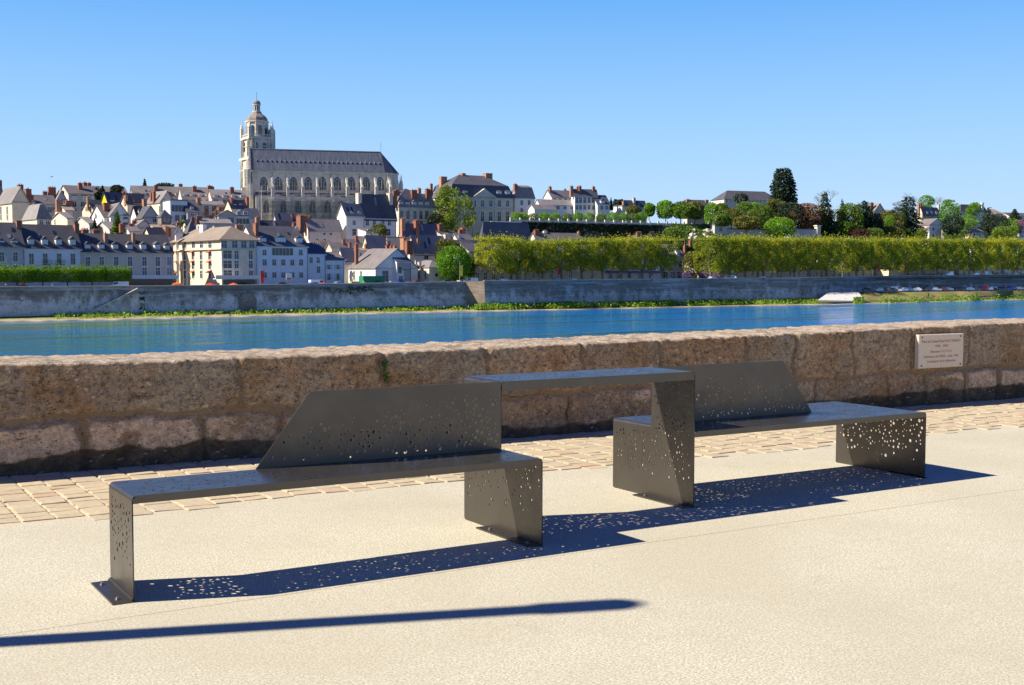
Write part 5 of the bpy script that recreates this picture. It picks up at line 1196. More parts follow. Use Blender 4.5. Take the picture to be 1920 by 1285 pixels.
# aisle with lean-to roof and flying buttresses
AY = -6.2; za = CZ(370, 0, AY); AX0, AX1 = CX(480, AY), CX(736, AY)
g = MB(); g.box((AX0, AY, 0), (AX1, -.002, za)); g.box((AX0-.1, AY-.3, za+.001), (AX1+.1, AY+.4, za+.5)); g.build('aisle_wall', TUF, cath)
g = MB(); g.prism([(AX0, AY+.5, za+.01), (AX0, -.01, za+.01), (AX0, -.01, za+2.4)], (AX1-AX0, 0, 0)); o = g.build('aisle_roof', MT['slateb'], cath); fix_normals(o.data)
for px in (499, 531, 558.4, 585.8, 614, 640, 667): gothic(cath, CX(px, AY), CZ(399, CX(px), AY), CZ(376, CX(px), AY), 2.3, AY, 2)
for px in (512, 540.5, 568.6, 596, 624, 652, 679.5, 706, 733):
    x = CX(px, AY); fb = link('flying_buttress', None, cath, (x, 0, 0)); 
    g = MB(); zt = CZ(353, x, AY)
    g.box((-.75, AY-1.3, 0), (.75, AY-.001, za-.5)); g.box((-.6, AY-.9, za-.499), (.6, AY+1.2, zt)); g.box((-.75, AY-1.05, zt+.001), (.75, AY+1.35, zt+.35))
    g.lathe([(.55, 0), (.6, .3), (.28, 1.3), (.34, 1.5), (.05, 3.6)], 4, (0, AY-.2, zt+.352), rot=math.pi/4)
    zt2 = CZ(331, x)
    n = 9; up = []; lo = []
    for i in range(n+1):
        t = i/n; y = AY+1.2+(0-AY-1.2)*t; up.append((-.3, y, zt+(zt2-zt)*t+.3)); lo.append((-.3, y, zt-2.4+(zt2-2.0-zt+2.4)*(1-(1-t)**1.9)))
    g.prism(up+lo[::-1], (.6, 0, 0))
    for i in range(5): t = (i+.4)/5; g.box((-.14, up[0][1]*(1-t)+up[-1][1]*t-.14, zt+(zt2-zt)*t+.3), (.14, up[0][1]*(1-t)+up[-1][1]*t+.14, zt+(zt2-zt)*t+.75))
    o = g.build('buttress_pier', MT['cream'] if False else TUF, fb); fix_normals(o.data)
    g = MB(); g.rings([[(-1.9+1.9+xx, AY+.8+.0*i, za+.02+zz) for xx, zz in [(1.6+1.3*math.cos(q*math.pi/6), 1.45*math.sin(q*math.pi/6)) for q in range(7)]] if False else [(1.7+1.35*math.cos(q*math.pi/6), AY+.6+i*4.6, za+.02+1.5*math.sin(q*math.pi/6)) for q in range(7)] for i in range(2)])
    g.build('aisle_gable', TUF, fb)
# west front projections and pinnacles
g = MB()
for i, (px, w, yt) in enumerate(((478, 1.5, 318), (482, 1.2, 345))): x = CX(px)-2.2; g.box((x-w/2, -2.2-i*.8, 0), (x+w/2, -.001, CZ(yt)))
g.build('west_buttress', TUF, cath)
for i in range(14):
    t = i/13; y = -.9+(ND/2+.9)*t; z = zb_+(zr-zb_)*t
    g = MB(); g.box((-1.1, y-.3, z-.6), (-.41, y+.25, z+.75)); g.build('gable_crocket', TUF, cath)
for (xx, yy) in ((NL+1, -1.2), (NL+5.4, 1.4), (NL+7.8, ND/2-1.5), (NL+7.8, ND/2+2.5)):
    g = MB(); g.box((xx-.5, yy-.5, 0), (xx+.5, yy+.5, ze-3.5)); g.lathe([(.6, 0), (.62, .4), (.3, 1.5), (.05, 4.2)], 4, (xx, yy, ze-3.499), rot=math.pi/4); g.build('apse_buttress', TUF, cath)
g = MB(); g.rings([[(NL+1+ (9.5+.0*i)*math.cos(a)*.85, ND/2+11*math.sin(a), z) for a in [-math.pi/2+math.pi*j/10 for j in range(11)]] for i, z in enumerate((0, za-1))]); o = g.build('ambulatory_wall', TUF, cath)
# bell tower: own heading so that its sunlit face shows
tth = math.radians(30); TV = 497
tw = link('bell_tower', None, cath)
tw.matrix_world = Matrix.Identity(4)
loc = uv(tp(471)*TV, TV, CB)
inv = Matrix.Translation(uv(tp(474)*CV, CV, CB)) @ Matrix.Rotation(crz, 4, 'Z')
tw.matrix_local = inv.inverted() @ (Matrix.Translation(loc) @ Matrix.Rotation(-YAW+tth, 4, 'Z'))
Lt = (tp(514)*TV-tp(471)*TV)/(math.cos(tth)-tp(514)*math.sin(tth)); Dt = 10.2
def TZ(py): return zp(480, py, TV+3)-CB
zb1, zb2, zb3 = TZ(297), TZ(259.5), TZ(252)
g = MB(); g.box((-.5, -.5, 0), (Lt, Dt+.5, zb1)); g.box((0, 0, zb1+.001), (Lt-.2, Dt, zb2)); g.build('tower_wall', TUF, tw)
g = MB()
for z, e_, hh_ in ((zb1-.6, 1.2, .9), (zb1-5, 1.0, .5), (zb1-14, .9, .6), (zb2-.3, .7, .7), (TZ(275)-0, .25, .3)):
    g.box((-e_, -e_, z), (Lt+e_*.5, Dt+e_, z+hh_))
g.build('tower_cornice', TUF, tw)
for face in range(2):
    for i in range(4):
        g = MB()
        u = (.35, .85, .0, 0)[i] if False else [.6, 2.0, (Dt if face else Lt)-2.0, (Dt if face else Lt)-.6][i]
        p_ = (-.45, u, 0) if face else (u, -.45, 0)
        g.lathe([(.42, zb1+.4), (.36, zb2-.5), (.5, zb2-.35)], 8, p_); g.lathe([(.5, zb1-13), (.42, zb1-1.0), (.55, zb1-.7)], 8, (p_[0]-.3*(face), p_[1]-.3*(1-face), 0)); g.build('column', TUF, tw, True)
def arch(parent, w, z0, z1, face, u, off=-.02, mat='pane', name='opening', th_=.15):
    pts = [(-w/2, z0), (w/2, z0)]+[(w/2*math.cos(a), z1-w/2+w/2*math.sin(a)) for a in [math.pi*j/8 for j in range(9)]]
    g = MB()
    if face: g.prism([(off, u-a, b) for a, b in pts], (th_, 0, 0))
    else: g.prism([(u+a, off, b) for a, b in pts], (0, th_, 0))
    o = g.build(name, MT[mat], parent); fix_normals(o.data)
for u in (Lt*.22+.4, Lt*.62): arch(tw, 1.6, TZ(279), TZ(267.5), 0, u)
for u in (Dt*.3, Dt*.7): arch(tw, 1.6, TZ(284), TZ(266), 1, u)
for u in (Dt*.3, Dt*.7): arch(tw, 1.4, TZ(330), TZ(306), 1, u)
# balustrade
g = MB()
for z in (zb2+.45, zb3-.25): g.box((-.4, -.4, z), (Lt+.2, -.1, z+.22)); g.box((-.4, -.099, z), (-.1, Dt+.3, z+.22)); g.box((Lt-.1, -.099, z), (Lt+.2, Dt+.3, z+.22)); g.box((-.099, Dt, z), (Lt-.101, Dt+.3, z+.22))
nb = 16
for i in range(nb+1):
    a = (i/nb); g.box((-.3+a*(Lt+.3), -.32, zb2+.67), (-.16+a*(Lt+.3), -.16, zb3-.251)); g.box((-.32, -.3+a*(Dt+.4), zb2+.67), (-.16, -.16+a*(Dt+.4), zb3-.251))
g.build('balustrade', TUF, tw)
cx_, cy_ = Lt*.46, Dt*.46
def orot(n): return math.pi/n
g = MB(); R8 = 4.3; z0, z1 = zb2+.4, TZ(229)
g.lathe([(R8, z0), (R8*.98, z1), (R8*1.12, z1+.1), (R8*1.14, z1+.6), (R8*1.0, z1+.7)], 8, (cx_, cy_, 0), rot=math.pi/8); g.build('octagon', TUF, tw)
for j in range(8):
    a = j*math.pi/4; r_ = R8*math.cos(math.pi/8)
    g = MB(); pts = [(-.85, z0+.3), (.85, z0+.3)]+[(.85*math.cos(q), z1-2.1+.85+.85*math.sin(q)-.9) for q in [math.pi*m_/8 for m_ in range(9)]]
    ux, uy = -math.sin(a), math.cos(a); g.prism([(cx_+math.cos(a)*(r_-.1)+ux*p_, cy_+math.sin(a)*(r_-.1)+uy*p_, q_) for p_, q_ in pts], (math.cos(a)*.14, math.sin(a)*.14, 0)); o = g.build('opening', MT['pane'] if j % 2 else MT['darkstone'], tw); fix_normals(o.data)
    a2 = a+math.pi/8; g = MB(); g.lathe([(.34, z0), (.3, z1-.5), (.42, z1-.2)], 6, (cx_+math.cos(a2)*(R8+.05), cy_+math.sin(a2)*(R8+.05), 0)); g.build('column', TUF, tw, True)
g = MB(); z = z1+.7; s_ = TZ(209)-z
g.lathe([(R8*1.0, z), (R8*1.02, z+.14*s_), (R8*.96, z+.34*s_), (R8*.80, z+.56*s_), (R8*.56, z+.76*s_), (R8*.46, z+.9*s_), (R8*.45, z+s_)], 8, (cx_, cy_, 0), rot=math.pi/8)
k = NT('dome_stone'); v = k.coords('World'); a = k.noise(v, 1.2, 4, .7); k.set(k.ramp(a, [(.3, (.19, .15, .13)), (.7, (.34, .28, .24))]), .85); M_DOME = k.m
g.build('dome', M_DOME, tw)
zl0, zl1, zl2 = TZ(209), TZ(194), TZ(186.5)
g = MB(); g.lathe([(1.75, zl0+.01), (1.75, zl0+.5), (1.35, zl0+.52), (1.35, zl1-.4), (1.7, zl1-.35), (1.7, zl1)], 8, (cx_, cy_, 0), rot=math.pi/8); g.build('lantern', TUF, tw)
for j in range(8):
    a = j*math.pi/4; g = MB(); ux, uy = -math.sin(a), math.cos(a); r_ = 1.35*math.cos(math.pi/8)
    g.prism([(cx_+math.cos(a)*(r_-.08)+ux*p_, cy_+math.sin(a)*(r_-.08)+uy*p_, q_) for p_, q_ in ((-.28, zl0+.6), (.28, zl0+.6), (.28, zl1-.9), (0, zl1-.6), (-.28, zl1-.9))], (math.cos(a)*.12, math.sin(a)*.12, 0)); o = g.build('opening', MT['pane'], tw); fix_normals(o.data)
g = MB(); g.lathe([(1.6, zl1+.01), (1.55, zl1+.5*(zl2-zl1)), (1.1, zl1+.85*(zl2-zl1)), (.2, zl2+.1), (.06, zl2+.3)], 10, (cx_, cy_, 0)); g.build('lantern_dome', M_DOME, tw, True)
g = MB(); g.tube([(cx_, cy_, zl2), (cx_, cy_, TZ(171))], .07, 5); g.build('finial', MT['darkmetal'], tw)
for (xx, yy) in ((-.2, -.2), (Lt-.6, -.2), (-.2, Dt), (Lt-.6, Dt)):
    g = MB(); g.box((xx-.6, yy-.5, zb2+.4), (xx+.6, yy+.6, TZ(241))); g.lathe([(.75, 0), (.8, .3), (.3, 2.0), (.05, 4.2)], 8, (xx, yy, TZ(241)+.001)); g.build('pinnacle', TUF, tw)
g = MB(); g.lathe([(1.5, 0), (1.5, TZ(246)), (1.6, TZ(245.8)), (1.2, TZ(241)), (.1, TZ(238))], 8, (Lt+.3, 2.5, 0)); g.build('stair_turret', TUF, tw)
# west facade mass left of the nave
g = MB(); g.box((CX(471)-3.6, -1.0, 0), (CX(471)-1.2, ND+1, CZ(352))); g.box((CX(471)-2.6, -.6, CZ(352)+.001), (-.9, ND, CZ(318))); g.build('west_front', TUF, cath)

# ---- scaffolding (stands on its own in front of the aisle and nave)
sc = root('scaffolding', 'grey tube scaffolding standing against the south side of the cathedral', 'scaffolding', uv(tp(474)*CV, CV, CB), crz)
g = MB(); YS = AY-2.4
x0, x1 = CX(484, YS), CX(654, YS); zt = CZ(371, 0, YS); step = (x1-x0)/22
for i in range(23):
    x = x0+step*i
    for y in (YS, YS+1.2): g.tube([(x, y, 8), (x, y, zt-(1.8 if i % 3 else 0))], .055, 4)
for j in range(6):
    z = zt-.6-j*2.1
    for y in (YS, YS+1.2): g.tube([(x0, y, z), (x1, y, z)], .05, 4)
    g.tube([(x0, YS, z+1.0), (x1, YS, z+1.0)], .035, 4)
g.build('tube_frame', MT['tube'], sc)
g = MB()
for j in range(5): z = zt-1.2-j*2.1; g.box((x0, YS+.1, z), (x1, YS+1.1, z+.06))
g.build('deck', plain('scaffold_deck', (.35, .28, .2), .8), sc)
g = MB(); xa = CX(596, YS)
for j in range(5): z = zt-2.1*(j+1); s_ = 1 if j % 2 else -1; g.prism([(xa-s_*1.6, YS-.5, z), (xa+s_*1.6, YS-.5, z+2.1), (xa+s_*1.6, YS-.5, z+2.25), (xa-s_*1.6, YS-.5, z+.15)], (0, .5, 0))
g.build('stair', plain('scaffold_stair', (.6, .6, .6), .5), sc)
g = MB(); YU = -3.4; x0, x1 = CX(486, YU), CX(716, YU); zt2 = CZ(336, 0, YU)
for i in range(31):
    x = x0+(x1-x0)*i/30
    g.tube([(x, YU, za), (x, YU, zt2-(2.2 if (i*7) % 5 else -.8))], .05, 4)
for j in range(4): z = zt2-2.4-j*1.9; g.tube([(x0, YU, z), (x1, YU, z)], .045, 4)
g.build('upper_frame', MT['tube'], sc)
g = MB()
for px, pt in ((508, 338), (515, 352), (502, 352), (490, 352)):
    x = CX(px, YS-1); g.tube([(x, YS-1.2, 6), (x, YS-1.2, CZ(pt))], .09, 4)
for j in range(12): z = CZ(340)-j*1.8; g.tube([(CX(505, YS-1), YS-1.2, z), (CX(511, YS-1), YS-1.2, z+.9)], .06, 4)
g.build('hoist_tower', plain('hoist_metal', (.6, .58, .55), .5), sc)
# ================================================================ VEGETATION
LF = {
 'plane': leaf('plane_leaf', (.50, .52, .04), (.27, .33, .035), .58, .3),
 'fresh': leaf('fresh_leaf', (.26, .48, .035), (.14, .29, .022), .45, .4),
 'hedge': leaf('clipped_leaf', (.20, .36, .02), (.12, .24, .015), .3, .6),
 'lime': leaf('lime_leaf', (.30, .40, .045), (.17, .25, .03), .4, .25),
 'mid': leaf('mid_leaf', (.19, .30, .04), (.10, .17, .025), .35, .4),
 'olive': leaf('olive_leaf', (.23, .24, .05), (.12, .13, .03), .35, .4),
 'dark': leaf('conifer_needle', (.035, .065, .03), (.015, .03, .016), .08, .5),
 'bluegr': leaf('cedar_needle', (.075, .11, .075), (.035, .055, .04), .1, .5),
 'rust': leaf('copper_leaf', (.24, .13, .075), (.15, .08, .05), .25, .5),
 'purple': leaf('purple_leaf', (.10, .035, .035), (.05, .02, .02), .2, .5),
 'pinkb': leaf('pink_blossom', (.48, .24, .30), (.30, .13, .18), .3, .6),
 'lilac': leaf('lilac_blossom', (.34, .22, .46), (.16, .10, .22), .3, .6),
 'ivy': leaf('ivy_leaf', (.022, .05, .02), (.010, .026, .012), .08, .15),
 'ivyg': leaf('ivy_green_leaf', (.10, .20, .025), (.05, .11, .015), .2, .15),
 'grassy': leaf('lawn_leaf', (.13, .22, .04), (.07, .13, .02), .2, .2),
}
def pts_shape(fn, n, rs, bounds):
    """random points in fn(x,y,z)->0..1 density"""
    rg = np.random.default_rng(rs); out = []; tot = 0
    (x0, x1), (y0, y1), (z0, z1) = bounds
    while tot < n:
        p = rg.uniform(0, 1, (n*3, 3))*[x1-x0, y1-y0, z1-z0]+[x0, y0, z0]
        k_ = fn(p[:, 0], p[:, 1], p[:, 2]) > rg.random(len(p)); out.append(p[k_]); tot += k_.sum()
    return np.concatenate(out)[:n]
def n3(x, y, z, f, s): return (vnoise(x*f+z*f*.7, y*f-z*f*.6, s, 2)+vnoise(x*f-3*y*f*.2, z*f, s+5, 2))/2
def crown_box(w, d, h, n, rs, size, mat, top=1.0, gaps=.42):
    def fn(x, y, z):
        ex, ey, ez = np.abs(x)/(w/2), np.abs(y)/(d/2), np.abs(z-h/2)/(h/2)
        m = (ex**5+ey**5+ez**5)**(1/5); nz = n3(x, y, z, .35, rs)
        edge = m < .80+.36*nz
        shell = np.clip((m-.45)/.4, .12, 1)
        clump = np.clip((n3(x, y, z, .75, rs+9)-gaps)*9, .02, 1)
        low = np.clip(z/(h*.3), .45, 1)
        return edge*shell*clump*low
    p = pts_shape(fn, n, rs, ((-w/2*1.1, w/2*1.1), (-d/2*1.1, d/2*1.1), (-.2, h*1.04)))
    # bristly young shoots along the top
    rg = np.random.default_rng(rs+1); m_ = int(n*.16); t = np.stack([rg.uniform(-w/2, w/2, m_), rg.uniform(-d/2, d/2, m_), h*.93+rg.exponential(.38, m_)], 1)
    p = np.concatenate([p, t]); q, f = leafmesh(p, size, rs, .1)
    return mesh_from('crown', q, f, mat)
def crown_round(w, d, h, n, rs, size, mat, pw=2.2, gaps=.4, lump=.3, clumpf=.6, aspect=1.0, flat=0.0):
    def fn(x, y, z):
        ex, ey, ez = np.abs(x)/(w/2), np.abs(y)/(d/2), np.abs(z-h*.48)/(h*.52)
        m = (ex**pw+ey**pw+ez**pw)**(1/pw); nz = n3(x, y, z, 2.2/w, rs)
        return (m < 1-lump+2*lump*nz)*np.clip((m-.35)/.4, .1, 1)*np.clip((n3(x, y, z, clumpf, rs+9)-gaps)*9, .02, 1)
    p = pts_shape(fn, n, rs, ((-w/2*1.2, w/2*1.2), (-d/2*1.2, d/2*1.2), (0, h*1.1)))
    q, f = leafmesh(p, size, rs, flat, aspect); return mesh_from('crown', q, f, mat)
def crown_cone(w, h, n, rs, size, mat, tiers=9, top=.08, pw=1.0, droop=.2, layered=.5):
    def fn(x, y, z):
        r_ = np.sqrt(x*x+y*y); t = z/h; R = (w/2)*(top+(1-top)*(1-t)**pw)
        saw = 1-layered*((t*tiers+.35*r_/(w/2)) % 1.0); a = np.arctan2(y, x); R = R*(.72+.5*vnoise(a*1.6+7, t*6, rs, 2))*saw
        return (r_ < R)*np.clip((r_/np.maximum(R, .01)-.2)/.5, .15, 1)
    p = pts_shape(fn, n, rs, ((-w/2*1.2, w/2*1.2), (-w/2*1.2, w/2*1.2), (0, h)))
    q, f = leafmesh(p, size, rs, .5, 1.3); return mesh_from('crown', q, f, mat)
def trunk_mesh(h, r, spread, top, rs, mat, nl=6, seg=6):
    """tapered trunk to height h with limbs reaching up to `top`"""
    r_ = random.Random(rs); g = MB(); b = (r_.uniform(-.2, .2), r_.uniform(-.2, .2))
    g.tube([(0, 0, -.8), (b[0]*.5, b[1]*.5, h*.5), (b[0], b[1], h)], [r*1.25, r, r*.85], seg+2)
    for i in range(nl):
        a = 2*math.pi*i/nl+r_.uniform(-.3, .3); s_ = spread*r_.uniform(.45, 1); z = h+(top-h)*r_.uniform(.55, .95)
        m1 = (b[0]+math.cos(a)*s_*.45, b[1]+math.sin(a)*s_*.45, h+(z-h)*.4)
        g.tube([(b[0], b[1], h-.3), m1, (math.cos(a)*s_, math.sin(a)*s_, z)], [r*.6, r*.38, r*.1], seg)
        for q_ in range(2):
            a2 = a+r_.uniform(-.9, .9); g.tube([m1, (m1[0]+math.cos(a2)*s_*.5, m1[1]+math.sin(a2)*s_*.5, m1[2]+(z-h)*r_.uniform(.3, .6))], [r*.28, r*.07], 4)
    me = D.meshes.new('trunk'); me.from_pydata(g.v, [], g.f); me.materials.append(mat); return me
def bare_mesh(h, w, rs, mat, depth=6):
    r_ = random.Random(rs); g = MB()
    def grow(p, d, l, r, k_):
        e = p+d*l; g.tube([p, e], [r, r*.7], 4 if k_ < 3 else 3)
        if k_ >= depth: return
        for i in range(3 if k_ < 4 else 2):
            ax = Vector((r_.uniform(-1, 1), r_.uniform(-1, 1), r_.uniform(-.35, .6))); nd_ = (d+ax*.75*w).normalized()
            grow(e, nd_, l*r_.uniform(.68, .86), r*.62, k_+1)
    grow(Vector((0, 0, -.5)), Vector((0, 0, 1)), h*.27, h*.022, 0)
    me = D.meshes.new('branches'); me.from_pydata(g.v, [], g.f); me.materials.append(mat); return me
def tree(label, px, ytop, V, crown, trunk=None, cat='tree', name='tree', base=None, group=None, rz=0, hgt=None, z0=None, zs=None):
    """crown mesh built unit-free (metres); crown placed so that its top is at photo row ytop"""
    zt = zp(px, ytop, V); zmax = hgt; zg = terr(px, V) if base is None else zp(px, base, V)
    loc = P(px, 450, V); loc.z = zg
    r_ = root(name, label, cat, loc, rz, group)
    c = link('crown', crown, r_, (0, 0, zt-zg-zmax))
    if trunk is not None: link('trunk', trunk, r_)
    return r_
mpp = lambda V: V/F_PX                    # metres per photo pixel

# clipped plane rows on the quay
PB = [crown_box(10.5, 9.5, 10.0, 8000, 100+i, .40, LF['plane'], gaps=.455) for i in range(4)]
PT = [trunk_mesh(3.2, .30, 3.8, 11, 200+i, MT['trunkp'], 7) for i in range(3)]
LBL = ['first broad clipped plane tree at the left end of the quay row, its side sunlit', 'second plane tree from the left end of the short row', 'third plane tree from the left, just before the red banner',
 'plane tree directly right of the red banner', 'fifth plane tree of the short row, thin crowned', 'sixth plane tree of the short row, over the pale mansion',
 'seventh plane tree of the short row, over the blue cafe', 'eighth plane tree of the short row', 'last plane tree of the short row, beside the ivy gabled house']
pxs = [932, 968, 1009, 1052, 1092, 1130, 1166, 1205, 1242]; tops = [444, 452, 452, 450, 449, 448, 447, 446, 446]
for i, (px, yt) in enumerate(zip(pxs, tops)):
    V = Vn(px, 14 if i else 12); me = PB[i % 4]
    t = tree(LBL[i], px, yt, V, me, PT[i % 3], name='plane_tree', group='clipped plane trees along the quay', hgt=10.2, rz=-YAW+TH+(math.pi if i % 2 else 0))
    c = t.children[0] if t.children else None
    s_ = (zp(px, yt, V)-zp(px, 508 if i > 2 else 514, V))/10.2; 
    for ch in [o_ for o_ in D.objects if o_.parent == t]:
        if ch.name.startswith('crown'): ch.scale = (1.12 if i == 0 else 1.0, 1.1, s_); ch.location.z = zp(px, yt, V)-t.location.z-10.2*s_
ords = ['first', 'second', 'third', 'fourth', 'fifth', 'sixth', 'seventh', 'eighth', 'ninth', 'tenth', 'eleventh', 'twelfth', 'thirteenth', 'fourteenth', 'fifteenth', 'sixteenth', 'seventeenth', 'eighteenth', 'nineteenth', 'twentieth', 'twenty-first', 'twenty-second']
px = 1333; i = 0
while px < 1960:
    V = Vn(px, 13 if px < 1560 else 16); me = PB[(i*3+1) % 4]; yt = np.interp(px, [1333, 1500, 1920], [444, 447, 449]); yb = np.interp(px, [1333, 1500, 1920], [513, 509, 508])+1.5*math.sin(i*1.7)
    yt = yt+1.6*math.sin(i*2.3)+.8*math.sin(i*5.1)
    t = tree(ords[i]+' tree from the left in the long clipped plane row', px, yt, V, me, PT[(i+1) % 3], name='plane_tree', group='clipped plane trees along the quay', hgt=10.2, rz=-YAW+TH+(math.pi if i % 2 else 0))
    s_ = (zp(px, yt, V)-zp(px, yb, V))/10.2
    for ch in [o_ for o_ in D.objects if o_.parent == t]:
        if ch.name.startswith('crown'): ch.scale = (.92, 1.1, s_); ch.location.z = zp(px, yt, V)-t.location.z-10.2*s_
    px += 30+2.5*math.sin(i*3.7)+(7 if i == 0 else 0); i += 1
# low clipped hedge-like lime row on the left quay
LB = [crown_box(6.2, 5.0, 3.1, 7000, 130+i, .24, LF['hedge'], gaps=.2) for i in range(2)]
LTk = trunk_mesh(2.0, .16, 1.5, 3.4, 240, MT['trunk'], 5)
for i, px in enumerate((-20, 29, 77, 124, 170, 211)):
    V = Vn(px, 15); t = tree(['low flat clipped tree at the left picture edge', 'second low flat clipped tree from the left edge', 'third low flat clipped tree from the left edge', 'fourth low flat clipped tree, before the white house', 'fifth low flat clipped tree, before the grey terrace', 'last low flat clipped tree, next to the white van'][i],
             px, 504.5, V, LB[i % 2], LTk, name='clipped_tree', group='low flat clipped trees on the left quay', hgt=3.2, rz=-YAW+TH)
    for ch in [o_ for o_ in D.objects if o_.parent == t]:
        if ch.name.startswith('crown'): ch.scale = (1.30, 1, .98); ch.location.z = zp(px, 504.5, V)-t.location.z-3.2*.98
# individual trees
def T_(label, px, wpx, yt, yb, V, kind, mat, n=4000, size=.5, seed=1, name='tree', cat='tree', tr=True, **kw):
    if kw.pop('vf', True) and px not in (852, 838, 880, 975, 1297, 1290, 1332): V = vfix(px, V)
    m_ = mpp(V); w = wpx*m_*(1.12 if px > 1200 else 1); h_ = (yb-yt)*m_
    if kind == 'round': me = crown_round(w, w*.9, h_, n, seed, size, LF[mat], **kw)
    elif kind == 'cone': me = crown_cone(w, h_, n, seed, size, LF[mat], **kw)
    zg = min(terr(px, V), zp(px, yb, V)-.3); loc = P(px, 450, V); loc.z = zg
    r_ = root(name, label, cat, loc, seed*.7)
    link('crown', me, r_, (0, 0, zp(px, yb, V)-zg))
    if tr:
        tt = zp(px, yb, V)-zg; link('trunk', trunk_mesh(max(.6, tt+h_*.12), max(.12, min(.5, h_*.03)), w*.35, tt+h_*.8, seed+3, MT['trunk'], 5), r_)
    return r_
T_('tall airy tree with pale yellow green spring leaves between two palaces', 850, 92, 352, 452, 405, 'round', 'lime', 9000, .55, 11, lump=.34, gaps=.46, clumpf=.32, pw=2.3)
T_('dark yew like shrub under the pale yellow green tree', 816, 30, 398, 428, 396, 'round', 'dark', 1500, .45, 12)
T_('bright green round tree standing on the quay left of the planes', 852, 66, 461, 526, Vn(852, 16), 'round', 'fresh', 9000, .42, 13, lump=.12, gaps=.30, clumpf=.9)
T_('dull green tree behind the bright green round tree', 838, 52, 449, 500, Vn(838, 34), 'round', 'olive', 4500, .5, 14)
T_('dark leafy mass behind the round tree, touching the first plane tree', 880, 30, 478, 530, Vn(880, 24), 'round', 'mid', 2500, .5, 15)
T_('scrubby shrub in front of the big blue white house', 711, 34, 420, 446, 352, 'round', 'olive', 1600, .4, 16, gaps=.5, cat='shrub')
T_('pale green tree behind the short plane row near the chapel roof', 975, 40, 447, 500, Vn(975, 30), 'round', 'fresh', 3000, .5, 17)
T_('small green tree left of the chapel roof', 902, 22, 437, 456, 398, 'round', 'mid', 900, .45, 18)
T_('brownish tree between the two plane rows', 1297, 36, 474, 524, Vn(1297, 22), 'round', 'olive', 3200, .45, 19)
T_('small pink lilac bush under the brownish tree', 1290, 22, 508, 524, Vn(1290, 15), 'round', 'lilac', 900, .35, 20, cat='bush', name='lilac_bush')
T_('purple lilac bushes left of the long plane row', 1332, 40, 508, 524, Vn(1332, 24), 'round', 'lilac', 1500, .35, 21, cat='bush', name='lilac_bush')
T_('tall dark sequoia towering above the ridge', 1467, 58, 317, 412, 478, 'cone', 'dark', 9000, .75, 22, name='sequoia', top=.30, pw=.38, tiers=17, layered=.22)
T_('olive green lower skirt tree at the foot of the sequoia', 1455, 40, 372, 412, 474, 'round', 'olive', 2600, .6, 23)
T_('large fresh green bush below the sequoia', 1463, 62, 407, 446, 430, 'round', 'fresh', 5000, .55, 24)
T_('coppery pink tree right of the sequoia', 1508, 58, 383, 432, 455, 'round', 'rust', 4000, .6, 25, gaps=.48)
T_('dark spruce in front of the bare tree', 1546, 52, 358, 446, 452, 'cone', 'dark', 6500, .6, 26, name='spruce', pw=.8)
T_('slim bluish fir right of the dark spruce', 1578, 26, 374, 420, 470, 'cone', 'bluegr', 1600, .6, 27, name='fir', layered=.65)
T_('tall mixed green tree right of the slim fir', 1594, 50, 381, 446, 450, 'round', 'mid', 5500, .6, 28)
T_('brown topped dark tree left of the gabled grey house', 1616, 40, 378, 444, 448, 'round', 'dark', 4200, .6, 29)
T_('dark spreading conifer below the gabled grey house', 1634, 40, 396, 440, 446, 'round', 'dark', 3200, .6, 30)
T_('dark red bush at the top of the plane row', 1612, 34, 428, 450, 436, 'round', 'purple', 1700, .45, 31, cat='bush')
T_('small dark green shrub right of the dark red bush', 1640, 34, 427, 450, 438, 'round', 'mid', 1700, .45, 32, cat='shrub')
T_('bright lime green sapling in the middle of the right slope', 1667, 20, 404, 440, 446, 'round', 'fresh', 1500, .45, 33)
T_('tall dark cypress like conifer left of the twin chimneyed house', 1702, 56, 370, 442, 452, 'cone', 'dark', 6000, .6, 34, top=.3, pw=.7, name='conifer')
T_('olive green tree between the lime sapling and the tall conifer', 1684, 28, 398, 446, 448, 'round', 'olive', 2400, .5, 35)
T_('round dark green tree peeping over the twin chimneyed house', 1734, 28, 367, 392, 520, 'round', 'fresh', 1800, .55, 36)
T_('large bicoloured green tree right of the twin chimneyed house', 1780, 38, 375, 428, 482, 'round', 'fresh', 4500, .55, 37)
T_('pink blossoming shrub under the twin chimneyed house', 1733, 20, 418, 442, 462, 'round', 'pinkb', 900, .4, 38, cat='shrub')
T_('bright spring green tree left of the square chimney', 1828, 30, 381, 408, 505, 'round', 'fresh', 2200, .5, 39, gaps=.46)
T_('flat topped bright green tree left of the cedar', 1812, 40, 404, 430, 490, 'round', 'fresh', 2600, .5, 40)
T_('broad blue green cedar with layered branches', 1852, 54, 390, 446, 484, 'cone', 'bluegr', 6000, .65, 41, name='cedar', tiers=6, top=.15, layered=.6)
T_('dark fir at the right edge of the skyline', 1901, 32, 391, 416, 500, 'cone', 'dark', 2200, .6, 42, name='fir')
T_('fresh green tree below the right skyline fir', 1892, 34, 411, 446, 484, 'round', 'fresh', 2600, .5, 43)
T_('pink flowering cherry at the right picture edge', 1913, 28, 412, 438, 482, 'round', 'pinkb', 2200, .45, 44)
T_('dark hedge under the pavilion', 1792, 40, 428, 448, 462, 'round', 'mid', 1800, .5, 45, cat='hedge', name='hedge')
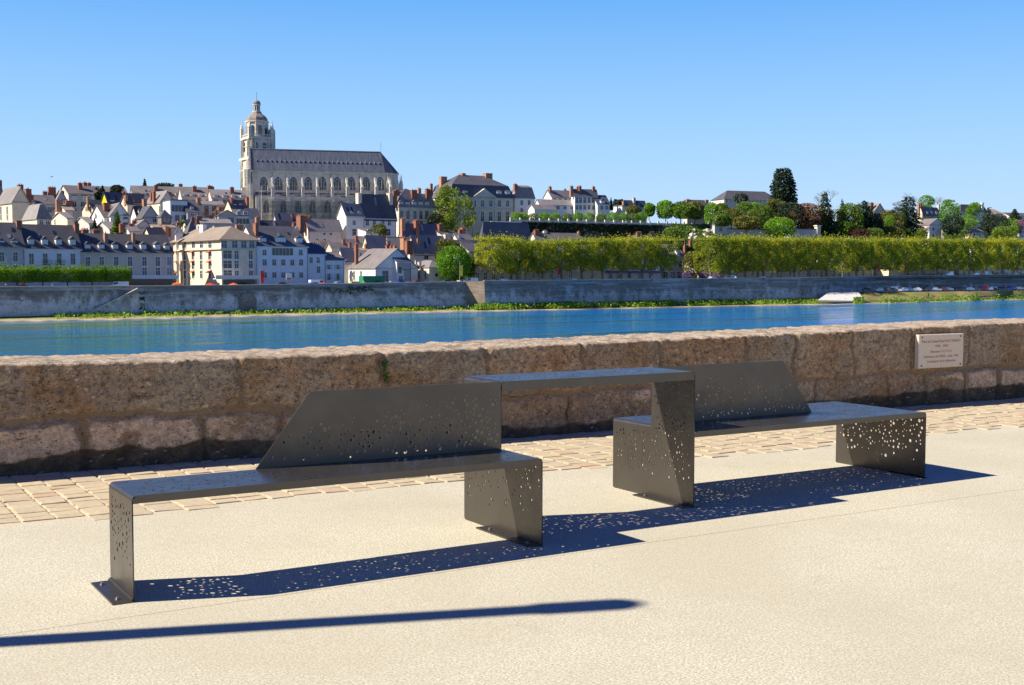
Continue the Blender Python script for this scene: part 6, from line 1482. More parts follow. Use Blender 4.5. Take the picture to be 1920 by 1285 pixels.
# fuller wooded slope between the named trees
for i, (lab, px, w_, a_, b_, mt_, dv_) in enumerate((('dark green tree behind the coppery pink tree', 1498, 44, 388, 440, 'mid', 12), ('olive tree filling the gap left of the dark spruce', 1527, 40, 386, 446, 'olive', 8), ('olive brown tree between spruce and slim fir', 1566, 40, 394, 448, 'olive', 6),
    ('dull green shrub mass under the slim fir', 1580, 40, 412, 448, 'mid', 0), ('dark tree mass behind the dark red bush', 1622, 52, 402, 448, 'dark', 4), ('brown green tree right of the gabled grey house', 1662, 34, 396, 440, 'olive', 10), ('low olive shrubs under the lime sapling', 1668, 50, 426, 450, 'olive', -2),
    ('dark tree left of the tall cypress like conifer', 1684, 40, 392, 448, 'dark', 6), ('hedge of dark green below the twin chimneyed house', 1716, 40, 426, 450, 'mid', -4), ('dark tree under the bicoloured green tree', 1786, 36, 402, 440, 'dark', 4), ('dark green tree behind the cedar', 1868, 44, 402, 446, 'dark', 8),
    ('green shrub at the foot of the right edge fir', 1884, 40, 424, 450, 'mid', -4), ('broad dark tree at the foot of the sequoia', 1482, 44, 380, 424, 'dark', 10), ('mixed green tree right of the last esplanade tree', 1426, 44, 386, 424, 'mid', 12), ('wide olive shrub on the bastion lawn', 1400, 50, 404, 430, 'olive', -6),
    ('dark yew below the esplanade trees', 1352, 34, 396, 424, 'mid', -4), ('leafy tree behind the third round chestnut', 1290, 40, 384, 410, 'mid', 16))):
    T_(lab, px, w_*1.1, a_, b_, 448+dv_, 'round', mt_, 3600, .55, 400+i)
# skyline trees at the left
T_('dark round conifer in front of the grey mansion roof', 189, 22, 349, 378, 408, 'round', 'dark', 1800, .5, 50)
T_('dark conifer pair right of the grey mansion', 222, 28, 348, 366, 426, 'round', 'dark', 1500, .5, 51)
T_('small pointed conifer on the left skyline', 273, 12, 335, 356, 460, 'cone', 'dark', 700, .5, 52, name='conifer')
T_('flat umbrella pine crown on the skyline', 313, 32, 343, 352, 462, 'round', 'dark', 900, .5, 53, name='umbrella_pine')
T_('bushy pine among the old roofs above the six dormer terrace', 220, 26, 395, 442, 326, 'cone', 'mid', 3200, .42, 54, name='pine', top=.15)
T_('small dark evergreen left of the bushy pine', 178, 9, 408, 428, 322, 'cone', 'dark', 600, .35, 55, name='evergreen')
T_('rust coloured bush between the low roofs', 246, 22, 419, 438, 328, 'round', 'rust', 900, .35, 56, cat='bush', gaps=.5)
T_('round trimmed green shrub in a courtyard above the corner block', 342, 14, 415, 424, 346, 'round', 'fresh', 500, .35, 57, cat='shrub')
T_('dark shrub behind the chimneys right of the five bay house', 590, 16, 456, 476, 334, 'round', 'ivy', 800, .4, 58, cat='shrub')
def VTp(px): return 429+42*(px-958)/387
# round chestnuts on the terrace
CR = [('leftmost round chestnut on the esplanade', 1217, 22, 380, 406, 'fresh'), ('bright round chestnut with sunlit left side, second on the esplanade', 1248, 36, 376, 411, 'fresh'), ('third round chestnut on the esplanade', 1276, 32, 378, 410, 'mid'),
      ('fourth round chestnut, before the barracks', 1303, 32, 378, 412, 'olive'), ('vivid green chestnut below the left end of the barracks', 1334, 28, 380, 420, 'fresh'), ('dark green chestnut behind the vivid one', 1353, 26, 379, 418, 'mid'),
      ('olive domed tree in front of the esplanade trees', 1371, 36, 391, 422, 'olive'), ('green chestnut below the middle of the barracks', 1395, 36, 378, 420, 'mid'), ('brighter chestnut right of the middle of the barracks', 1415, 30, 379, 420, 'fresh'),
      ('small olive tree on the bastion lawn', 1428, 22, 402, 430, 'olive'), ('last esplanade tree left of the sequoia', 1437, 24, 382, 412, 'mid')]
for i, (lab, px, w_, a_, b_, mt_) in enumerate(CR):
    V = 480 if i not in (6, 9) else 470
    T_(lab, px, w_, a_, b_, V, 'round', mt_, 3600, .5, 60+i, name='chestnut_tree', lump=.24, gaps=.34)['group'] = 'round trees of the esplanade'
T_('grey green round tree against the barracks front', 1388, 26, 362, 382, 540, 'round', 'bluegr', 1500, .6, 75)
T_('dark bushes on the terrace between manor and pointed house', 1158, 26, 373, 394, 490, 'round', 'dark', 1600, .5, 76, cat='bush')
T_('thin dark fir right of the little dark roofed house', 1145, 10, 370, 394, 478, 'cone', 'dark', 800, .45, 77, name='fir')
T_('olive shrub before the pointed roofed house', 1186, 28, 385, 402, 470, 'round', 'olive', 1500, .45, 78, cat='shrub')
T_('dense green tree at the end of the ivy wall', 1262, 42, 424, 452, 438, 'round', 'mid', 3000, .45, 79)
T_('grey green bush at the foot of the ivy wall', 1226, 22, 434, 448, 425, 'round', 'bluegr', 900, .4, 80, cat='bush')
# little round trees of the terrace walk
SM = [crown_round(4.3, 4.0, 3.5, 1300, 300+i, .32, LF['fresh' if i < 2 else 'mid'], lump=.18, gaps=.25) for i in range(3)]
ST = trunk_mesh(1.5, .1, .9, 2.8, 310, MT['trunk'], 4)
sml = ['directly right of the palace', 'second from the palace', 'third from the palace', 'fourth from the palace', 'fifth from the palace', 'sixth from the palace', 'seventh, below the manor', 'eighth, below the manor', 'ninth from the palace', 'tenth from the palace', 'eleventh, next to the red figure', 'twelfth from the palace', 'thirteenth, the last one']
for i, px in enumerate((968, 981, 1000, 1020, 1041, 1063, 1084, 1105, 1127, 1147, 1168, 1188, 1203)):
    V = VTp(px)+4; t = tree('small round terrace tree, '+sml[i], px, 397.5, V, SM[i % 3], ST, name='small_tree', group='small round trees on the terrace walk', hgt=3.6, rz=i*1.3)
    t.location.z = zp(px, 418, V)
    for ch in [o_ for o_ in D.objects if o_.parent == t]:
        if ch.name.startswith('crown'): ch.location.z = zp(px, 397.5+(i % 3), V)-t.location.z-3.6
# bare trees
BK = plain('bare_twigs', (.22, .18, .15), .9)
for lab, px, yt, V, hpx, w_, sd in (('bare twiggy tree behind the dark spruce', 1551, 354, 500, 42, 1.0, 1), ('bare tree on the right skyline behind the tall conifer', 1701, 358, 510, 48, .9, 2), ('pale bare tree right of the round tree over the house', 1757, 367, 520, 34, 1.2, 3), ('short bare tree left of the tall conifer', 1686, 374, 505, 34, 1.2, 4), ('bare bushy tree left of the dark spruce', 1532, 365, 495, 32, 1.3, 5)):
    V = vfix(px, V); h_ = hpx*mpp(V)*1.0; me = bare_mesh(h_, w_, sd, BK); zz = max(v_.co.z for v_ in me.vertices)
    loc = P(px, 450, V); loc.z = zp(px, yt, V)-zz; r_ = root('bare_tree', lab, 'tree', loc, sd); link('branches', me, r_)
# terrace wall with ivy + balustrade
VT = 431.0
tr_ = root('terrace_wall', 'long retaining wall covered with dark ivy, its balustrade lined with small trees', 'wall', (0, 0, 0))
ztop = zp(1100, 417.5, VT); p0, p1 = P(958, 420, VT-2), P(1345, 420, 471); p0.z = p1.z = 0
ax = (p1-p0).normalized(); nr_ = Vector((-ax.y, ax.x, 0)); Lw = (p1-p0).length
def wp(u, n_, z): q = p0+ax*u+nr_*n_; return (q.x, q.y, z)
g = MB(); g.prism([wp(0, 0, ztop-16), wp(Lw, 0, ztop-16), wp(Lw, 0, ztop), wp(0, 0, ztop)], nr_*.8); o = g.build('masonry', MT['darkstone'], tr_); fix_normals(o.data)
g = MB()
n_ = int(Lw/3.9)
for i in range(n_+1): u = Lw*i/n_; g.prism([wp(u-.3, -.1, ztop), wp(u+.3, -.1, ztop), wp(u+.3, -.1, ztop+1.7), wp(u-.3, -.1, ztop+1.7)], nr_*.6)
g.prism([wp(0, .1, ztop), wp(Lw, .1, ztop), wp(Lw, .1, ztop+1.0), wp(0, .1, ztop+1.0)], nr_*.25); o = g.build('balustrade', MT['stone'], tr_); fix_normals(o.data)
rg = np.random.default_rng(5)
u = rg.uniform(0, Lw, 15000); z = ztop+.15-rg.uniform(0, 1, 15000)**1.1*9; dn_ = vnoise(u*.09, z*.14, 4, 3); kk = (dn_ > .36) | (rg.random(15000) < .35)
u, z = u[kk], z[kk]; nn = -.15-rg.random(len(u))*.35
pt = np.array([wp(a, b, c) for a, b, c in zip(u, nn, z)]); lim = .72*Lw
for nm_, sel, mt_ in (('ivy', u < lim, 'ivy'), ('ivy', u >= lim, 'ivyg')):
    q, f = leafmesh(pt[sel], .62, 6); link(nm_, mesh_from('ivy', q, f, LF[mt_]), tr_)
# green slope with rocky outcrops right of the ivy
q0 = P(1262, 447, 424); pts = []
rg = np.random.default_rng(8)
for i in range(8200):
    px = rg.uniform(1262, 1342); t = rg.random(); V = VTp(px)-1-22*t; py = 421+46*t; pts.append(tuple(P(px, py+rg.normal(0, .8), V)))
q, f = leafmesh(np.array(pts), .6, 11); o = link('slope_grass', mesh_from('slope_grass', q, f, LF['grassy'])); tag(o, 'sunlit green creepers on the slope under the esplanade', 'creeper', kind='stuff')
g = MB(); a_, b_, c_, d_ = P(1262, 421.5, 461), P(1342, 421.5, 469.5), P(1342, 470, 446), P(1262, 470, 438); g.prism([a_, b_, c_, d_], (0, 0, -2)); o = g.build('slope', M_SOIL); fix_normals(o.data); tag(o, 'sunlit bank under the esplanade', kind='structure')
r_ = random.Random(4); ro = root('rock_outcrop', 'pale rocky outcrop on the sunlit slope left of the bastion tower', 'rocks', P(1310, 440, 450))
for i in range(16):
    px = r_.uniform(1292, 1334); t_ = r_.uniform(.2, .6); q = P(px, 421+46*t_, VTp(px)-1.6-22*t_)-ro.location; s_ = r_.uniform(.5, 1.2); g = MB()
    g.rings([[(q.x+s_*r1*math.cos(a)*r_.uniform(.7, 1.3), q.y+s_*r1*math.sin(a), q.z+z*s_) for a in [k_*math.pi/3 for k_ in range(6)]] for r1, z in ((.6, -.8), (1, -.1), (.75, .6), (.2, .85))])
    o = g.build('rock', MT['stone'], ro); fix_normals(o.data)
# bastion tower and wall
b_ = H('square stone bastion tower with arched niches and two pinnacles on the terrace', 1338, 1340, 1363, 421, 420, V=446, th=20, wall='grey', roof='flat', Dp=8, name='bastion', cat='bastion')
b_.wins([1351], [(427, 434)], 1.2, 's').wins([1346, 1356], [(439, 446)], 1.6, 's')
for px in (1340, 1359): g = MB(); x = b_.lx(px, 1); g.lathe([(.6, 0), (.7, 1.6), (.5, 2.6), (.1, 3.2)], 6, (x+.5, 1, b_.h+.36)); g.build('pinnacle', MT['stone'], b_.o)
b_ = H('long low grey retaining wall right of the bastion tower', 1363, 1363, 1437, 430, 429.8, V=450, th=20, wall='grey', roof='flat', Dp=3, name='retaining_wall', cat='wall')
b_ = H('grey garden wall below the coppery pink tree with a pale lit pillar', 1484, 1484, 1531, 430, 429.8, V=446, th=20, wall='grey', roof='flat', Dp=2, name='garden_wall', cat='wall')
g = MB(); x = b_.lx(1534); g.box((x-.9, -.6, 0), (x+.8, 1.5, b_.h+1.4)); g.box((x-1.2, -.8, b_.h+1.401), (x+1.1, 1.7, b_.h+1.8)); g.build('pillar', MT['cream'], b_.o)
b_ = H('low rubble wall on the slope left of the ochre pavilion', 1770, 1770, 1802, 428, 427.8, V=478, th=20, wall='darkstone', roof='flat', Dp=2, name='garden_wall', cat='wall')
# scrub filling the wooded slope at the right
rg = np.random.default_rng(21); pts = []
for i in range(17000):
    px = rg.uniform(1345, 2050); V = Vn(px, 9)+rg.uniform(36, 130); z = terr(px, V)+rg.uniform(0, 1)**1.5*3.2*(vnoise(np.array([[px*.03]]), np.array([[V*.07]]), 7, 2)[0, 0]); q_ = P(px, 450, V); pts.append((q_.x, q_.y, z))
q, f = leafmesh(np.array(pts), .8, 12); o = link('undergrowth', mesh_from('undergrowth', q, f, LF['mid'])); tag(o, 'dense green undergrowth covering the right hillside', 'undergrowth', kind='stuff')
# ================================================================ CARS, BANNERS, PEOPLE
TYRE = plain('tyre_rubber', (.02, .02, .02), .8); RIM = plain('wheel_rim', (.4, .4, .42), .3, .8); GLS = plain('car_glass', (.02, .025, .03), .05, 0, .8)
def paint(n_, c): k = NT('paint_'+n_); k.b.inputs['Coat Weight'].default_value = .6; return k.set(c, .3, .2, .5)
PAINT = {n_: paint(n_, c) for n_, c in dict(white=(.75, .75, .76), silver=(.38, .40, .43), black=(.02, .02, .025), red=(.55, .02, .02), blue=(.02, .06, .42), dark=(.05, .06, .08), grey=(.16, .17, .19), maroon=(.22, .05, .03), green=(.03, .07, .05), yellow=(.75, .62, .03), gold=(.30, .26, .16)).items()}
def prof_car(kind):
    if kind == 'hatch': return 4.0, [(0, .35), (0, .75), (.12, .90), (.95, 1.0), (1.55, 1.46), (3.1, 1.50), (3.75, 1.05), (3.98, .95), (4.0, .35)], [(1.12, 1.03), (1.62, 1.40), (3.02, 1.43), (3.45, 1.05)]
    if kind == 'sedan': return 4.5, [(0, .35), (0, .72), (.15, .86), (1.15, .96), (1.80, 1.40), (3.1, 1.42), (3.75, 1.0), (4.4, .95), (4.5, .85), (4.5, .35)], [(1.32, .99), (1.86, 1.34), (3.05, 1.35), (3.55, 1.0)]
    if kind == 'van': return 4.9, [(0, .35), (0, .95), (.25, 1.15), (.85, 1.30), (1.25, 1.95), (4.8, 2.0), (4.9, 1.9), (4.9, .35)], [(.98, 1.32), (1.32, 1.85), (2.2, 1.86), (2.2, 1.32)]
    return 4.4, [(0, .4), (0, .85), (.15, 1.0), (.95, 1.1), (1.55, 1.62), (4.0, 1.66), (4.32, 1.1), (4.4, .4)], [(1.15, 1.14), (1.62, 1.55), (3.92, 1.58), (4.15, 1.14)]
_cars = {}
def car_parts(kind):
    if kind in _cars: return _cars[kind]
    L, pr, gl = prof_car(kind); w = 1.76; out = {}
    g = MB(); secs = []
    for y, s_, dz in ((-w/2, .93, -.02), (-w/2+.10, 1.0, 0), (w/2-.10, 1.0, 0), (w/2, .93, -.02)):
        secs.append([(L/2-(L/2-x)*(.985 if s_ < 1 else 1), y*(.86 if z > 1.2 else 1.0), .35+(z-.35)*(1 if s_ == 1 else .97)) for x, z in pr])
    g.rings(secs); me = D.meshes.new('body'); me.from_pydata(g.v, [], g.f); fix_normals(me); out['body'] = me
    g = MB()
    for sg in (-1, 1): y = sg*(w/2*.94+.012); g.prism([(x, y*(.925 if z > 1.2 else .985), z-.02) for x, z in gl], (0, -sg*.05, 0))
    a_, b_ = gl[0], gl[1]; g.prism([(a_[0]-.10, -.70, a_[1]+.02), (a_[0]-.10, .70, a_[1]+.02), (b_[0]-.10, .62, b_[1]+.03), (b_[0]-.10, -.62, b_[1]+.03)], (.06, 0, -.03))
    if kind != 'van': a_, b_ = gl[3], gl[2]; g.prism([(a_[0]+.16, -.66, a_[1]+.04), (a_[0]+.16, .66, a_[1]+.04), (b_[0]+.14, .6, b_[1]+.0), (b_[0]+.14, -.6, b_[1]+.0)], (-.06, 0, -.03))
    me = D.meshes.new('window'); me.from_pydata(g.v, [], g.f); fix_normals(me); me.materials.append(GLS); out['glass'] = me
    g = MB(); g.rings([[(.32*math.cos(a), y, .32*math.sin(a)) for a in [i*math.pi/7 for i in range(14)]] for y in (-.1, .1)]); me = D.meshes.new('wheel'); me.from_pydata(g.v, [], g.f); me.materials.append(TYRE); out['wheel'] = me
    g = MB(); g.rings([[(.19*math.cos(a), y, .19*math.sin(a)) for a in [i*math.pi/5 for i in range(10)]] for y in (-.115, .115)]); me = D.meshes.new('rim'); me.from_pydata(g.v, [], g.f); me.materials.append(RIM); out['rim'] = me
    g = MB(); g.box((-.015, -.16, 0), (.05, .16, .14)); me = D.meshes.new('headlight'); me.from_pydata(g.v, [], g.f); me.materials.append(plain('lamp_lens', (.7, .7, .7), .1)); out['lamp'] = me
    g = MB(); g.box((-.05, -.14, 0), (.015, .14, .18)); me = D.meshes.new('tail_light'); me.from_pydata(g.v, [], g.f); me.materials.append(plain('lamp_red', (.45, .01, .01), .2)); out['tail'] = me
    out['L'] = L; _cars[kind] = out; return out
def car(label, loc, rz, kind, col, group='cars parked on the lower quay', cat='car', name='parked_car'):
    p = car_parts(kind); r_ = root(name, label, cat, loc, rz, group)
    me = p['body'].copy(); me.materials.append(PAINT[col]); link('body', me, r_); link('window', p['glass'], r_)
    for x in (.75, p['L']-.8):
        for y in (-.76, .76): w_ = link('wheel', p['wheel'], r_, (x, y, .32)); link('rim', p['rim'], w_)
    for y in (-.6, .6): link('headlight', p['lamp'], r_, (0, y, .62)); link('tail_light', p['tail'], r_, (p['L'], y, .72))
    return r_
CARS = [(1626, 4, 'hatch', 'black', 'black car at the left end of the parked line, red tail lights'), (1646, 3, 'estate', 'silver', 'silver estate car, second from the left end of the line'), (1672, 3.4, 'hatch', 'dark', 'dark hatchback between the silver estate and the white van'),
 (1684, 5, 'van', 'white', 'white van standing taller than the cars around it'), (1694, 2, 'hatch', 'white', 'small white hatchback in front of the van'), (1703, 3.5, 'hatch', 'silver', 'silver hatchback right of the white van'),
 (1718, 2.5, 'hatch', 'white', 'white hatchback standing alone left of the black cars'), (1738, 3.5, 'estate', 'black', 'black estate with a red rear light'), (1742, 6, 'van', 'grey', 'grey van half hidden behind the black estate'),
 (1755, 2.5, 'sedan', 'white', 'white saloon pointing to the water right of the black estate'), (1768, 2, 'hatch', 'maroon', 'small maroon car between two white saloons'), (1776, 4, 'sedan', 'white', 'white saloon right of the maroon car'),
 (1792, 3.5, 'hatch', 'green', 'dark green hatchback near the middle of the line'), (1799, 2, 'estate', 'black', 'black estate car right of the dark green hatchback'), (1817, 3.5, 'hatch', 'white', 'white hatchback left of the red cars'),
 (1830, 3, 'hatch', 'dark', 'dark hatchback directly left of the red car'), (1841, 4, 'estate', 'red', 'bright red car with its boot lid raised'), (1855, 2.5, 'hatch', 'white', 'white hatchback right of the red car'),
 (1862, 5.5, 'estate', 'silver', 'silver estate behind the white hatchback, right of the red car'), (1877, 3, 'hatch', 'black', 'black hatchback left of the blue car'), (1893, 3, 'hatch', 'blue', 'vivid blue hatchback near the right end'), (1899, 6, 'estate', 'grey', 'grey estate behind the vivid blue hatchback'),
 (1910, 3, 'sedan', 'silver', 'silver saloon right of the blue hatchback'), (1926, 3, 'hatch', 'white', 'white hatchback cut by the right picture edge')]
r_ = random.Random(5)
for i, (px, n_, kd, cl, lab) in enumerate(CARS):
    loc = P(px, 541, Vn(px, n_)); loc.z = -5.25; a_ = r_.choice([0, 0, math.pi])+r_.uniform(-.5, .5)
    c = car(lab, loc, -YAW+TH-.35+a_, kd, cl); 
    mid = Matrix.Rotation(c.rotation_euler.z, 4, 'Z') @ Vector((2.1, 0, 0)); c.location = loc-mid
    if 'boot lid' in lab:
        g = MB(); g.prism([(4.1, -.7, 1.62), (4.1, .7, 1.62), (4.75, .7, 2.15), (4.75, -.7, 2.15)], (0, 0, .07)); g.build('boot_lid', PAINT['red'], c)
# cars on the upper quay, half hidden by the parapet
UP = [(218, 13, 'van', 'white', 'white van on the left quay beside the clipped trees'), (529, 12, 'hatch', 'dark', 'dark car below the white billboard'), (585, 12, 'hatch', 'blue', 'dark blue car at the two window house'), (598, 12, 'van', 'white', 'white van right of the dark blue car'),
 (632, 12, 'sedan', 'silver', 'silver saloon before the shuttered house'), (712, 12, 'hatch', 'green', 'green car right of the green container'), (733, 11, 'sedan', 'silver', 'silver saloon in front of the shaded barn gable'), (752, 12, 'hatch', 'blue', 'blue car under the half timbered house'), (779, 12, 'sedan', 'maroon', 'maroon saloon in front of the cream cottage'),
 (838, 13, 'hatch', 'green', 'dark green car under the bright round tree'), (879, 12, 'van', 'white', 'white van between the round tree and the planes'), (946, 11, 'sedan', 'white', 'white saloon under the first plane trees'), (1042, 11, 'hatch', 'silver', 'silver hatchback beneath the red banner'), (1076, 11, 'sedan', 'white', 'white saloon under the middle of the short plane row'),
 (1252, 11, 'sedan', 'silver', 'silver saloon in front of the arched house'), (1336, 11, 'hatch', 'white', 'white car beside the lilac bushes'), (1366, 11, 'van', 'silver', 'silver van at the start of the long plane row'), (1429, 11, 'hatch', 'white', 'white hatchback under the long plane row'),
 (1777, 14, 'van', 'white', 'white van beneath the orange banner, above the parked line'), (1850, 14, 'van', 'silver', 'pale van on the upper road near the right edge'), (1828, 14, 'hatch', 'white', 'white car left of the pale van on the upper road')]
for i, (px, n_, kd, cl, lab) in enumerate(UP):
    loc = P(px, 530, Vn(px, n_)); loc.z = quay_z(px)+.1+(.5 if px > 1700 else 0); rz = -YAW+TH+(math.pi if i % 2 else 0)
    c = car(lab, loc, rz, kd, cl, group='vehicles on the upper quay'); c.location = loc-Matrix.Rotation(rz, 4, 'Z') @ Vector((2.1, 0, 0))
# green container with yellow end, yellow car
ct = root('container', 'green covered market trailer with a yellow end beside the barn', 'trailer', P(681, 530, Vn(681, 12)), -YAW+TH); ct.location.z = quay_z(681)+.1
GC = plain('container_green', (.01, .22, .10), .6); g = MB(); g.box((0, 0, .5), (6.2, 2.4, 2.9)); [g.box((.05+i*.6, -.04, .5), (.12+i*.6, -.001, 2.9)) for i in range(11)]; g.build('body', GC, ct)
g = MB(); g.prism([(.0, .2, .5), (.0, .2, 1.6), (1.0, .2, .9), (1.6, .2, .5)], (0, -.35, 0)); o = g.build('tarpaulin', PAINT['yellow'], ct); fix_normals(o.data)
for x in (1.2, 5.0): w_ = link('wheel', car_parts('hatch')['wheel'], ct, (x, 0, .32)); link('wheel', car_parts('hatch')['wheel'], ct, (x, 2.3, .32))
loc = P(651, 530, Vn(651, 12)); loc.z = quay_z(651)+.1; car('yellow car directly left of the green trailer', loc, -YAW+TH, 'hatch', 'yellow', group='vehicles on the upper quay')
# lamp posts and banners on the quay
POLE = plain('quay_pole', (.35, .36, .38), .5, .3)
BN = {n_: plain('banner_'+n_, c, .7) for n_, c in dict(red=(.70, .035, .02), orange=(.75, .12, .03), yellow=(.80, .66, .03), blue=(.10, .28, .50)).items()}
def banner(label, px, yt, yb, col, ytop=None, n_=10.5, lamp=False, flag=True, cat='banner'):
    if px > 1600: n_ = 13.5
    V = Vn(px, n_); loc = P(px, 520, V); loc.z = quay_z(px)+.05; r_ = root('banner_pole' if flag else 'street_lamp', label, cat, loc, -YAW+TH*.6, 'banners and lamps along the far quay')
    zt = zp(px, yt if ytop is None else ytop, V)-loc.z
    g = MB(); g.lathe([(.09, 0), (.05, zt)], 6); 
    if lamp: g.tube([(0, 0, zt-.2), (-.5, 0, zt+.5), (-1.0, 0, zt+.6)], .05, 5)
    g.build('pole', POLE, r_)
    if lamp: g = MB(); g.box((-1.7, -.14, zt+.5), (-.9, .14, zt+.68)); g.build('lamp_head', MT['frame'], r_)
    if flag:
        a_, b_ = zp(px, yt, V)-loc.z, zp(px, yb, V)-loc.z; g = MB(); rows = []
        for j in range(9):
            z = b_+(a_-b_)*j/8; dx_ = .08*math.sin(j*1.3); rows.append([(.08, -.02+dx_*.4, z), (.95, -.02+dx_, z), (.95, .02+dx_, z), (.08, .02+dx_*.4, z)])
        g.rings(rows); o = g.build('banner', BN[col], r_); fix_normals(o.data)
        g = MB(); g.tube([(0, 0, a_), (1.0, 0, a_)], .03, 4); g.tube([(0, 0, b_), (1.0, 0, b_)], .03, 4); g.build('bracket', POLE, r_)
    return r_
banner('tall red banner at the left side of the five bay house', 488, 508, 531, 'red', 503)
banner('yellow banner on a lamp post before the round green tree', 862, 498, 518, 'yellow', 488, lamp=True)
banner('red banner among the short row of plane trees', 1045, 496, 515, 'red', 489, lamp=True)
banner('yellow banner at the left end of the long plane row', 1371, 507, 512, 'yellow', 503)
banner('small red banner in front of the orange beige building', 1645, 496, 510, 'red', 494)
banner('orange banner above the white van on the right', 1777, 493, 508, 'orange', 492)
banner('orange banner near the right edge', 1900, 502, 512, 'orange', 500)
for lab, px, yt in (('thin lamp post before the cream corner block', 344, 494), ('second thin lamp post before the corner block', 351, 499), ('pale lamp post with a bracket beside the barn', 659, 492), ('slim lamp post right of the red banner', 1276, 505), ('grey post beside the lilac bushes', 1281, 509)):
    banner(lab, px, yt, yt, 'red', yt, lamp=(px == 659), flag=False, cat='street lamp')
banner('small blue direction sign under the long plane row', 1528, 509, 511, 'blue', 508, cat='sign')
# billboard
bb = root('billboard', 'white billboard with an orange picture in front of the five bay house', 'billboard', P(542, 520, Vn(542, 12)), -YAW+TH*.7); bb.location.z = quay_z(542)+.05
z0, z1 = zp(542, 525, Vn(542, 12))-bb.location.z, zp(542, 513, Vn(542, 12))-bb.location.z
g = MB(); g.box((-.75, 0, z0), (.75, .12, z1)); g.build('panel', MT['white'], bb); g = MB(); g.box((-.62, -.012, z0+.08), (.62, -.002, z0+.55)); g.build('picture', BN['orange'], bb)
g = MB(); g.box((-.6, .02, 0), (-.5, .1, z0)); g.box((.5, .02, 0), (.6, .1, z0)); g.build('leg', POLE, bb)
# closed parasol and cafe parasols on the left quay
def parasol(label, px, n_, col, open_=True, top=529):
    V = Vn(px, n_); loc = P(px, 530, V); loc.z = quay_z(px)+.05; r_ = root('parasol', label, 'parasol', loc, 0, 'cafe parasols on the left quay'); zt = zp(px, top, V)-loc.z
    g = MB(); g.lathe([(.04, 0), (.03, zt)], 6); g.build('pole', POLE, r_)
    g = MB()
    if open_: g.lathe([(1.5, zt-.55), (1.5, zt-.45), (.8, zt-.2), (.05, zt+.05)], 8)
    else: g.lathe([(.12, zt-1.9), (.28, zt-1.7), (.2, zt-.6), (.03, zt+.05)], 8)
    g.build('canopy', col, r_); return r_
parasol('red open parasol under the low clipped trees', 44, 14, BN['red'], True, 534)
parasol('white closed parasol between the low clipped trees', 40, 16, MT['white'], False, 524)
parasol('white small parasol above the quay wall below the shuttered house', 98, 11, MT['white'], False, 531)
parasol('orange red parasol in front of the corner block', 394, 13, BN['red'], True, 531)
parasol('small orange parasol at the left of the corner block', 333, 13, BN['orange'], True, 530)
parasol('orange parasol in the shade right of the corner block', 438, 13, BN['orange'], True, 531)
# people: one continuous skinned body each, clothes and hair as parts
SKIN = plain('skin', (.45, .27, .2), .6); HAIR = plain('hair', (.05, .03, .02), .8)
def person(label, loc, rz, top, leg, walk=.25):
    r_ = root('person', label, 'person', loc, rz, 'people on the far quay'); g = MB()
    def limb(pts, rad, mb, seg=8): mb.tube(pts, rad, seg)
    # body surface: torso rings flowing into head
    b_ = MB(); ell = lambda rx, ry, z, x=0, y=0: [(x+rx*math.cos(q*math.pi/5), y+ry*math.sin(q*math.pi/5), z) for q in range(10)]
    b_.rings([ell(.14, .10, .88), ell(.17, .115, .95), ell(.145, .10, 1.1), ell(.18, .115, 1.32), ell(.19, .10, 1.42), ell(.06, .06, 1.49), ell(.055, .055, 1.53), ell(.075, .09, 1.58), ell(.085, .10, 1.66), ell(.07, .085, 1.74), ell(.02, .03, 1.775)])
    for s_ in (-1, 1):
        limb([(s_*.09, 0, .92), (s_*.10, -s_*walk*.5, .5), (s_*.10, -s_*walk+.05, .08), (s_*.10, -s_*walk-.14, .04)], [.095, .065, .045, .035], b_)
        limb([(s_*.19, 0, 1.40), (s_*.25, s_*.08, 1.13), (s_*.25, s_*.2, .90), (s_*.245, s_*.22, .80)], [.055, .045, .033, .03], b_)
    b_.build('body', SKIN, r_, True)
    c_ = MB(); c_.rings([ell(.165, .13, .93), ell(.165, .122, 1.1), ell(.20, .135, 1.32), ell(.205, .12, 1.43), ell(.075, .075, 1.48)])
    for s_ in (-1, 1): limb([(s_*.18, 0, 1.41), (s_*.25, s_*.08, 1.13), (s_*.25, s_*.18, .95)], [.07, .055, .045], c_)
    c_.build('top', top, r_, True)
    c_ = MB(); c_.rings([ell(.155, .12, .86), ell(.178, .128, .95)])
    for s_ in (-1, 1): limb([(s_*.09, 0, .93), (s_*.10, -s_*walk*.5, .5), (s_*.10, -s_*walk+.05, .11)], [.105, .08, .06], c_)
    c_.build('trousers', leg, r_, True)
    c_ = MB(); c_.rings([ell(.088, .10, 1.665, 0, .012), ell(.09, .105, 1.70, 0, .01), ell(.075, .088, 1.76, 0, .01), ell(.02, .03, 1.795)]); c_.build('hair', HAIR, r_, True)
CL = {n_: plain('cloth_'+n_, c, .9) for n_, c in dict(red=(.7, .03, .02), blue=(.1, .2, .5), white=(.7, .7, .7), orange=(.8, .25, .03), dark=(.04, .04, .06), pink=(.6, .3, .4)).items()}
zt_ = ztop+.15
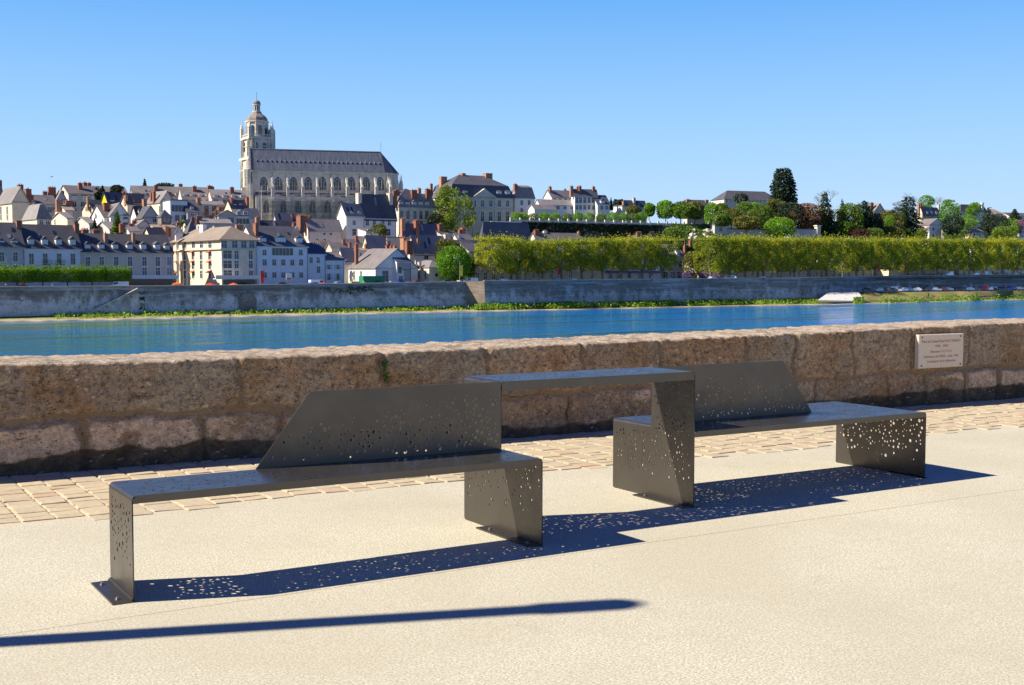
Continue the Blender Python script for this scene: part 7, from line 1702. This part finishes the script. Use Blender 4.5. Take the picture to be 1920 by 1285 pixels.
for i, (px, V, z, a_, b_, lab) in enumerate(((1154, 434, None, 'red', 'dark', 'person in a red top leaning by the terrace balustrade'), (1028, 434, None, 'orange', 'dark', 'person in an orange top on the terrace behind the balustrade'), (1289, 436, None, 'blue', 'white', 'person in blue walking along the esplanade balustrade'), (1258, 436, None, 'white', 'pink', 'person in a white shirt at the esplanade balustrade'), (1312, 440, None, 'orange', 'orange', 'person in bright orange near the vivid green chestnut'),
    (10, Vn(10, 11), 'q', 'pink', 'dark', 'person in a pink top at the far left behind the quay parapet'), (661, Vn(661, 10.6), 'q', 'red', 'dark', 'person in a red top beside the pale lamp post'), (607, Vn(607, 10.6), 'q', 'red', 'blue', 'person in red near the white van on the quay'), (1380, Vn(1380, 2), 'q', 'white', 'dark', 'person in white on the quay at the long plane row'), (1432, Vn(1432, 2.4), 'q', 'orange', 'dark', 'person in an orange jacket under the long plane row'), (955, Vn(1230, 2.4), 'q', 'blue', 'dark', 'person in blue on the quay before the cafe'))):
    if px == 955: px = 1222
    V = V if z else VTp(px)+1.5
    loc = P(px, 500, V); loc.z = (ztop+.05) if z is None else quay_z(px)+.1; person(lab, loc, i*1.1, CL[a_], CL[b_])
# bird in the sky above the left roofs
bl = P(97, 332, 300); r_ = root('bird', 'small dark bird flying over the left roofs', 'bird', bl, .6); BB = plain('feathers_dark', (.05, .04, .06), .8)
g = MB(); g.rings([[(x, rr*math.cos(q*math.pi/4), rr*math.sin(q*math.pi/4)) for q in range(8)] for x, rr in ((-.30, .01), (-.2, .04), (0, .09), (.16, .07), (.22, .045), (.28, .05), (.33, .03), (.40, .005))]); g.build('body', BB, r_, True)
for s_ in (-1, 1): g = MB(); g.rings([[(.10, s_*.05, .03), (-.12, s_*.05, .03), (-.12, s_*.05, .015), (.10, s_*.05, .015)], [(.12, s_*.35, .16), (-.10, s_*.35, .16), (-.10, s_*.35, .15), (.12, s_*.35, .15)], [(.0, s_*.62, .10), (-.06, s_*.62, .10), (-.06, s_*.62, .095), (.0, s_*.62, .095)]]); o = g.build('wing', BB, r_); fix_normals(o.data)
g = MB(); g.prism([(-.28, -.03, .01), (-.28, .03, .01), (-.44, .08, .0), (-.44, -.08, .0)], (0, 0, .012)); g.build('tail', BB, r_)
